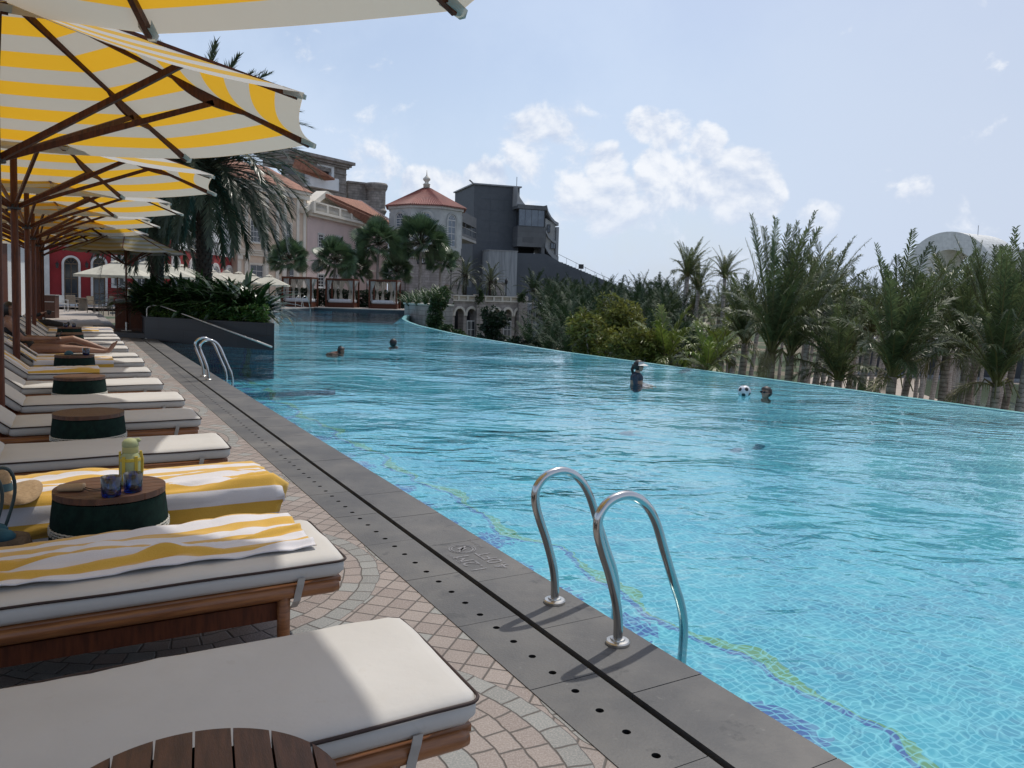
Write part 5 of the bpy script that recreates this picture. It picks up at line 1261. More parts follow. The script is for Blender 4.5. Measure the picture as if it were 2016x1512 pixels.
# ================================================================= VEGETATION
def leafmat(name, c, c2, tr=.18, rough=.38, rand=.25, spec=.5):
    return mat(name, c, rough, c2, 1.2, 3, rand=rand, trans=tr, spec=spec)
lf_coco = leafmat('coconut_leaf', (.120, .150, .060), (.070, .095, .042), .34, .42, .35, .4)
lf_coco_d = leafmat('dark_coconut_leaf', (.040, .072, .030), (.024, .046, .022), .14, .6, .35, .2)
lf_young = leafmat('bright_young_leaf', (.17, .21, .035), (.09, .13, .025), .25, .4, .3)
lf_date = leafmat('date_palm_leaf', (.088, .108, .064), (.052, .068, .042), .28, .36, .3)
lf_fan = leafmat('fan_palm_leaf', (.090, .145, .065), (.055, .10, .052), .12, .4, .3)
lf_strap = leafmat('strap_leaf', (.020, .055, .014), (.010, .030, .009), .14, .3, .35)
lf_hedge = leafmat('hedge_leaf', (.080, .15, .020), (.035, .080, .014), .18, .5, .4)
lf_mango = leafmat('olive_shrub_leaf', (.25, .25, .05), (.10, .12, .028), .2, .45, .5)
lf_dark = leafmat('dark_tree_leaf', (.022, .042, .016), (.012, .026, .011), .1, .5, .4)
lf_vine = leafmat('vine_leaf', (.055, .095, .025), (.028, .055, .018), .15, .55, .4)
rach_m = mat('frond_stalk', (.16, .15, .045), .6, (.11, .09, .035), 2)
rach_d = mat('dark_frond_stalk', (.045, .045, .02), .6)
def trunkmat(name, c1, c2, freq):
    m = bpy.data.materials.new(name); m.use_nodes = True; nt = m.node_tree; b = nt.nodes['Principled BSDF']; b.inputs['Roughness'].default_value = .9
    tc = N(nt, 'ShaderNodeTexCoord'); no = N(nt, 'ShaderNodeTexNoise', {'Vector': tc.outputs['Object'], 'Scale': 5., 'Detail': 6.}).outputs[0]
    se = N(nt, 'ShaderNodeSeparateXYZ', {0: tc.outputs['Object']})
    z = M(nt, 'ADD', M(nt, 'MULTIPLY', se.outputs['Z'], freq), M(nt, 'MULTIPLY', no, 1.3)); f = M(nt, 'FRACT', z); e = SS(nt, f, .0, .22)
    c = MIX(nt, SS(nt, no, .35, .65), c1, c2); c = MIX(nt, e, tuple(x*.35 for x in c1), c); nt.links.new(c, b.inputs['Base Color'])
    nt.links.new(N(nt, 'ShaderNodeBump', {'Height': M(nt, 'ADD', e, no), 'Strength': .8, 'Distance': .03}).outputs[0], b.inputs['Normal']); return m
tr_coco = trunkmat('ringed_palm_trunk', (.44, .39, .345), (.31, .27, .235), 7.)
tr_coco2 = trunkmat('rough_palm_trunk', (.38, .30, .245), (.22, .165, .13), 8.)
def frond(mb, base, az, el0, L, droop, nl, ll, lw, rng, wind=0., rw=.03, vfold=.30, hang=.3, start=.16, seg=12, two=True, spread=55, lm=0):
    base = Vector(base); p = base.copy(); pts = [p.copy()]; ds = []; curl = rng.uniform(-.15, .15)
    for i in range(seg):
        u = (i+.5)/seg; el = el0 - droop*u**1.4; a = az + curl*u; d = Vector((cos(a)*cos(el), sin(a)*cos(el), sin(el))); d = (d + Vector((wind, -.2*wind, 0))*u*.8).normalized()
        ds.append(d); p = p + d*L/seg; pts.append(p.copy())
    ds.append(ds[-1])
    mb.tube(pts, [rw*(1-.9*i/seg) for i in range(seg+1)], 4, 1, caps=False)
    up = Vector((0, 0, 1))
    for i in range(nl):
        u = start+(1-start)*(i+.5)/nl; k = u*seg; j = min(int(k), seg-1); q = pts[j].lerp(pts[j+1], k-j); d = ds[j]
        side = d.cross(up); side = side.normalized() if side.length > .15 else Vector((-sin(az), cos(az), 0)); nrm = side.cross(d).normalized()
        prof = (.35+.65*sin(pi*min(1., (u-start)/(1-start)*.86+.12)))
        fa = radians(spread - 28*u + rng.uniform(-7, 7))
        for sg in (-1, 1):
            if rng.random() < .05: continue
            l = ll*prof*rng.uniform(.82, 1.1); v = (side*sg*sin(fa) + d*cos(fa) + nrm*(vfold+rng.uniform(-.12, .12))).normalized()
            v = (v + Vector((wind*.7, -.1*wind, 0))).normalized()
            w = v.cross(nrm).normalized()*lw*.5
            m_ = q+v*l*.5 - up*hang*l*.12; e = q+v*l - up*hang*l*(.5+rng.uniform(-.35, .9))
            if two: mb.add([q-w*.6, q+w*.6, m_+w, m_-w, e], [(0, 1, 2, 3), (3, 2, 4)], lm)
            else: mb.add([q-w, q+w, e], [(0, 1, 2)], lm)
def coco_crown(seed, nf=28, L=4.0, up=.85, wind=.24, nl=48, ll=.66, lw=.040, mats=None, two=True, dp=1., dead=2):
    rng = random.Random(seed); mb = MB()
    for i in range(nf):
        az = i*2.399+rng.uniform(-.3, .3); u = i/nf
        el = radians(89 - 48*u*up - rng.uniform(0, 8)); dq = (26+40*u)*dp; lq = L*rng.uniform(.74, 1.04)*(1-.16*u)
        if u > .55: lq *= .86-.35*(u-.55); dq = 48+60*(u-.55)*2; el -= radians(14*(u-.55)*2)
        frond(mb, (0.05*cos(az), .05*sin(az), 0), az, el, lq, radians(dq), nl, ll, lw, rng, wind, .038, vfold=.20, hang=.55, two=two, spread=56)
    for k in range(dead):
        az = rng.uniform(0, 6.28); frond(mb, (0, 0, -.1), az, radians(rng.uniform(5, 25)), L*rng.uniform(.35, .5), radians(95), nl//2, ll*.8, lw*.8, rng, 0, .03, hang=1.2, two=two, lm=1)
    # young spear and a couple of bare stalks
    for k in range(5):
        az = rng.uniform(0, 6.28); mb.tube([(0, 0, -.1), (.35*cos(az), .35*sin(az), .15), (.6*cos(az), .6*sin(az), -.35)], [.05, .03, .015], 4, 1)
    return mb.mesh('crown', mats or [lf_coco, rach_m])
CC = [coco_crown(s) for s in (1, 2, 3)]
CCtall = [coco_crown(11, 32, 4.5, .26, .16, 56, .54, .036, dp=.42), coco_crown(12, 30, 4.2, .34, .20, 54, .56, .036, dp=.55), coco_crown(13, 32, 4.3, .42, .28, 54, .60, .036, dp=.62)]
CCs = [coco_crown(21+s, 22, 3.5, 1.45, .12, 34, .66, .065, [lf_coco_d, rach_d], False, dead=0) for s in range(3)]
CCm = [coco_crown(31+s, 22, 3.8, 1.2, .24, 42, .66, .055, [lf_coco, rach_m], False) for s in range(2)]
CCy = [coco_crown(41, 14, 2.6, 1.2, .1, 34, .65, .05, [lf_young, rach_m])]
def palm(name, top, lean, r0, crown, cs, rz, label, group, tm=None, zb=-5., cat='palm tree', bulge=1.25, rings=14):
    top = Vector(top); h = top.z-zb; base = Vector((top.x-lean[0], top.y-lean[1], zb)); e = empty(name, base, 0, label, cat, group)
    mb = MB(); pts = []; rs = []
    for i in range(rings+1):
        u = i/rings; pts.append(Vector((lean[0]*(u**.8), lean[1]*u, h*u))); rs.append(r0*(bulge if i == 0 else 1.)*(1-.30*u))
    mb.tube(pts, rs, 10, caps=True); mb.build('trunk', tm or tr_coco, e, True)
    c = child('crown', crown, e, (lean[0], lean[1], h)); c.rotation_euler = (0, .09, rz) if 'coco' in name else (0, 0, rz); c.scale = (cs,)*3
    return e
G_R = 'coconut palms beyond the infinity edge'
# (crown base px, py, depth, scale, mesh set, lean per metre of height, trunk radius, label)
main = [
 (1353, 545, 44, 0.60, CC[0], .05, .17, 'slender coconut palm left of the tall group, one frond flung out to the left'),
 (1427, 548, 46, 0.50, CC[1], .02, .14, 'small-crowned slender coconut palm second from the left'),
 (1375, 572, 48, 0.56, CC[2], .06, .15, 'coconut palm tucked just right of the slender left one'),
 (1466, 676, 25, 0.60, CCtall[1], .02, .13, 'short coconut palm with yellow-green leaf bases, left of the tallest'),
 (1519, 694, 21.5, 0.86, CCtall[0], .015, .155, 'tallest coconut palm, its crown reaching highest into the sky'),
 (1556, 700, 22.5, 0.76, CCtall[1], .02, .15, 'coconut palm leaning on the tallest one, ringed brown trunk'),
 (1626, 612, 30, 0.80, CC[1], .09, .15, 'coconut palm with a wide wind-blown crown right of the tallest'),
 (1650, 748, 21, 0.62, CC[2], .03, .13, 'low coconut palm whose crown starts at the pool edge'),
 (1716, 655, 27, 0.68, CCm[0], .13, .14, 'strongly leaning coconut palm left of the broad-crowned one'),
 (1757, 742, 18.5, 0.80, CCtall[2], .05, .15, 'broad-crowned coconut palm in front of the dark wall'),
 (1800, 690, 24, 0.72, CC[0], .16, .12, 'thin coconut palm leaning right between the dark wall trunks'),
 (1866, 684, 24, 0.82, CC[2], .04, .16, 'coconut palm with smooth grey trunk before the lake'),
 (1930, 672, 27, 0.76, CC[1], .16, .16, 'leaning coconut palm right of the smooth grey trunk'),
 (1962, 756, 18, 0.80, CCtall[0], .02, .13, 'coconut palm with bunched upright fronds near the right edge'),
 (2000, 690, 25, 0.78, CC[0], .13, .14, 'leaning coconut palm cut by the right edge'),
 (1590, 668, 27, 0.80, CCtall[2], .05, .14, 'coconut palm squeezed between the tallest pair and the wind-blown crown'),
 (1682, 690, 29, 0.74, CCtall[1], .10, .13, 'coconut palm behind the low one, thin pale trunk leaning right'),
 (1905, 700, 21, 0.72, CCtall[1], .09, .12, 'small upright coconut palm right of the smooth grey trunk'),
 (2035, 640, 24, 0.70, CC[2], .10, .15, 'coconut palm mostly outside the right edge'),
 (1985, 560, 38, 0.50, CCm[1], .05, .14, 'coconut palm crown in front of the giant arch leg'),
]
for i, (px, py, Y, cs, cr, ln, r0, lb) in enumerate(main):
    t = D(px, py, Y); palm('coconut_palm', t, (ln*(t.z+5), -.02*(t.z+5)), r0, cr, cs, i*1.3, lb, G_R, tr_coco2 if py > 670 else tr_coco)
rng = random.Random(5)
# further palms of the grove behind them
GL = ['coconut palm in the grove behind the tall group at the right', 'coconut palm in the dark grove below the grandstand wedge', 'low coconut palm just outside the infinity edge, in the dark grove']
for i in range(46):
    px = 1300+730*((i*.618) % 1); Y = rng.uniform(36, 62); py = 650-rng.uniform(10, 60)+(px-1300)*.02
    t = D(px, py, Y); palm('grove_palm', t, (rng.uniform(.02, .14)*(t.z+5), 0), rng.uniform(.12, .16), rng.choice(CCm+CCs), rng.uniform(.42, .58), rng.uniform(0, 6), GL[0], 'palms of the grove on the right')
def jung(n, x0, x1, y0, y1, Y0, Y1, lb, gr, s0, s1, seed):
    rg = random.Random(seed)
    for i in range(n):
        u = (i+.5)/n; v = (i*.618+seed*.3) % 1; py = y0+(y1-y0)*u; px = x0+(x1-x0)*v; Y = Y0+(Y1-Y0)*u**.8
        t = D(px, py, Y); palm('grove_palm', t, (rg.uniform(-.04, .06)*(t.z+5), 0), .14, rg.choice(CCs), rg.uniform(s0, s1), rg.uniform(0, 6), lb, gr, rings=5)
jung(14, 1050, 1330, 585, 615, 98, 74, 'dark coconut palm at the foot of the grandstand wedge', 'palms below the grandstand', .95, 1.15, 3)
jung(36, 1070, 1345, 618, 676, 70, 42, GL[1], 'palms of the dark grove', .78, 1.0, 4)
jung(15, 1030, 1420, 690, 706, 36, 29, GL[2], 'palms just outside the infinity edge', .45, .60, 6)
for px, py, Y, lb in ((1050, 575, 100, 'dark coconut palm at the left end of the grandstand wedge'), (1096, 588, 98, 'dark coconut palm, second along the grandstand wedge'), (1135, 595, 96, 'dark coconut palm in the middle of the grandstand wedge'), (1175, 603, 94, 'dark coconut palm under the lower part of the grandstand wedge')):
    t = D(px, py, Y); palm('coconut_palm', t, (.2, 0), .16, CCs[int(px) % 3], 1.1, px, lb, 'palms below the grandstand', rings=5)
for px, py, Y, lb in ((1392, 728, 19.5, 'bright yellow-green young palm at the pool edge near the woman'), (1310, 712, 24, 'young green palm fronds behind the woman with the visor'), (1420, 700, 27, 'young green palm just left of the slender grey trunk')):
    t = D(px, py, Y); palm('young_palm', t, (.1, 0), .10, CCy[0], .55 if Y < 20 else .8, px, lb, 'young palms along the infinity edge', rings=5)
# ---- leafy masses
def leaf_cluster(mb, c, rng, n, r, l, w, mi=0, up=.3):
    for _ in range(n):
        a, b = rng.uniform(0, 2*pi), math.asin(rng.uniform(-.5, 1)); d = Vector((cos(a)*cos(b), sin(a)*cos(b), sin(b)+up)).normalized(); s = d.cross(Vector((rng.uniform(-1, 1), rng.uniform(-1, 1), rng.uniform(-1, 1)))).normalized()*w*.5
        o = c + d*r*rng.random(); m_ = o+d*l*.5; e = o+d*l-Vector((0, 0, l*.25)); mb.add([o, m_+s, e, m_-s], [(0, 1, 2, 3)], mi)
def leafy(name, c, R, n, l, w, m, label, cat, seed, zb=-5, nper=9, trunk=.12, group=None, shell=.55):
    rng = random.Random(seed); c = Vector(c); e = empty(name, (c.x, c.y, zb), 0, label, cat, group); mb = MB(); lc = c-e.location
    lobes = [(Vector((rng.uniform(-.6, .6)*R[0], rng.uniform(-.5, .5)*R[1], rng.uniform(-.45, .75)*R[2])), rng.uniform(.35, .6)) for _ in range(9)]
    for i in range(n):
        lo, k = rng.choice(lobes); a, b = rng.uniform(0, 2*pi), math.asin(rng.uniform(-.9, 1)); rr = rng.uniform(shell, 1)*k
        p = lc + lo + Vector((cos(a)*cos(b)*R[0]*rr, sin(a)*cos(b)*R[1]*rr, sin(b)*R[2]*rr))
        leaf_cluster(mb, p, rng, nper, l*.4, l, w)
    mb.build('crown', m, e)
    mb = MB(); mb.tube([(0, 0, 0), (.1, 0, lc.z*.6), (0, .1, lc.z)], [trunk, trunk*.8, trunk*.4], 7)
    for k in range(4): lo = lobes[k][0]; mb.tube([(.05, 0, lc.z*.55), lc+lo*.8], [trunk*.5, trunk*.15], 5)
    mb.build('trunk', tr_coco, e); return e
for px, py, Y, R, n, lb, sd in ((1175, 690, 25, (1.0, .9, 1.15), 260, 'olive-green leafy tree at the pool edge, leftmost of three', 1), (1255, 690, 24, (.95, .8, .75), 300, 'olive-green leafy tree at the pool edge behind the woman with the visor', 2), (1215, 660, 28, (1.2, 1., 1.2), 280, 'olive-green leafy tree standing between and behind the two at the pool edge', 3)):
    leafy('mango_tree', D(px, py, Y), R, n, .21, .075, lf_mango, lb, 'tree', sd, nper=12, group='olive leafy trees')
leafy('dark_tree', D(972, 655, 47), (.95, .9, 1.25), 330, .22, .12, lf_dark, 'dark broad-leaved tree in front of the stone arcade', 'tree', 5, nper=9)
leafy('dark_tree', D(1035, 700, 34), (1.1, 1., .7), 220, .22, .11, lf_dark, 'low dark tree at the pool edge right of the arcade', 'tree', 6, nper=9)
leafy('hanging_creeper', D(862, 618, 42), (.55, .5, 1.5), 420, .16, .10, lf_vine, 'thick creeper hanging down the planter end beside the arcade', 'creeper', 7, nper=8, zb=-4)
leafy('hanging_creeper', D(893, 662, 38), (.8, .7, .45), 260, .18, .10, lf_vine, 'green creeper mound at the foot of the arcade', 'creeper', 8, nper=8, zb=-4)
for x, lb in ((884, 'thin creeper on the left pilaster of the arcade'), (944, 'thin creeper on the middle pilaster of the arcade'), (1026, 'creeper cap on the right pilaster of the arcade')):
    leafy('hanging_creeper', D(x, 594 if x < 1000 else 588, 82.5), (.42, .3, 1.2 if x < 1000 else .6), 130, .2, .12, lf_vine, lb, 'creeper', x, nper=6, zb=-5, trunk=.04)
# grass-like shrub bank on its pale wall, right end of the far terrace
strap_cache = {}
def strap_plant(seed, n=26, L=.85, w=.065, m=None, flat=.5):
    rng = random.Random(seed); mb = MB()
    for i in range(n):
        az = rng.uniform(0, 2*pi); el = radians(rng.uniform(35, 86)); l = L*rng.uniform(.65, 1.1); d = Vector((cos(az)*cos(el), sin(az)*cos(el), sin(el))); s = Vector((-sin(az), cos(az), 0))
        p = Vector((cos(az)*.05, sin(az)*.05, 0)); vs = []; K = 5
        for k in range(K+1):
            u = k/K; ww = w*.5*(sin(pi*(.12+.86*u)))**.7 if k < K else .002; vs += [p-s*ww, p+s*ww]
            el2 = el - radians(85)*u*rng.uniform(.8, 1.1); d = Vector((cos(az)*cos(el2), sin(az)*cos(el2), sin(el2))); p = p+d*l/K
        mb.add(vs, [(2*k, 2*k+1, 2*k+3, 2*k+2) for k in range(K)])
    return mb.mesh('leaves', m or lf_strap)
SP = [strap_plant(100+k, 54, 1.25, .085) for k in range(4)]; SG = [strap_plant(120+k, 46, .95, .05, lf_vine) for k in range(2)]
rng = random.Random(9)
def in_quad(u, v): return PA.lerp(PB, u).lerp(PD.lerp(PC, u), v)
k = 0
for v in (.075, .11, .16, .22, .30, .40, .52, .66, .82):
    nrow = 8 if v < .3 else 7
    for i in range(nrow):
        u = (i+.5+rng.uniform(-.3, .3))/nrow
        p = in_quad(min(u, .93), v); e = bpy.data.objects.new('strap_leaf_plant', SP[k % 4]); col.objects.link(e); e.location = (p.x, p.y, .672); e.rotation_euler = (rng.uniform(-.15, .15), rng.uniform(-.15, .15), rng.uniform(0, 6)); e.scale = (rng.uniform(1.0, 1.3)*(1.15 if v > .1 else .8),)*3
        tag(e, ('dark strap-leaved shrub in the back of the slate planter' if v > .2 else 'strap-leaved shrub rising behind the low hedge in the slate planter'), 'shrub', 'strap-leaved shrubs filling the planter'); k += 1
mb = MB(); rg = random.Random(4)
for i in range(1500):
    u, v = rg.uniform(.06, .965), rg.uniform(.004, .062); p = in_quad(u, v); hh = .42*(1-(v/.08)**2)+.05*sin(u*23)
    leaf_cluster(mb, Vector((p.x, p.y, .67+rg.uniform(0, hh))), rg, 9, .05, .085, .05)
tag(mb.build('low_hedge', lf_hedge), 'low bright green hedge along the front top of the slate planter', 'hedge')
bank = [D(x, y, Y) for x, y, Y in ((806, 594, 62), (822, 592, 60), (838, 590, 58), (854, 588, 57), (868, 586, 57), (815, 586, 66), (832, 583, 64), (850, 580, 62), (866, 578, 62), (797, 592, 66))]
for i, p in enumerate(bank):
    e = bpy.data.objects.new('grassy_shrub', SG[i % 2]); col.objects.link(e); e.location = p-Vector((0, 0, .35)); e.rotation_euler = (0, 0, i*1.1); e.scale = (1.7,)*3; tag(e, 'arching grassy shrub on the pale wall right of the day beds', 'shrub', 'grassy shrubs on the pale wall')
f = Fac(D(796, 620, 63), D(850, 620, 57)); r = bld('planter_wall', f, 'pale stone planter wall at the right end of the far pool edge', 'wall'); mb = MB(); z1 = f.px(822, 600)[1]; f.box(mb, 0, f.L, -4, z1, -1.6, 0); mb.build('wall', stone_pale, r, world=True); mb = MB(); f.box(mb, -.05, f.L+.05, z1, z1+.12, -1.7, .08); mb.build('coping', trim_be, r, world=True)
# dark hedge behind the day beds
mb = MB(); rg = random.Random(14); a, b2 = D(545, 590, 73), D(800, 590, 73)
for i in range(2600):
    p = a.lerp(b2, rg.random()); leaf_cluster(mb, Vector((p.x, p.y+rg.uniform(-.5, .5), rg.uniform(.2, 1.75))), rg, 6, .1, .2, .11)
tag(mb.build('tall_hedge', lf_dark), 'tall dark hedge running behind the day bed pavilions', 'hedge')
# ---- date palms
def date_crown(seed, nf=124, L=4.2, nl=70, ll=.70, lw=.055, m=None):
    rng = random.Random(seed); mb = MB()
    for i in range(nf):
        az = i*2.399; u = i/nf; el = radians(86-118*u+rng.uniform(-6, 6)); frond(mb, (.12*cos(az), .12*sin(az), -.25*u), az, el, L*rng.uniform(.85, 1.05), radians(52+34*sin(pi*u)), nl, ll, lw, rng, 0, .03, .3, .25, .1, 12, False, 48)
    return mb.mesh('crown', m or [lf_date, rach_d])
DC = [date_crown(51), date_crown(52)]
def rough_trunk(mb, h, r, n=18, rows=None):
    # a trunk covered with cut leaf bases
    rows = rows or int(h/.16); rg = random.Random(int(r*1000)); mb.tube([(0, 0, 0), (0, 0, h)], [r*.9, r*.82], 12)
    for j in range(rows):
        for i in range(9):
            a = 2*pi*(i+.5*(j % 2))/9+rg.uniform(-.05, .05); z = h*j/rows; d = Vector((cos(a), sin(a), 0)); s = Vector((-sin(a), cos(a), 0)); R_ = r*.86; q = d*R_+Vector((0, 0, z)); w = r*.36; l = .20
            mb.add([q-s*w, q+s*w, q+s*w*.7+d*r*.24+Vector((0, 0, l)), q-s*w*.7+d*r*.24+Vector((0, 0, l)), q-s*w*.6+Vector((0, 0, l*1.05)), q+s*w*.6+Vector((0, 0, l*1.05))], [(0, 1, 2, 3), (3, 2, 5, 4), (1, 5, 2), (0, 3, 4)])
def date_palm(px, ytop, Y, r, cs, crown, rz, label, zb, group):
    t = D(px, ytop, Y); e = empty('date_palm', (t.x, t.y, zb), 0, label, 'palm tree', group); mb = MB(); rough_trunk(mb, t.z-zb, r); mb.build('trunk', bark, e)
    c = child('crown', crown, e, (0, 0, t.z-zb)); c.scale = (cs,)*3; c.rotation_euler = (0, 0, rz)
date_palm(402, 322, 28.5, .27, 1.02, DC[0], .4, 'big date palm with a thick scarred trunk rising from the slate planter', .6, 'date palms in the planter')
date_palm(309, 400, 34, .27, .92, DC[1], 2.4, 'second date palm in the planter, left of the big one', .6, 'date palms in the planter')
DCs = date_crown(61, 40, 2.6, 26, .42, .06)
date_palm(916, 541, 88, .2, 1., DCs, 1, 'small date palm on the terrace below the footbridge', -1, 'small date palms by the lamp posts')
date_palm(966, 553, 88, .2, 1., DCs, 2, 'small date palm in front of the pale annex', -1, 'small date palms by the lamp posts')
# ---- fan palms
def fan_crown(seed, nf=60):
    rng = random.Random(seed); mb = MB()
    for i in range(nf):
        az = i*2.399; u = i/nf; el = radians(88-125*u+rng.uniform(-8, 8)); d = Vector((cos(az)*cos(el), sin(az)*cos(el), sin(el))); pl = rng.uniform(.75, 1.3); c = d*pl; s = Vector((-sin(az), cos(az), 0)); up = s.cross(d); ro = rng.uniform(-1.35, 1.35); s, up = s*cos(ro)+up*sin(ro), up*cos(ro)-s*sin(ro)
        mb.tube([(0, 0, 0), c], [.025, .015], 4, 1, caps=False)
        R_ = rng.uniform(.72, .9); ns = 22; fold = rng.uniform(.1, .25)
        for k in range(ns):
            a0 = radians(-125+250*k/ns); a1 = radians(-125+250*(k+.92)/ns); am = (a0+a1)/2
            def V(a, r_, dr=0.): return c + (d*cos(a)+s*sin(a))*r_ - up*fold*abs(sin(a))*r_*.3 - Vector((0, 0, dr))
            mb.add([c, V(a0, R_*.6), V(am, R_*(1-.18*abs(sin(am))), R_*.12), V(a1, R_*.6)], [(0, 1, 2, 3)])
    return mb.mesh('crown', [lf_fan, rach_d])
FC = [fan_crown(71), fan_crown(72), fan_crown(73)]
for i, (px, py, Y, cs, zb, lb) in enumerate(((568, 510, 72, 1.15, .2, 'fan palm in front of the beige townhouse'), (660, 512, 76, 1.35, .2, 'fan palm in front of the pink townhouse window'), (745, 480, 78, 1.55, .2, 'fan palm covering the corner of the pink townhouse'), (829, 478, 80, 1.75, .2, 'largest fan palm, in front of the octagonal tower'), (700, 530, 80, 1.1, .2, 'low fan palm behind the middle day bed'), (868, 512, 82, 1.1, .2, 'small fan palm right of the largest one'), (781, 535, 82, 1.1, .2, 'low fan palm between the two tall ones'))):
    t = D(px, py, Y); palm('fan_palm', t, (.1, 0), .17, FC[i % 3], cs, i, lb, 'fan palms by the far terrace', tr_coco, zb)
# ================================================================= PEOPLE AND SMALL THINGS
def body_mesh(name, parts, blobs, mats, voxel=.012, smooth=3):
    """one continuous surface: tapered limbs and ellipsoids fused by a voxel remesh"""
    mb = MB()
    for pts in parts:
        P = [Vector(p[:3]) for p in pts]; mb.tube(P, [p[3] for p in pts], 12)
        for p, q in zip(P, pts): mb.ball(p, q[3], 12)
    for c, r in blobs: mb.ball(c, r, 16)
    o = bpy.data.objects.new('tmp', mb.mesh('tmp', mats)); col.objects.link(o)
    m = o.modifiers.new('r', 'REMESH'); m.mode = 'VOXEL'; m.voxel_size = voxel
    m = o.modifiers.new('s', 'SMOOTH'); m.iterations = smooth; m.factor = .5
    dg = bpy.context.evaluated_depsgraph_get(); me = bpy.data.meshes.new_from_object(o.evaluated_get(dg)); bpy.data.objects.remove(o)
    me.name = name; me.polygons.foreach_set('use_smooth', [True]*len(me.polygons))
    return me
def head_parts(c, f, r=.098, tilt=0.):
    """skull, jaw, nose, ears and lips as blobs; f = facing (unit, level)"""
    c = Vector(c); f = Vector(f).normalized(); s = Vector((-f.y, f.x, 0)); u = Vector((0, 0, 1))
    bl = [(c, (r*.86, r*.86, r*1.05)), (c+f*r*.18-u*r*.45, (r*.62, r*.62, r*.62)), (c+f*r*.60-u*r*.78, (r*.28,)*3)]
    bl += [(c+f*r*.93-u*r*.18, (r*.13, r*.13, r*.2)), (c+f*r*.80-u*r*.52, (r*.16, r*.2, r*.08))]
    bl += [(c+s*sg*r*.84-u*r*.12, (r*.14, r*.14, r*.24)) for sg in (-1, 1)]
    return bl
def shell(mb, c, R, f, keep, n=20, rz=1.):
    """part of an ellipsoid (hair cap): keep(dir in head axes) decides each face"""
    c = Vector(c); f = Vector(f).normalized(); s = Vector((-f.y, f.x, 0)); u = Vector((0, 0, 1)); L = n//2
    def P(i, j): th = pi*i/L; ph = 2*pi*j/n; return (cos(ph)*sin(th), sin(ph)*sin(th), cos(th))
    for i in range(L):
        for j in range(n):
            d = [P(i, j), P(i+1, j), P(i+1, j+1), P(i, j+1)]; m_ = [sum(q[k] for q in d)/4 for k in range(3)]
            if keep(*m_): mb.add([c+f*q[0]*R+s*q[1]*R+u*q[2]*R*rz for q in d], [(0, 1, 2, 3)])
def sunglasses(parent, c, f, r=.098):
    c = Vector(c); f = Vector(f).normalized(); s = Vector((-f.y, f.x, 0)); mb = MB()
    for sg in (-1, 1):
        mb.ball(c+f*r*.80+s*sg*r*.38+Vector((0, 0, r*.12)), (r*.30, r*.30, r*.22), 10); mb.tube([c+f*r*.7+s*sg*r*.66+Vector((0, 0, r*.16)), c-f*r*.05+s*sg*r*.93+Vector((0, 0, r*.1))], r*.05, 5)
    mb.tube([c+f*r*.95-s*r*.2+Vector((0, 0, r*.14)), c+f*r*.95+s*r*.2+Vector((0, 0, r*.14))], r*.05, 5); return mb.build('sunglasses', black_m, parent, True)
WZ = -.06
def at_water(px, py): return G(px, py, WZ)
# woman with the visor, standing chest deep
p = at_water(1253, 755); r = empty('person', (p.x, p.y, WZ), 0, 'woman in dark rash vest and white sun visor standing chest-deep in the pool', 'person')
f = Vector((.93, -.36, 0)); s = Vector((-f.y, f.x, 0)); u = Vector((0, 0, 1))
hc = f*.03+u*.345
parts = [[(0, 0, -.06, .118), (0, 0, -.05, .12), (0, 0, .10, .125)], [(*(u*.12), .06), (*(f*.015+u*.26), .045)]]
for sg in (-1, 1):
    sh = s*sg*.15+u*.135; parts.append([(*sh, .055), (*(s*sg*.185+u*-.02+f*.03), .042), (*(s*sg*.17-u*.05+f*.2), .034), (*(s*sg*.16-u*.05+f*.28), .026)])
    for k in range(5): b_ = s*sg*.16-u*.045+f*.29+s*(k-2)*.013; parts.append([(*b_, .009), (*(b_+f*.05-u*.01), .008), (*(b_+f*.075-u*.03), .006)])
bd = MB(); me = body_mesh('body', parts, head_parts(hc, f, .096), skin, .0085, 3); child('body', me, r)
o = bpy.data.objects['body'] if False else None
parts2 = [[(0, 0, -.05, .124), (0, 0, -.05, .128), (0, 0, .10, .130), (0, 0, .17, .075)]]
for sg in (-1, 1): parts2.append([(*(s*sg*.10+u*.15), .055), (*(s*sg*.15+u*.135), .062), (*(s*sg*.187+u*-.02+f*.03), .050), (*(s*sg*.172-u*.045+f*.18), .041)])
child('rash_vest', body_mesh('rash_vest', parts2, [], cloth_navy, .012, 3), r)
mb = MB(); shell(mb, hc+u*.012, .106, f, lambda x, y, z: x < .25 or z > .55); mb.tube([hc-f*.09+u*.02, hc-f*.125-u*.08, hc-f*.105-u*.2], [.035, .032, .012], 8); mb.build('hair', hair_m, r, True)
mb = MB(); vis = []
for k in range(13):
    a = radians(-80+160*k/12); d = f*cos(a)+s*sin(a); vis.append((hc+d*.104+u*.045, hc+d*(.104+.085*cos(a*.8))+u*.015, hc+d*.106+u*.085))
for k in range(12):
    a, b2 = vis[k], vis[k+1]; mb.quad(a[0], a[1], b2[1], b2[0]); mb.quad(a[0]+u*.004, b2[0]+u*.004, b2[1]+u*.004, a[1]+u*.004); mb.quad(a[0], b2[0], b2[2], a[2])
mb.build('visor', frame_w, r, True); sunglasses(r, hc, f, .096)
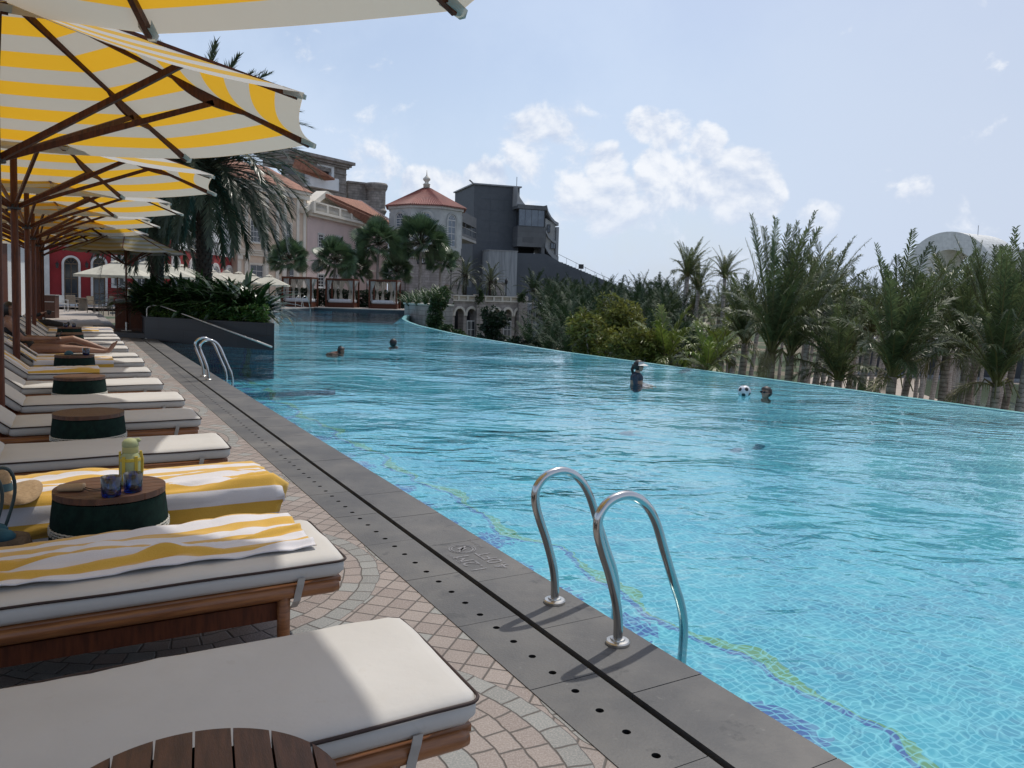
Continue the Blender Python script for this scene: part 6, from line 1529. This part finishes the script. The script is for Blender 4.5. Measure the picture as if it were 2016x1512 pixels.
# boy up to his chin
p = at_water(1508, 781); r = empty('person', (p.x, p.y, WZ), 0, 'boy with black fringe and sunglasses, only his head above the water by the football', 'person')
f = Vector((-.90, -.44, 0)).normalized(); s = Vector((-f.y, f.x, 0)); hc = u*.075
child('body', body_mesh('body', [[(0, 0, .0, .045), (0, 0, -.05, .052)], [(*(s*.07-u*.07), .04), (*(-s*.07-u*.07), .04)]], head_parts(hc, f, .094), skin, .0075, 3), r)
mb = MB(); shell(mb, hc+u*.008, .104, f, lambda x, y, z: (x < .12 and z > -.75) or z > .42, 24); mb.build('hair', hair_m, r, True); sunglasses(r, hc, f, .094)
# football
p = at_water(1465, 779); R = .110; r = empty('football', (p.x, p.y, WZ+.075), 0, 'black and white football floating beside the boy in sunglasses', 'ball')
mb = MB(); mb.ball((0, 0, 0), R, 28); mb.build('white_panels', mat('ball_white', (.74, .74, .76), .35), r, True)
gph = (1+5**.5)/2; ico = [Vector(v).normalized() for v in [(0, a, b*gph) for a in (-1, 1) for b in (-1, 1)]+[(a, b*gph, 0) for a in (-1, 1) for b in (-1, 1)]+[(b*gph, 0, a) for a in (-1, 1) for b in (-1, 1)]]
rot = Matrix.Rotation(.55, 3, 'X') @ Matrix.Rotation(.2, 3, 'Z'); mb = MB()
for v in ico:
    nb = sorted(ico, key=lambda w: -v.dot(w))[1]; a = (nb-v*nb.dot(v)).normalized(); b2 = v.cross(a); ring_ = []
    for rr in (1., .5):
        ring_.append([rot @ ((v+(a*cos(2*pi*k/10)+b2*sin(2*pi*k/10))*.36*rr*(1 if k % 2 == 0 else .86)).normalized()*R*1.006) for k in range(10)])
    mb.add(ring_[0]+ring_[1]+[rot @ (v*R*1.006)], [(k, (k+1) % 10, 10+(k+1) % 10, 10+k) for k in range(10)]+[(10+k, 10+(k+1) % 10, 20) for k in range(10)])
mb.build('black_panels', black_m, r, True)
# swimmers
p = at_water(774, 681); r = empty('person', (p.x, p.y, WZ), 0, 'swimmer with wet black hair seen from behind, head only, in mid pool', 'person'); f = Vector((-.5, .86, 0)); hc = u*.095
child('body', body_mesh('body', [[(0, 0, -.07, .05), (0, 0, .03, .045)], [(.12, 0, -.05, .05), (-.1, 0, -.08, .05)]], head_parts(hc, f, .10), skin, .012, 3), r)
mb = MB(); shell(mb, hc+u*.005, .114, f, lambda x, y, z: x < .35 or z > .5, 20, 1.12); mb.build('hair', hair_m, r, True)
p = at_water(672, 694); r = empty('person', (p.x, p.y, WZ), 0, 'dark swimmer low in the water left of mid pool, back just breaking the surface', 'person'); hc = Vector((0, 0, .045)); f = Vector((.95, -.3, 0))
child('body', body_mesh('body', [[(-.02, 0, .02, .05), (-.15, .02, -.06, .09), (-.36, .05, -.08, .07)], [(-.15, -.16, -.05, .05), (.1, -.28, -.06, .032)]], head_parts(hc, f, .095), skin_tan, .012, 3), r)
mb = MB(); shell(mb, hc+u*.01, .106, f, lambda x, y, z: x < .3 or z > .3, 20); mb.tube([hc+u*.08+f*.02, hc+u*.13-f*.02, hc+u*.12-f*.07, hc+u*.05-f*.1], .014, 6); mb.build('hair', hair_m, r, True)
p = at_water(540, 618); p = G(541, 617, WZ); r = empty('person', (p.x, p.y, WZ), 0, 'distant swimmer in a white shirt near the planter corner', 'person'); hc = Vector((.45, 0, .22)); f = Vector((1, -.2, 0))
child('body', body_mesh('body', [[(.2, 0, .0, .12), (-.05, 0, -.2, .14), (-.2, 0, -.6, .12)], [(.2, 0, .05, .07), (.4, 0, .15, .055)]], head_parts(hc, f, .12), skin, .02, 2), r)
child('shirt', body_mesh('shirt', [[(.24, 0, .03, .135), (.0, 0, .02, .17), (-.3, 0, -.04, .16), (-.45, 0, -.2, .13)]], [], frame_w, .02, 2), r); mb = MB(); shell(mb, hc+u*.01, .135, f, lambda x, y, z: x < .3 or z > .3); mb.build('hair', hair_m, r, True)
# woman lying on a lounger (local: x across the deck towards the pool, y along)
s0 = LS[9]+.33; r = empty('person', W(s0, 0, 0), RZ, 'woman in a black swimsuit lying on a lounger, bare legs stretched towards the pool', 'person')
hc = Vector((-.80, .0, 1.14)); f = Vector((.92, -.35, 0))
parts = [[(-.60, 0, .53, .135), (-.70, 0, .68, .115), (-.80, 0, .86, .115), (-.83, 0, .95, .09)], [(-.83, 0, .96, .05), (-.81, 0, 1.06, .045)], [(-.58, -.08, .53, .11), (-.58, .08, .53, .11)]]
# far leg bent a little, near leg flat
parts.append([(-.55, .09, .54, .088), (-.25, .09, .62, .080), (.06, .08, .675, .057), (.30, .06, .585, .052), (.52, .05, .505, .032), (.60, .05, .50, .034), (.66, .05, .575, .024), (.69, .05, .625, .017)])
parts.append([(-.55, -.09, .53, .088), (-.22, -.09, .53, .082), (.08, -.08, .525, .058), (.30, -.08, .50, .052), (.50, -.08, .480, .033), (.57, -.08, .485, .035), (.61, -.08, .555, .024), (.64, -.08, .61, .017)])
for k in range(5):
    for y, z, x in ((.05, .632, .695), (-.08, .617, .645)): parts.append([(x, y-.022+.011*k, z-.004, .009), (x+.012, y-.022+.011*k, z+.016-.003*k, .007)])
for sg in (-1, 1):
    el = Vector((-.62, sg*.22, .70)); ha = Vector((-.24, sg*.07-.02, .69))
    parts.append([(-.82, sg*.165, .93, .052), (*el, .042), (*(el.lerp(ha, .6)), .034), (*ha, .024), (*(ha+Vector((.05, 0, .0))), .026)])
    for k in range(5): b_ = ha+Vector((.07, (k-2)*.017, .0)); parts.append([(*b_, .010), (*(b_+Vector((.035, 0, .012))), .009), (*(b_+Vector((.05, 0, -.008))), .007)])
child('body', body_mesh('body', parts, head_parts(hc, f, .098), skin_tan, .009, 3), r)
child('swimsuit', body_mesh('swimsuit', [[(-.56, -.06, .53, .125), (-.56, .06, .53, .125)], [(-.58, 0, .535, .142), (-.70, 0, .68, .128), (-.79, 0, .83, .127), (-.82, 0, .90, .10)]], [((-.73, -.07, .84), (.06,)*3), ((-.73, .07, .84), (.06,)*3)], cloth_black, .012, 3), r)
mb = MB(); shell(mb, hc+u*.01, .112, f, lambda x, y, z: x < .2 or z > .5); mb.tube([hc-f*.07, hc-f*.12-u*.12, hc-f*.10-u*.26], [.07, .06, .03], 9); mb.build('hair', hair_m, r, True); sunglasses(r, hc, f)
mb = MB(); mb.box((-.13, .02, .735), (.012, .075, .15), 0, 0, Matrix.Rotation(.5, 3, 'Y')); tag(mb.build('phone', black_m), 'dark phone held in the reclining woman’s hands', 'phone'); o = bpy.data.objects['phone']; o.location = W(s0, 0, 0); o.rotation_euler = (0, 0, RZ)
# black-sleeved person on the farthest lounger
s0 = LS[15]+.33; r = empty('person', W(s0, 0, 0), RZ, 'person in black long sleeves resting on the farthest lounger, one hand raised', 'person')
hc = Vector((-1.30, .0, .98)); f = Vector((.9, -.4, 0))
pa = [[(-.95, 0, .53, .13), (-1.12, 0, .66, .12), (-1.28, 0, .80, .10)], [(-1.28, 0, .82, .05), (-1.30, 0, .90, .045)], [(-.92, -.09, .53, .09), (-.45, -.09, .58, .075), (-.05, -.1, .50, .05), (.0, -.1, .56, .03)], [(-.92, .09, .53, .09), (-.45, .09, .58, .075), (-.05, .1, .50, .05), (.0, .1, .56, .03)]]
arm = [(-1.22, -.17, .80, .05), (-.92, -.24, .66, .042), (-.62, -.20, .80, .033), (-.56, -.19, .83, .028)]
pa.append(arm); pa.append([(-1.22, .17, .80, .05), (-.95, .24, .62, .04), (-.70, .12, .60, .03)])
for k in range(5): b_ = Vector((-.53, -.22+.014*k, .845)); pa.append([(*b_, .010), (*(b_+Vector((.04, 0, .02))), .009), (*(b_+Vector((.055, 0, -.005))), .007)])
child('body', body_mesh('body', pa, head_parts(hc, f, .098), skin, .010, 3), r)
child('black_clothes', body_mesh('black_clothes', [[(q[0], q[1], q[2], q[3]+.010) for q in pt] for pt in (pa[0], arm[:3], pa[3-1], pa[3], pa[5])], [], cloth_black, .014, 3), r)
mb = MB(); shell(mb, hc+u*.01, .112, f, lambda x, y, z: x < .2 or z > .5); mb.build('hair', hair_m, r, True)
mb = MB(); mb.box((0, 0, 0), (.07, .13, .07)); mb.ball((.05, 0, 0), .03, 10); mb.ball((.02, .1, -.04), .05, 10); o = mb.build('camera_pouch', black_m); o.location = W(s0-.2, -.44, .87); o.rotation_euler = (0, .2, RZ); tag(o, 'small dark camera in the raised hand of the black-sleeved person', 'camera')
# ---- things on the tables
def glass_material():
    m = bpy.data.materials.new('blue_tumbler_glass'); m.use_nodes = True; nt = m.node_tree; nt.nodes.clear()
    tc = N(nt, 'ShaderNodeTexCoord'); se = N(nt, 'ShaderNodeSeparateXYZ', {0: tc.outputs['Object']})
    c = MIX(nt, SS(nt, se.outputs['Z'], .065, .010), (.80, .92, .95), (.02, .09, .42))
    tr = N(nt, 'ShaderNodeBsdfTransparent', {'Color': c}); gl = N(nt, 'ShaderNodeBsdfGlossy', {'Color': (1, 1, 1), 'Roughness': .05}); fr = N(nt, 'ShaderNodeFresnel', {'IOR': 1.5})
    N(nt, 'ShaderNodeOutputMaterial', {'Surface': N(nt, 'ShaderNodeMixShader', {0: M(nt, 'ADD', M(nt, 'MULTIPLY', fr, .8), .03), 1: tr, 2: gl})}); return m
glass_m = glass_material(); TZ = .498*1.15+.001
mb = MB(); mb.lathe((0, 0, 0), [(.001, .0), (.034, .0), (.037, .004), (.040, .082), (.0375, .082), (.0345, .014), (.001, .012)], 32, cap=False); TUM = mb.mesh('tumbler', glass_m, True)
def tumbler(p, label, k=1.):
    o = bpy.data.objects.new('glass_tumbler', TUM); col.objects.link(o); o.location = (p.x, p.y, TZ); o.scale = (k,)*3; tag(o, label, 'glass', 'blue-bottomed tumblers'); return o
tumbler(G(219, 976, TZ), 'left of the two blue glass tumblers in front of the yellow bottle', 1.12); tumbler(G(262, 967, TZ), 'right blue glass tumbler, standing right in front of the yellow bottle', 1.08)
def on_table(i, ds, dt): s_, t_ = TS_[i]; return W(s_+ds, t_+dt, TZ)
tumbler(on_table(4, -.08, .14), 'blue glass tumbler on the table with the blue cap', 1.2); tumbler(on_table(5, -.1, -.05), 'single blue glass tumbler standing past the bare knees', 1.3)
tumbler(on_table(7, .0, -.08), 'left blue tumbler on the farthest wicker table', 1.1); tumbler(on_table(7, .0, .09), 'right blue tumbler on the farthest wicker table', 1.1)
bt_y = mat('pale_yellow_plastic', (.46, .43, .17), .7, (.40, .38, .16), 3); bt_g = mat('pale_green_plastic', (.36, .38, .19), .7, (.29, .33, .18), 3); bt_o = mat('yellow_strap_plastic', (.58, .42, .04), .5)
p = G(257, 953, TZ); r = empty('water_bottle', (p.x, p.y, TZ), .4, 'pale yellow-green children’s bottle with carry strap behind the two blue glasses', 'bottle')
mb = MB(); mb.lathe((0, 0, 0), [(.040, 0), (.046, .006), (.048, .03), (.048, .125), (.045, .145), (.036, .158), (.034, .162)], 28); mb.build('bottle_body', bt_g, r, True, 40)
mb = MB(); mb.lathe((0, 0, .160), [(.036, 0), (.037, .002), (.037, .026), (.034, .029)], 28); mb.build('collar', bt_y, r, True, 40)
mb = MB(); mb.lathe((0, 0, .188), [(.036, 0), (.038, .004), (.037, .022), (.028, .036), (.010, .042)], 28); mb.tube([(.02, 0, .215), (.036, 0, .221), (.046, 0, .215)], [.012, .011, .007], 10); mb.build('lid', bt_g, r, True, 40)
mb = MB()
for sg in (-1, 1): mb.box((.028*sg, -.040*1, .085), (.014, .012, .12)); mb.box((.046*sg, 0, .10), (.010, .02, .13))
mb.lathe((0, 0, .118), [(.0485, 0), (.0495, .002), (.0495, .014), (.0485, .016)], 24); mb.tube([(.046, 0, .165), (.055, .0, .12), (.052, 0, .05), (.048, 0, .03)], .006, 8); mb.build('strap', bt_o, r)
# tan case with dark cords on the table
p = G(142, 966, TZ); r = empty('leather_case', (p.x, p.y, TZ+.001), .2, 'small tan case with two dark cords on the nearest full wicker table', 'case'); lea = mat('tan_leather', (.36, .25, .15), .6, (.28, .19, .11), 8)
mb = MB(); rounded_slab(mb, -.06, .055, -.03, .03, .0, .022, r=.012, nx=8, ny=5); mb.build('case_body', lea, r, True); mb = MB()
mb.tube(smooth_path([Vector((.05, .01, .012)), Vector((.10, .0, .004)), Vector((.15, .03, .004)), Vector((.20, .01, .004))], 5), .003, 5); mb.tube(smooth_path([Vector((.05, -.01, .012)), Vector((.09, -.03, .004)), Vector((.15, -.03, .004)), Vector((.19, -.02, .004))], 5), .003, 5); mb.build('cord', black_m, r)
# straw hat with blue band, bag
straw = mat('straw', (.36, .25, .14), .85, (.27, .18, .095), 60, 3, .4, 200); band_b = mat('blue_green_band', (.035, .10, .13), .8); teal = mat('teal_cloth', (.02, .10, .14), .85, (.012, .06, .09), 8, 4, .3, 30)
def hat(name, loc, rot, sc_, label, m=straw, bm=band_b):
    r = empty(name, loc, 0, label, 'hat'); r.rotation_euler = rot; r.scale = (sc_,)*3; mb = MB(); n = 40; vs = []; prof = [(.24, 0), (.20, .004), (.15, .008), (.105, .010), (.098, .03), (.092, .07), (.080, .10), (.055, .112), (.0, .115)]
    for rr, z in prof:
        for k in range(n): a = 2*pi*k/n; vs.append((rr*cos(a), rr*1.05*sin(a), z+(.028*sin(2*a+.6)+.012*sin(3*a))*max(0, rr-.11)/.13))
    mb.add(vs, [(i*n+k, i*n+(k+1) % n, (i+1)*n+(k+1) % n, (i+1)*n+k) for i in range(len(prof)-1) for k in range(n)]); o = mb.build('hat_body', m, r, True); md = o.modifiers.new('t', 'SOLIDIFY'); md.thickness = .004
    mb = MB(); mb.lathe((0, 0, 0), [(.107, .012), (.103, .03), (.0985, .05)], n, squash=1.05, cap=False); mb.build('ribbon', bm, r, True); return r
h_ = D(-22, 968, 3.8); hat('straw_hat', h_, (radians(-3), radians(5), .5), .95, 'wide straw sun hat with blue-green band at the left edge, above the bag')
bp = W(4.1, -.34, 0); r = empty('beach_bag', bp, RZ, 'beach bag with dark loop handles and teal scarf beside the bottle table', 'bag'); mb = MB()
mb.lathe((0, 0, 0), [(.13, 0), (.16, .03), (.185, .22), (.19, .38), (.178, .42)], 22, squash=.6); mb.build('bag_body', mat('woven_bag', (.12, .085, .055), .85, (.06, .042, .03), 14, 4, .6, 60), r, True)
mb = MB()
for y, x0 in ((-.08, -.08), (.06, -.04)):
    mb.tube(smooth_path([Vector((x0-.06, y, .38)), Vector((x0-.06, y-.02, .52)), Vector((x0+.02, y-.03, .68)), Vector((x0+.13, y-.02, .72)), Vector((x0+.16, y, .60)), Vector((x0+.10, y, .38))], 6), .0075, 8)
mb.build('handle', mat('dark_teal_leather', (.025, .05, .055), .45), r, True)
mb = MB()
for k in range(7): a = k*.9; mb.ball((.10*cos(a)*(.4+.1*k), .05*sin(a), .43+.012*(k % 3)), (.065, .05, .035), 12)
o = mb.build('scarf', teal, r, True); 
# things on the second occupied table
p = on_table(4, .02, -.07); r = tag((lambda o: (setattr(o, 'location', (p.x, p.y, TZ)), o)[1])((lambda m: (m.lathe((0, 0, 0), [(.055, 0), (.058, .01), (.05, .035), (.025, .055), (.001, .06)], 20), m.box((.06, 0, .008), (.06, .07, .006)), m.build('cap', band_b, None, True))[2])(MB())), 'small blue cap on the wicker table with one glass', 'cap')
mb = MB(); mb.box((0, 0, .005), (.15, .075, .009)); o = mb.build('phone', black_m); q = on_table(4, -.1, .03); o.location = (q.x, q.y, TZ); o.rotation_euler = (0, 0, .6); tag(o, 'dark phone lying between the blue cap and the glass', 'phone')
# ---- towel cupboard with things on top
c_ = G(256, 651, .15); ww = .86; r = empty('towel_cupboard', (c_.x, c_.y, .15), .30, 'dark wooden towel cupboard beside the planter, hat and bottles on top', 'cupboard')
cab_m = mat('cupboard_wood', (.10, .035, .016), .5, (.055, .02, .01), 5, 6, stretch=(8, 8, 1)); mb = MB(); mb.box((0, .3, .44), (ww, .6, .88)); mb.build('cabinet', cab_m, r)
mb = MB()
for k in range(2): mb.box((-ww/4+k*ww/2, -.012, .46), (ww/2-.05, .02, .76))
mb.build('door_panel', wood_dark, r); mb = MB(); mb.box((0, .3, .895), (ww+.06, .68, .03)); mb.build('counter_top', mat('counter_stone', (.20, .19, .17), .4, (.14, .13, .12), 5), r)
hq = r.matrix_basis @ Vector((ww*.42, .2, .91)); hat('fluffy_hat', hq, (radians(-35), .3, 1.), .9, 'pale woolly sun hat on the cupboard end next to the slate planter', mat('pale_wool', (.50, .44, .33), .95, (.38, .33, .24), 30, 4, .8, 120), straw)
q = r.matrix_basis @ Vector((.12, .22, .91)); o = MB(); o.box((0, 0, .10), (.22, .16, .17)); o.box((0, 0, .195), (.24, .18, .02)); o = o.build('blue_box', mat('blue_plastic', (.03, .16, .24), .4)); o.location = q; tag(o, 'blue-green box on the cupboard top beside the pale hat', 'box')
q = r.matrix_basis @ Vector((-.02, .3, .91)); e = empty('drink_dispenser', q, 0, 'clear drinks dispenser with yellow water behind the parasol pole', 'dispenser'); o = MB(); o.lathe((0, 0, .05), [(.09, 0), (.10, .02), (.10, .33), (.07, .36)], 18); o.build('jar', mat('lemon_water', (.30, .33, .16), .15), e, True); o = MB(); o.lathe((0, 0, 0), [(.1, 0), (.1, .05)], 18); o.lathe((0, 0, .41), [(.085, 0), (.085, .03), (.02, .05)], 18); o.build('lid', steel_b, e)
q = r.matrix_basis @ Vector((-.28, .2, .91)); e = empty('folded_towel', q, .3, 'white folded towels on the left end of the cupboard top', 'towel'); o = MB(); rounded_slab(o, -.16, .16, -.12, .12, 0, .09, r=.04, nx=8, ny=6); o.build('cloth', bed_m, e, True)
# dark bin cabinet with pale edge
p = G(100, 626, .06); r = empty('bin_cabinet', (p.x, p.y, .06), .2, 'dark brown waste cabinet with a pale top edge at the terrace corner', 'bin'); mb = MB(); mb.box((0, 0, .5), (.52, .5, 1.)); mb.build('cabinet', cab_m, r); mb = MB(); mb.box((0, -.262, .72), (.46, .02, .03)); mb.box((0, -.256, .30), (.46, .014, .015)); mb.build('pale_edge', frame_w, r); mb = MB(); mb.box((0, 0, 1.015), (.58, .56, .03)); mb.build('top', concrete, r)
# ---- dining chairs and tables on the terrace
ch_b = mat('beige_woven_seat', (.27, .22, .165), .8, (.20, .165, .125), 12); ch_f = mat('taupe_chair_frame', (.20, .165, .125), .6, (.15, .12, .09), 4)
def chair(px, py, rz, label, white=False):
    Y_ = 45-(py-607)*1.1; p = D(px, py, Y_); p.z = .06; r = empty('dining_chair', p, rz, label, 'chair', 'terrace dining chairs'); fm, sm = (frame_w, frame_w) if white else (ch_f, ch_b)
    mb = MB(); mb.box((0, 0, .44), (.52, .50, .06)); mb.build('seat', sm, r); mb = MB(); mb.box((0, .25, .70), (.50, .05, .42), 0, 0, Matrix.Rotation(-.16, 3, 'X')); mb.build('backrest', sm, r)
    for x in (-.25, .25):
        for y in (-.22, .24): mb = MB(); mb.tube([(x, y, 0), (x, y, .46 if y > 0 else .66)], .022, 6); mb.build('leg', fm, r)
        mb = MB(); mb.box((x, .0, .66), (.05, .50, .03)); mb.build('armrest', fm, r)
for i, (px, py, rz, lb, wh) in enumerate(((143, 607, pi+.1, 'wide beige chair seen from behind in the middle of the terrace', False), (186, 609, 1.4, 'beige chair turned sideways beside the draped chair', False), (208, 612, -.7, 'chair with a pale towel over its back, beside the cupboard', False), (121, 609, .9, 'small white metal chair beside the dark bin cabinet', True),
      (100, 600, .1, 'beige chair at the back left by the white pilaster', False), (128, 599, pi, 'beige chair at the back in front of the first arched door', False), (152, 599, .2, 'beige chair at the back between the arched doors', False), (178, 600, pi, 'beige chair at the back under the second arched door', False), (203, 600, .3, 'beige chair at the back right of the second arched door', False))): chair(px, py, rz, lb, wh)
def dtable(px, py, label):
    Y_ = 45-(py-607)*1.1; p = D(px, py, Y_); p.z = .06; r = empty('dining_table', p, .1, label, 'table', 'terrace dining tables'); mb = MB(); mb.box((0, 0, .73), (.9, .8, .04)); mb.build('table_top', ch_f, r); mb = MB(); mb.box((0, 0, .36), (.35, .35, .70)); mb.build('pedestal', ch_f, r)
for px, py, lb in ((163, 606, 'beige dining table between the wide chair and the sideways chair'), (113, 598, 'beige dining table at the back left'), (190, 599, 'beige dining table in front of the second arched door')): dtable(px, py, lb)
p = D(208, 612, 45-5*1.1); p.z = .06; mb = MB(); mb.grid(lambda u_, v: Vector((-.28+.56*u_+.03*sin(v*9), .30-.14*v+.02*sin(u_*12), .98-.62*v)), 12, 12, uv=False); o = mb.build('draped_towel', mat('sage_towel', (.30, .28, .20), .95, (.24, .22, .16), 6)); o.location = p; o.rotation_euler = (0, 0, -.7); md = o.modifiers.new('t', 'SOLIDIFY'); md.thickness = .02; tag(o, 'pale sage towel hung over the back of a terrace chair', 'towel')
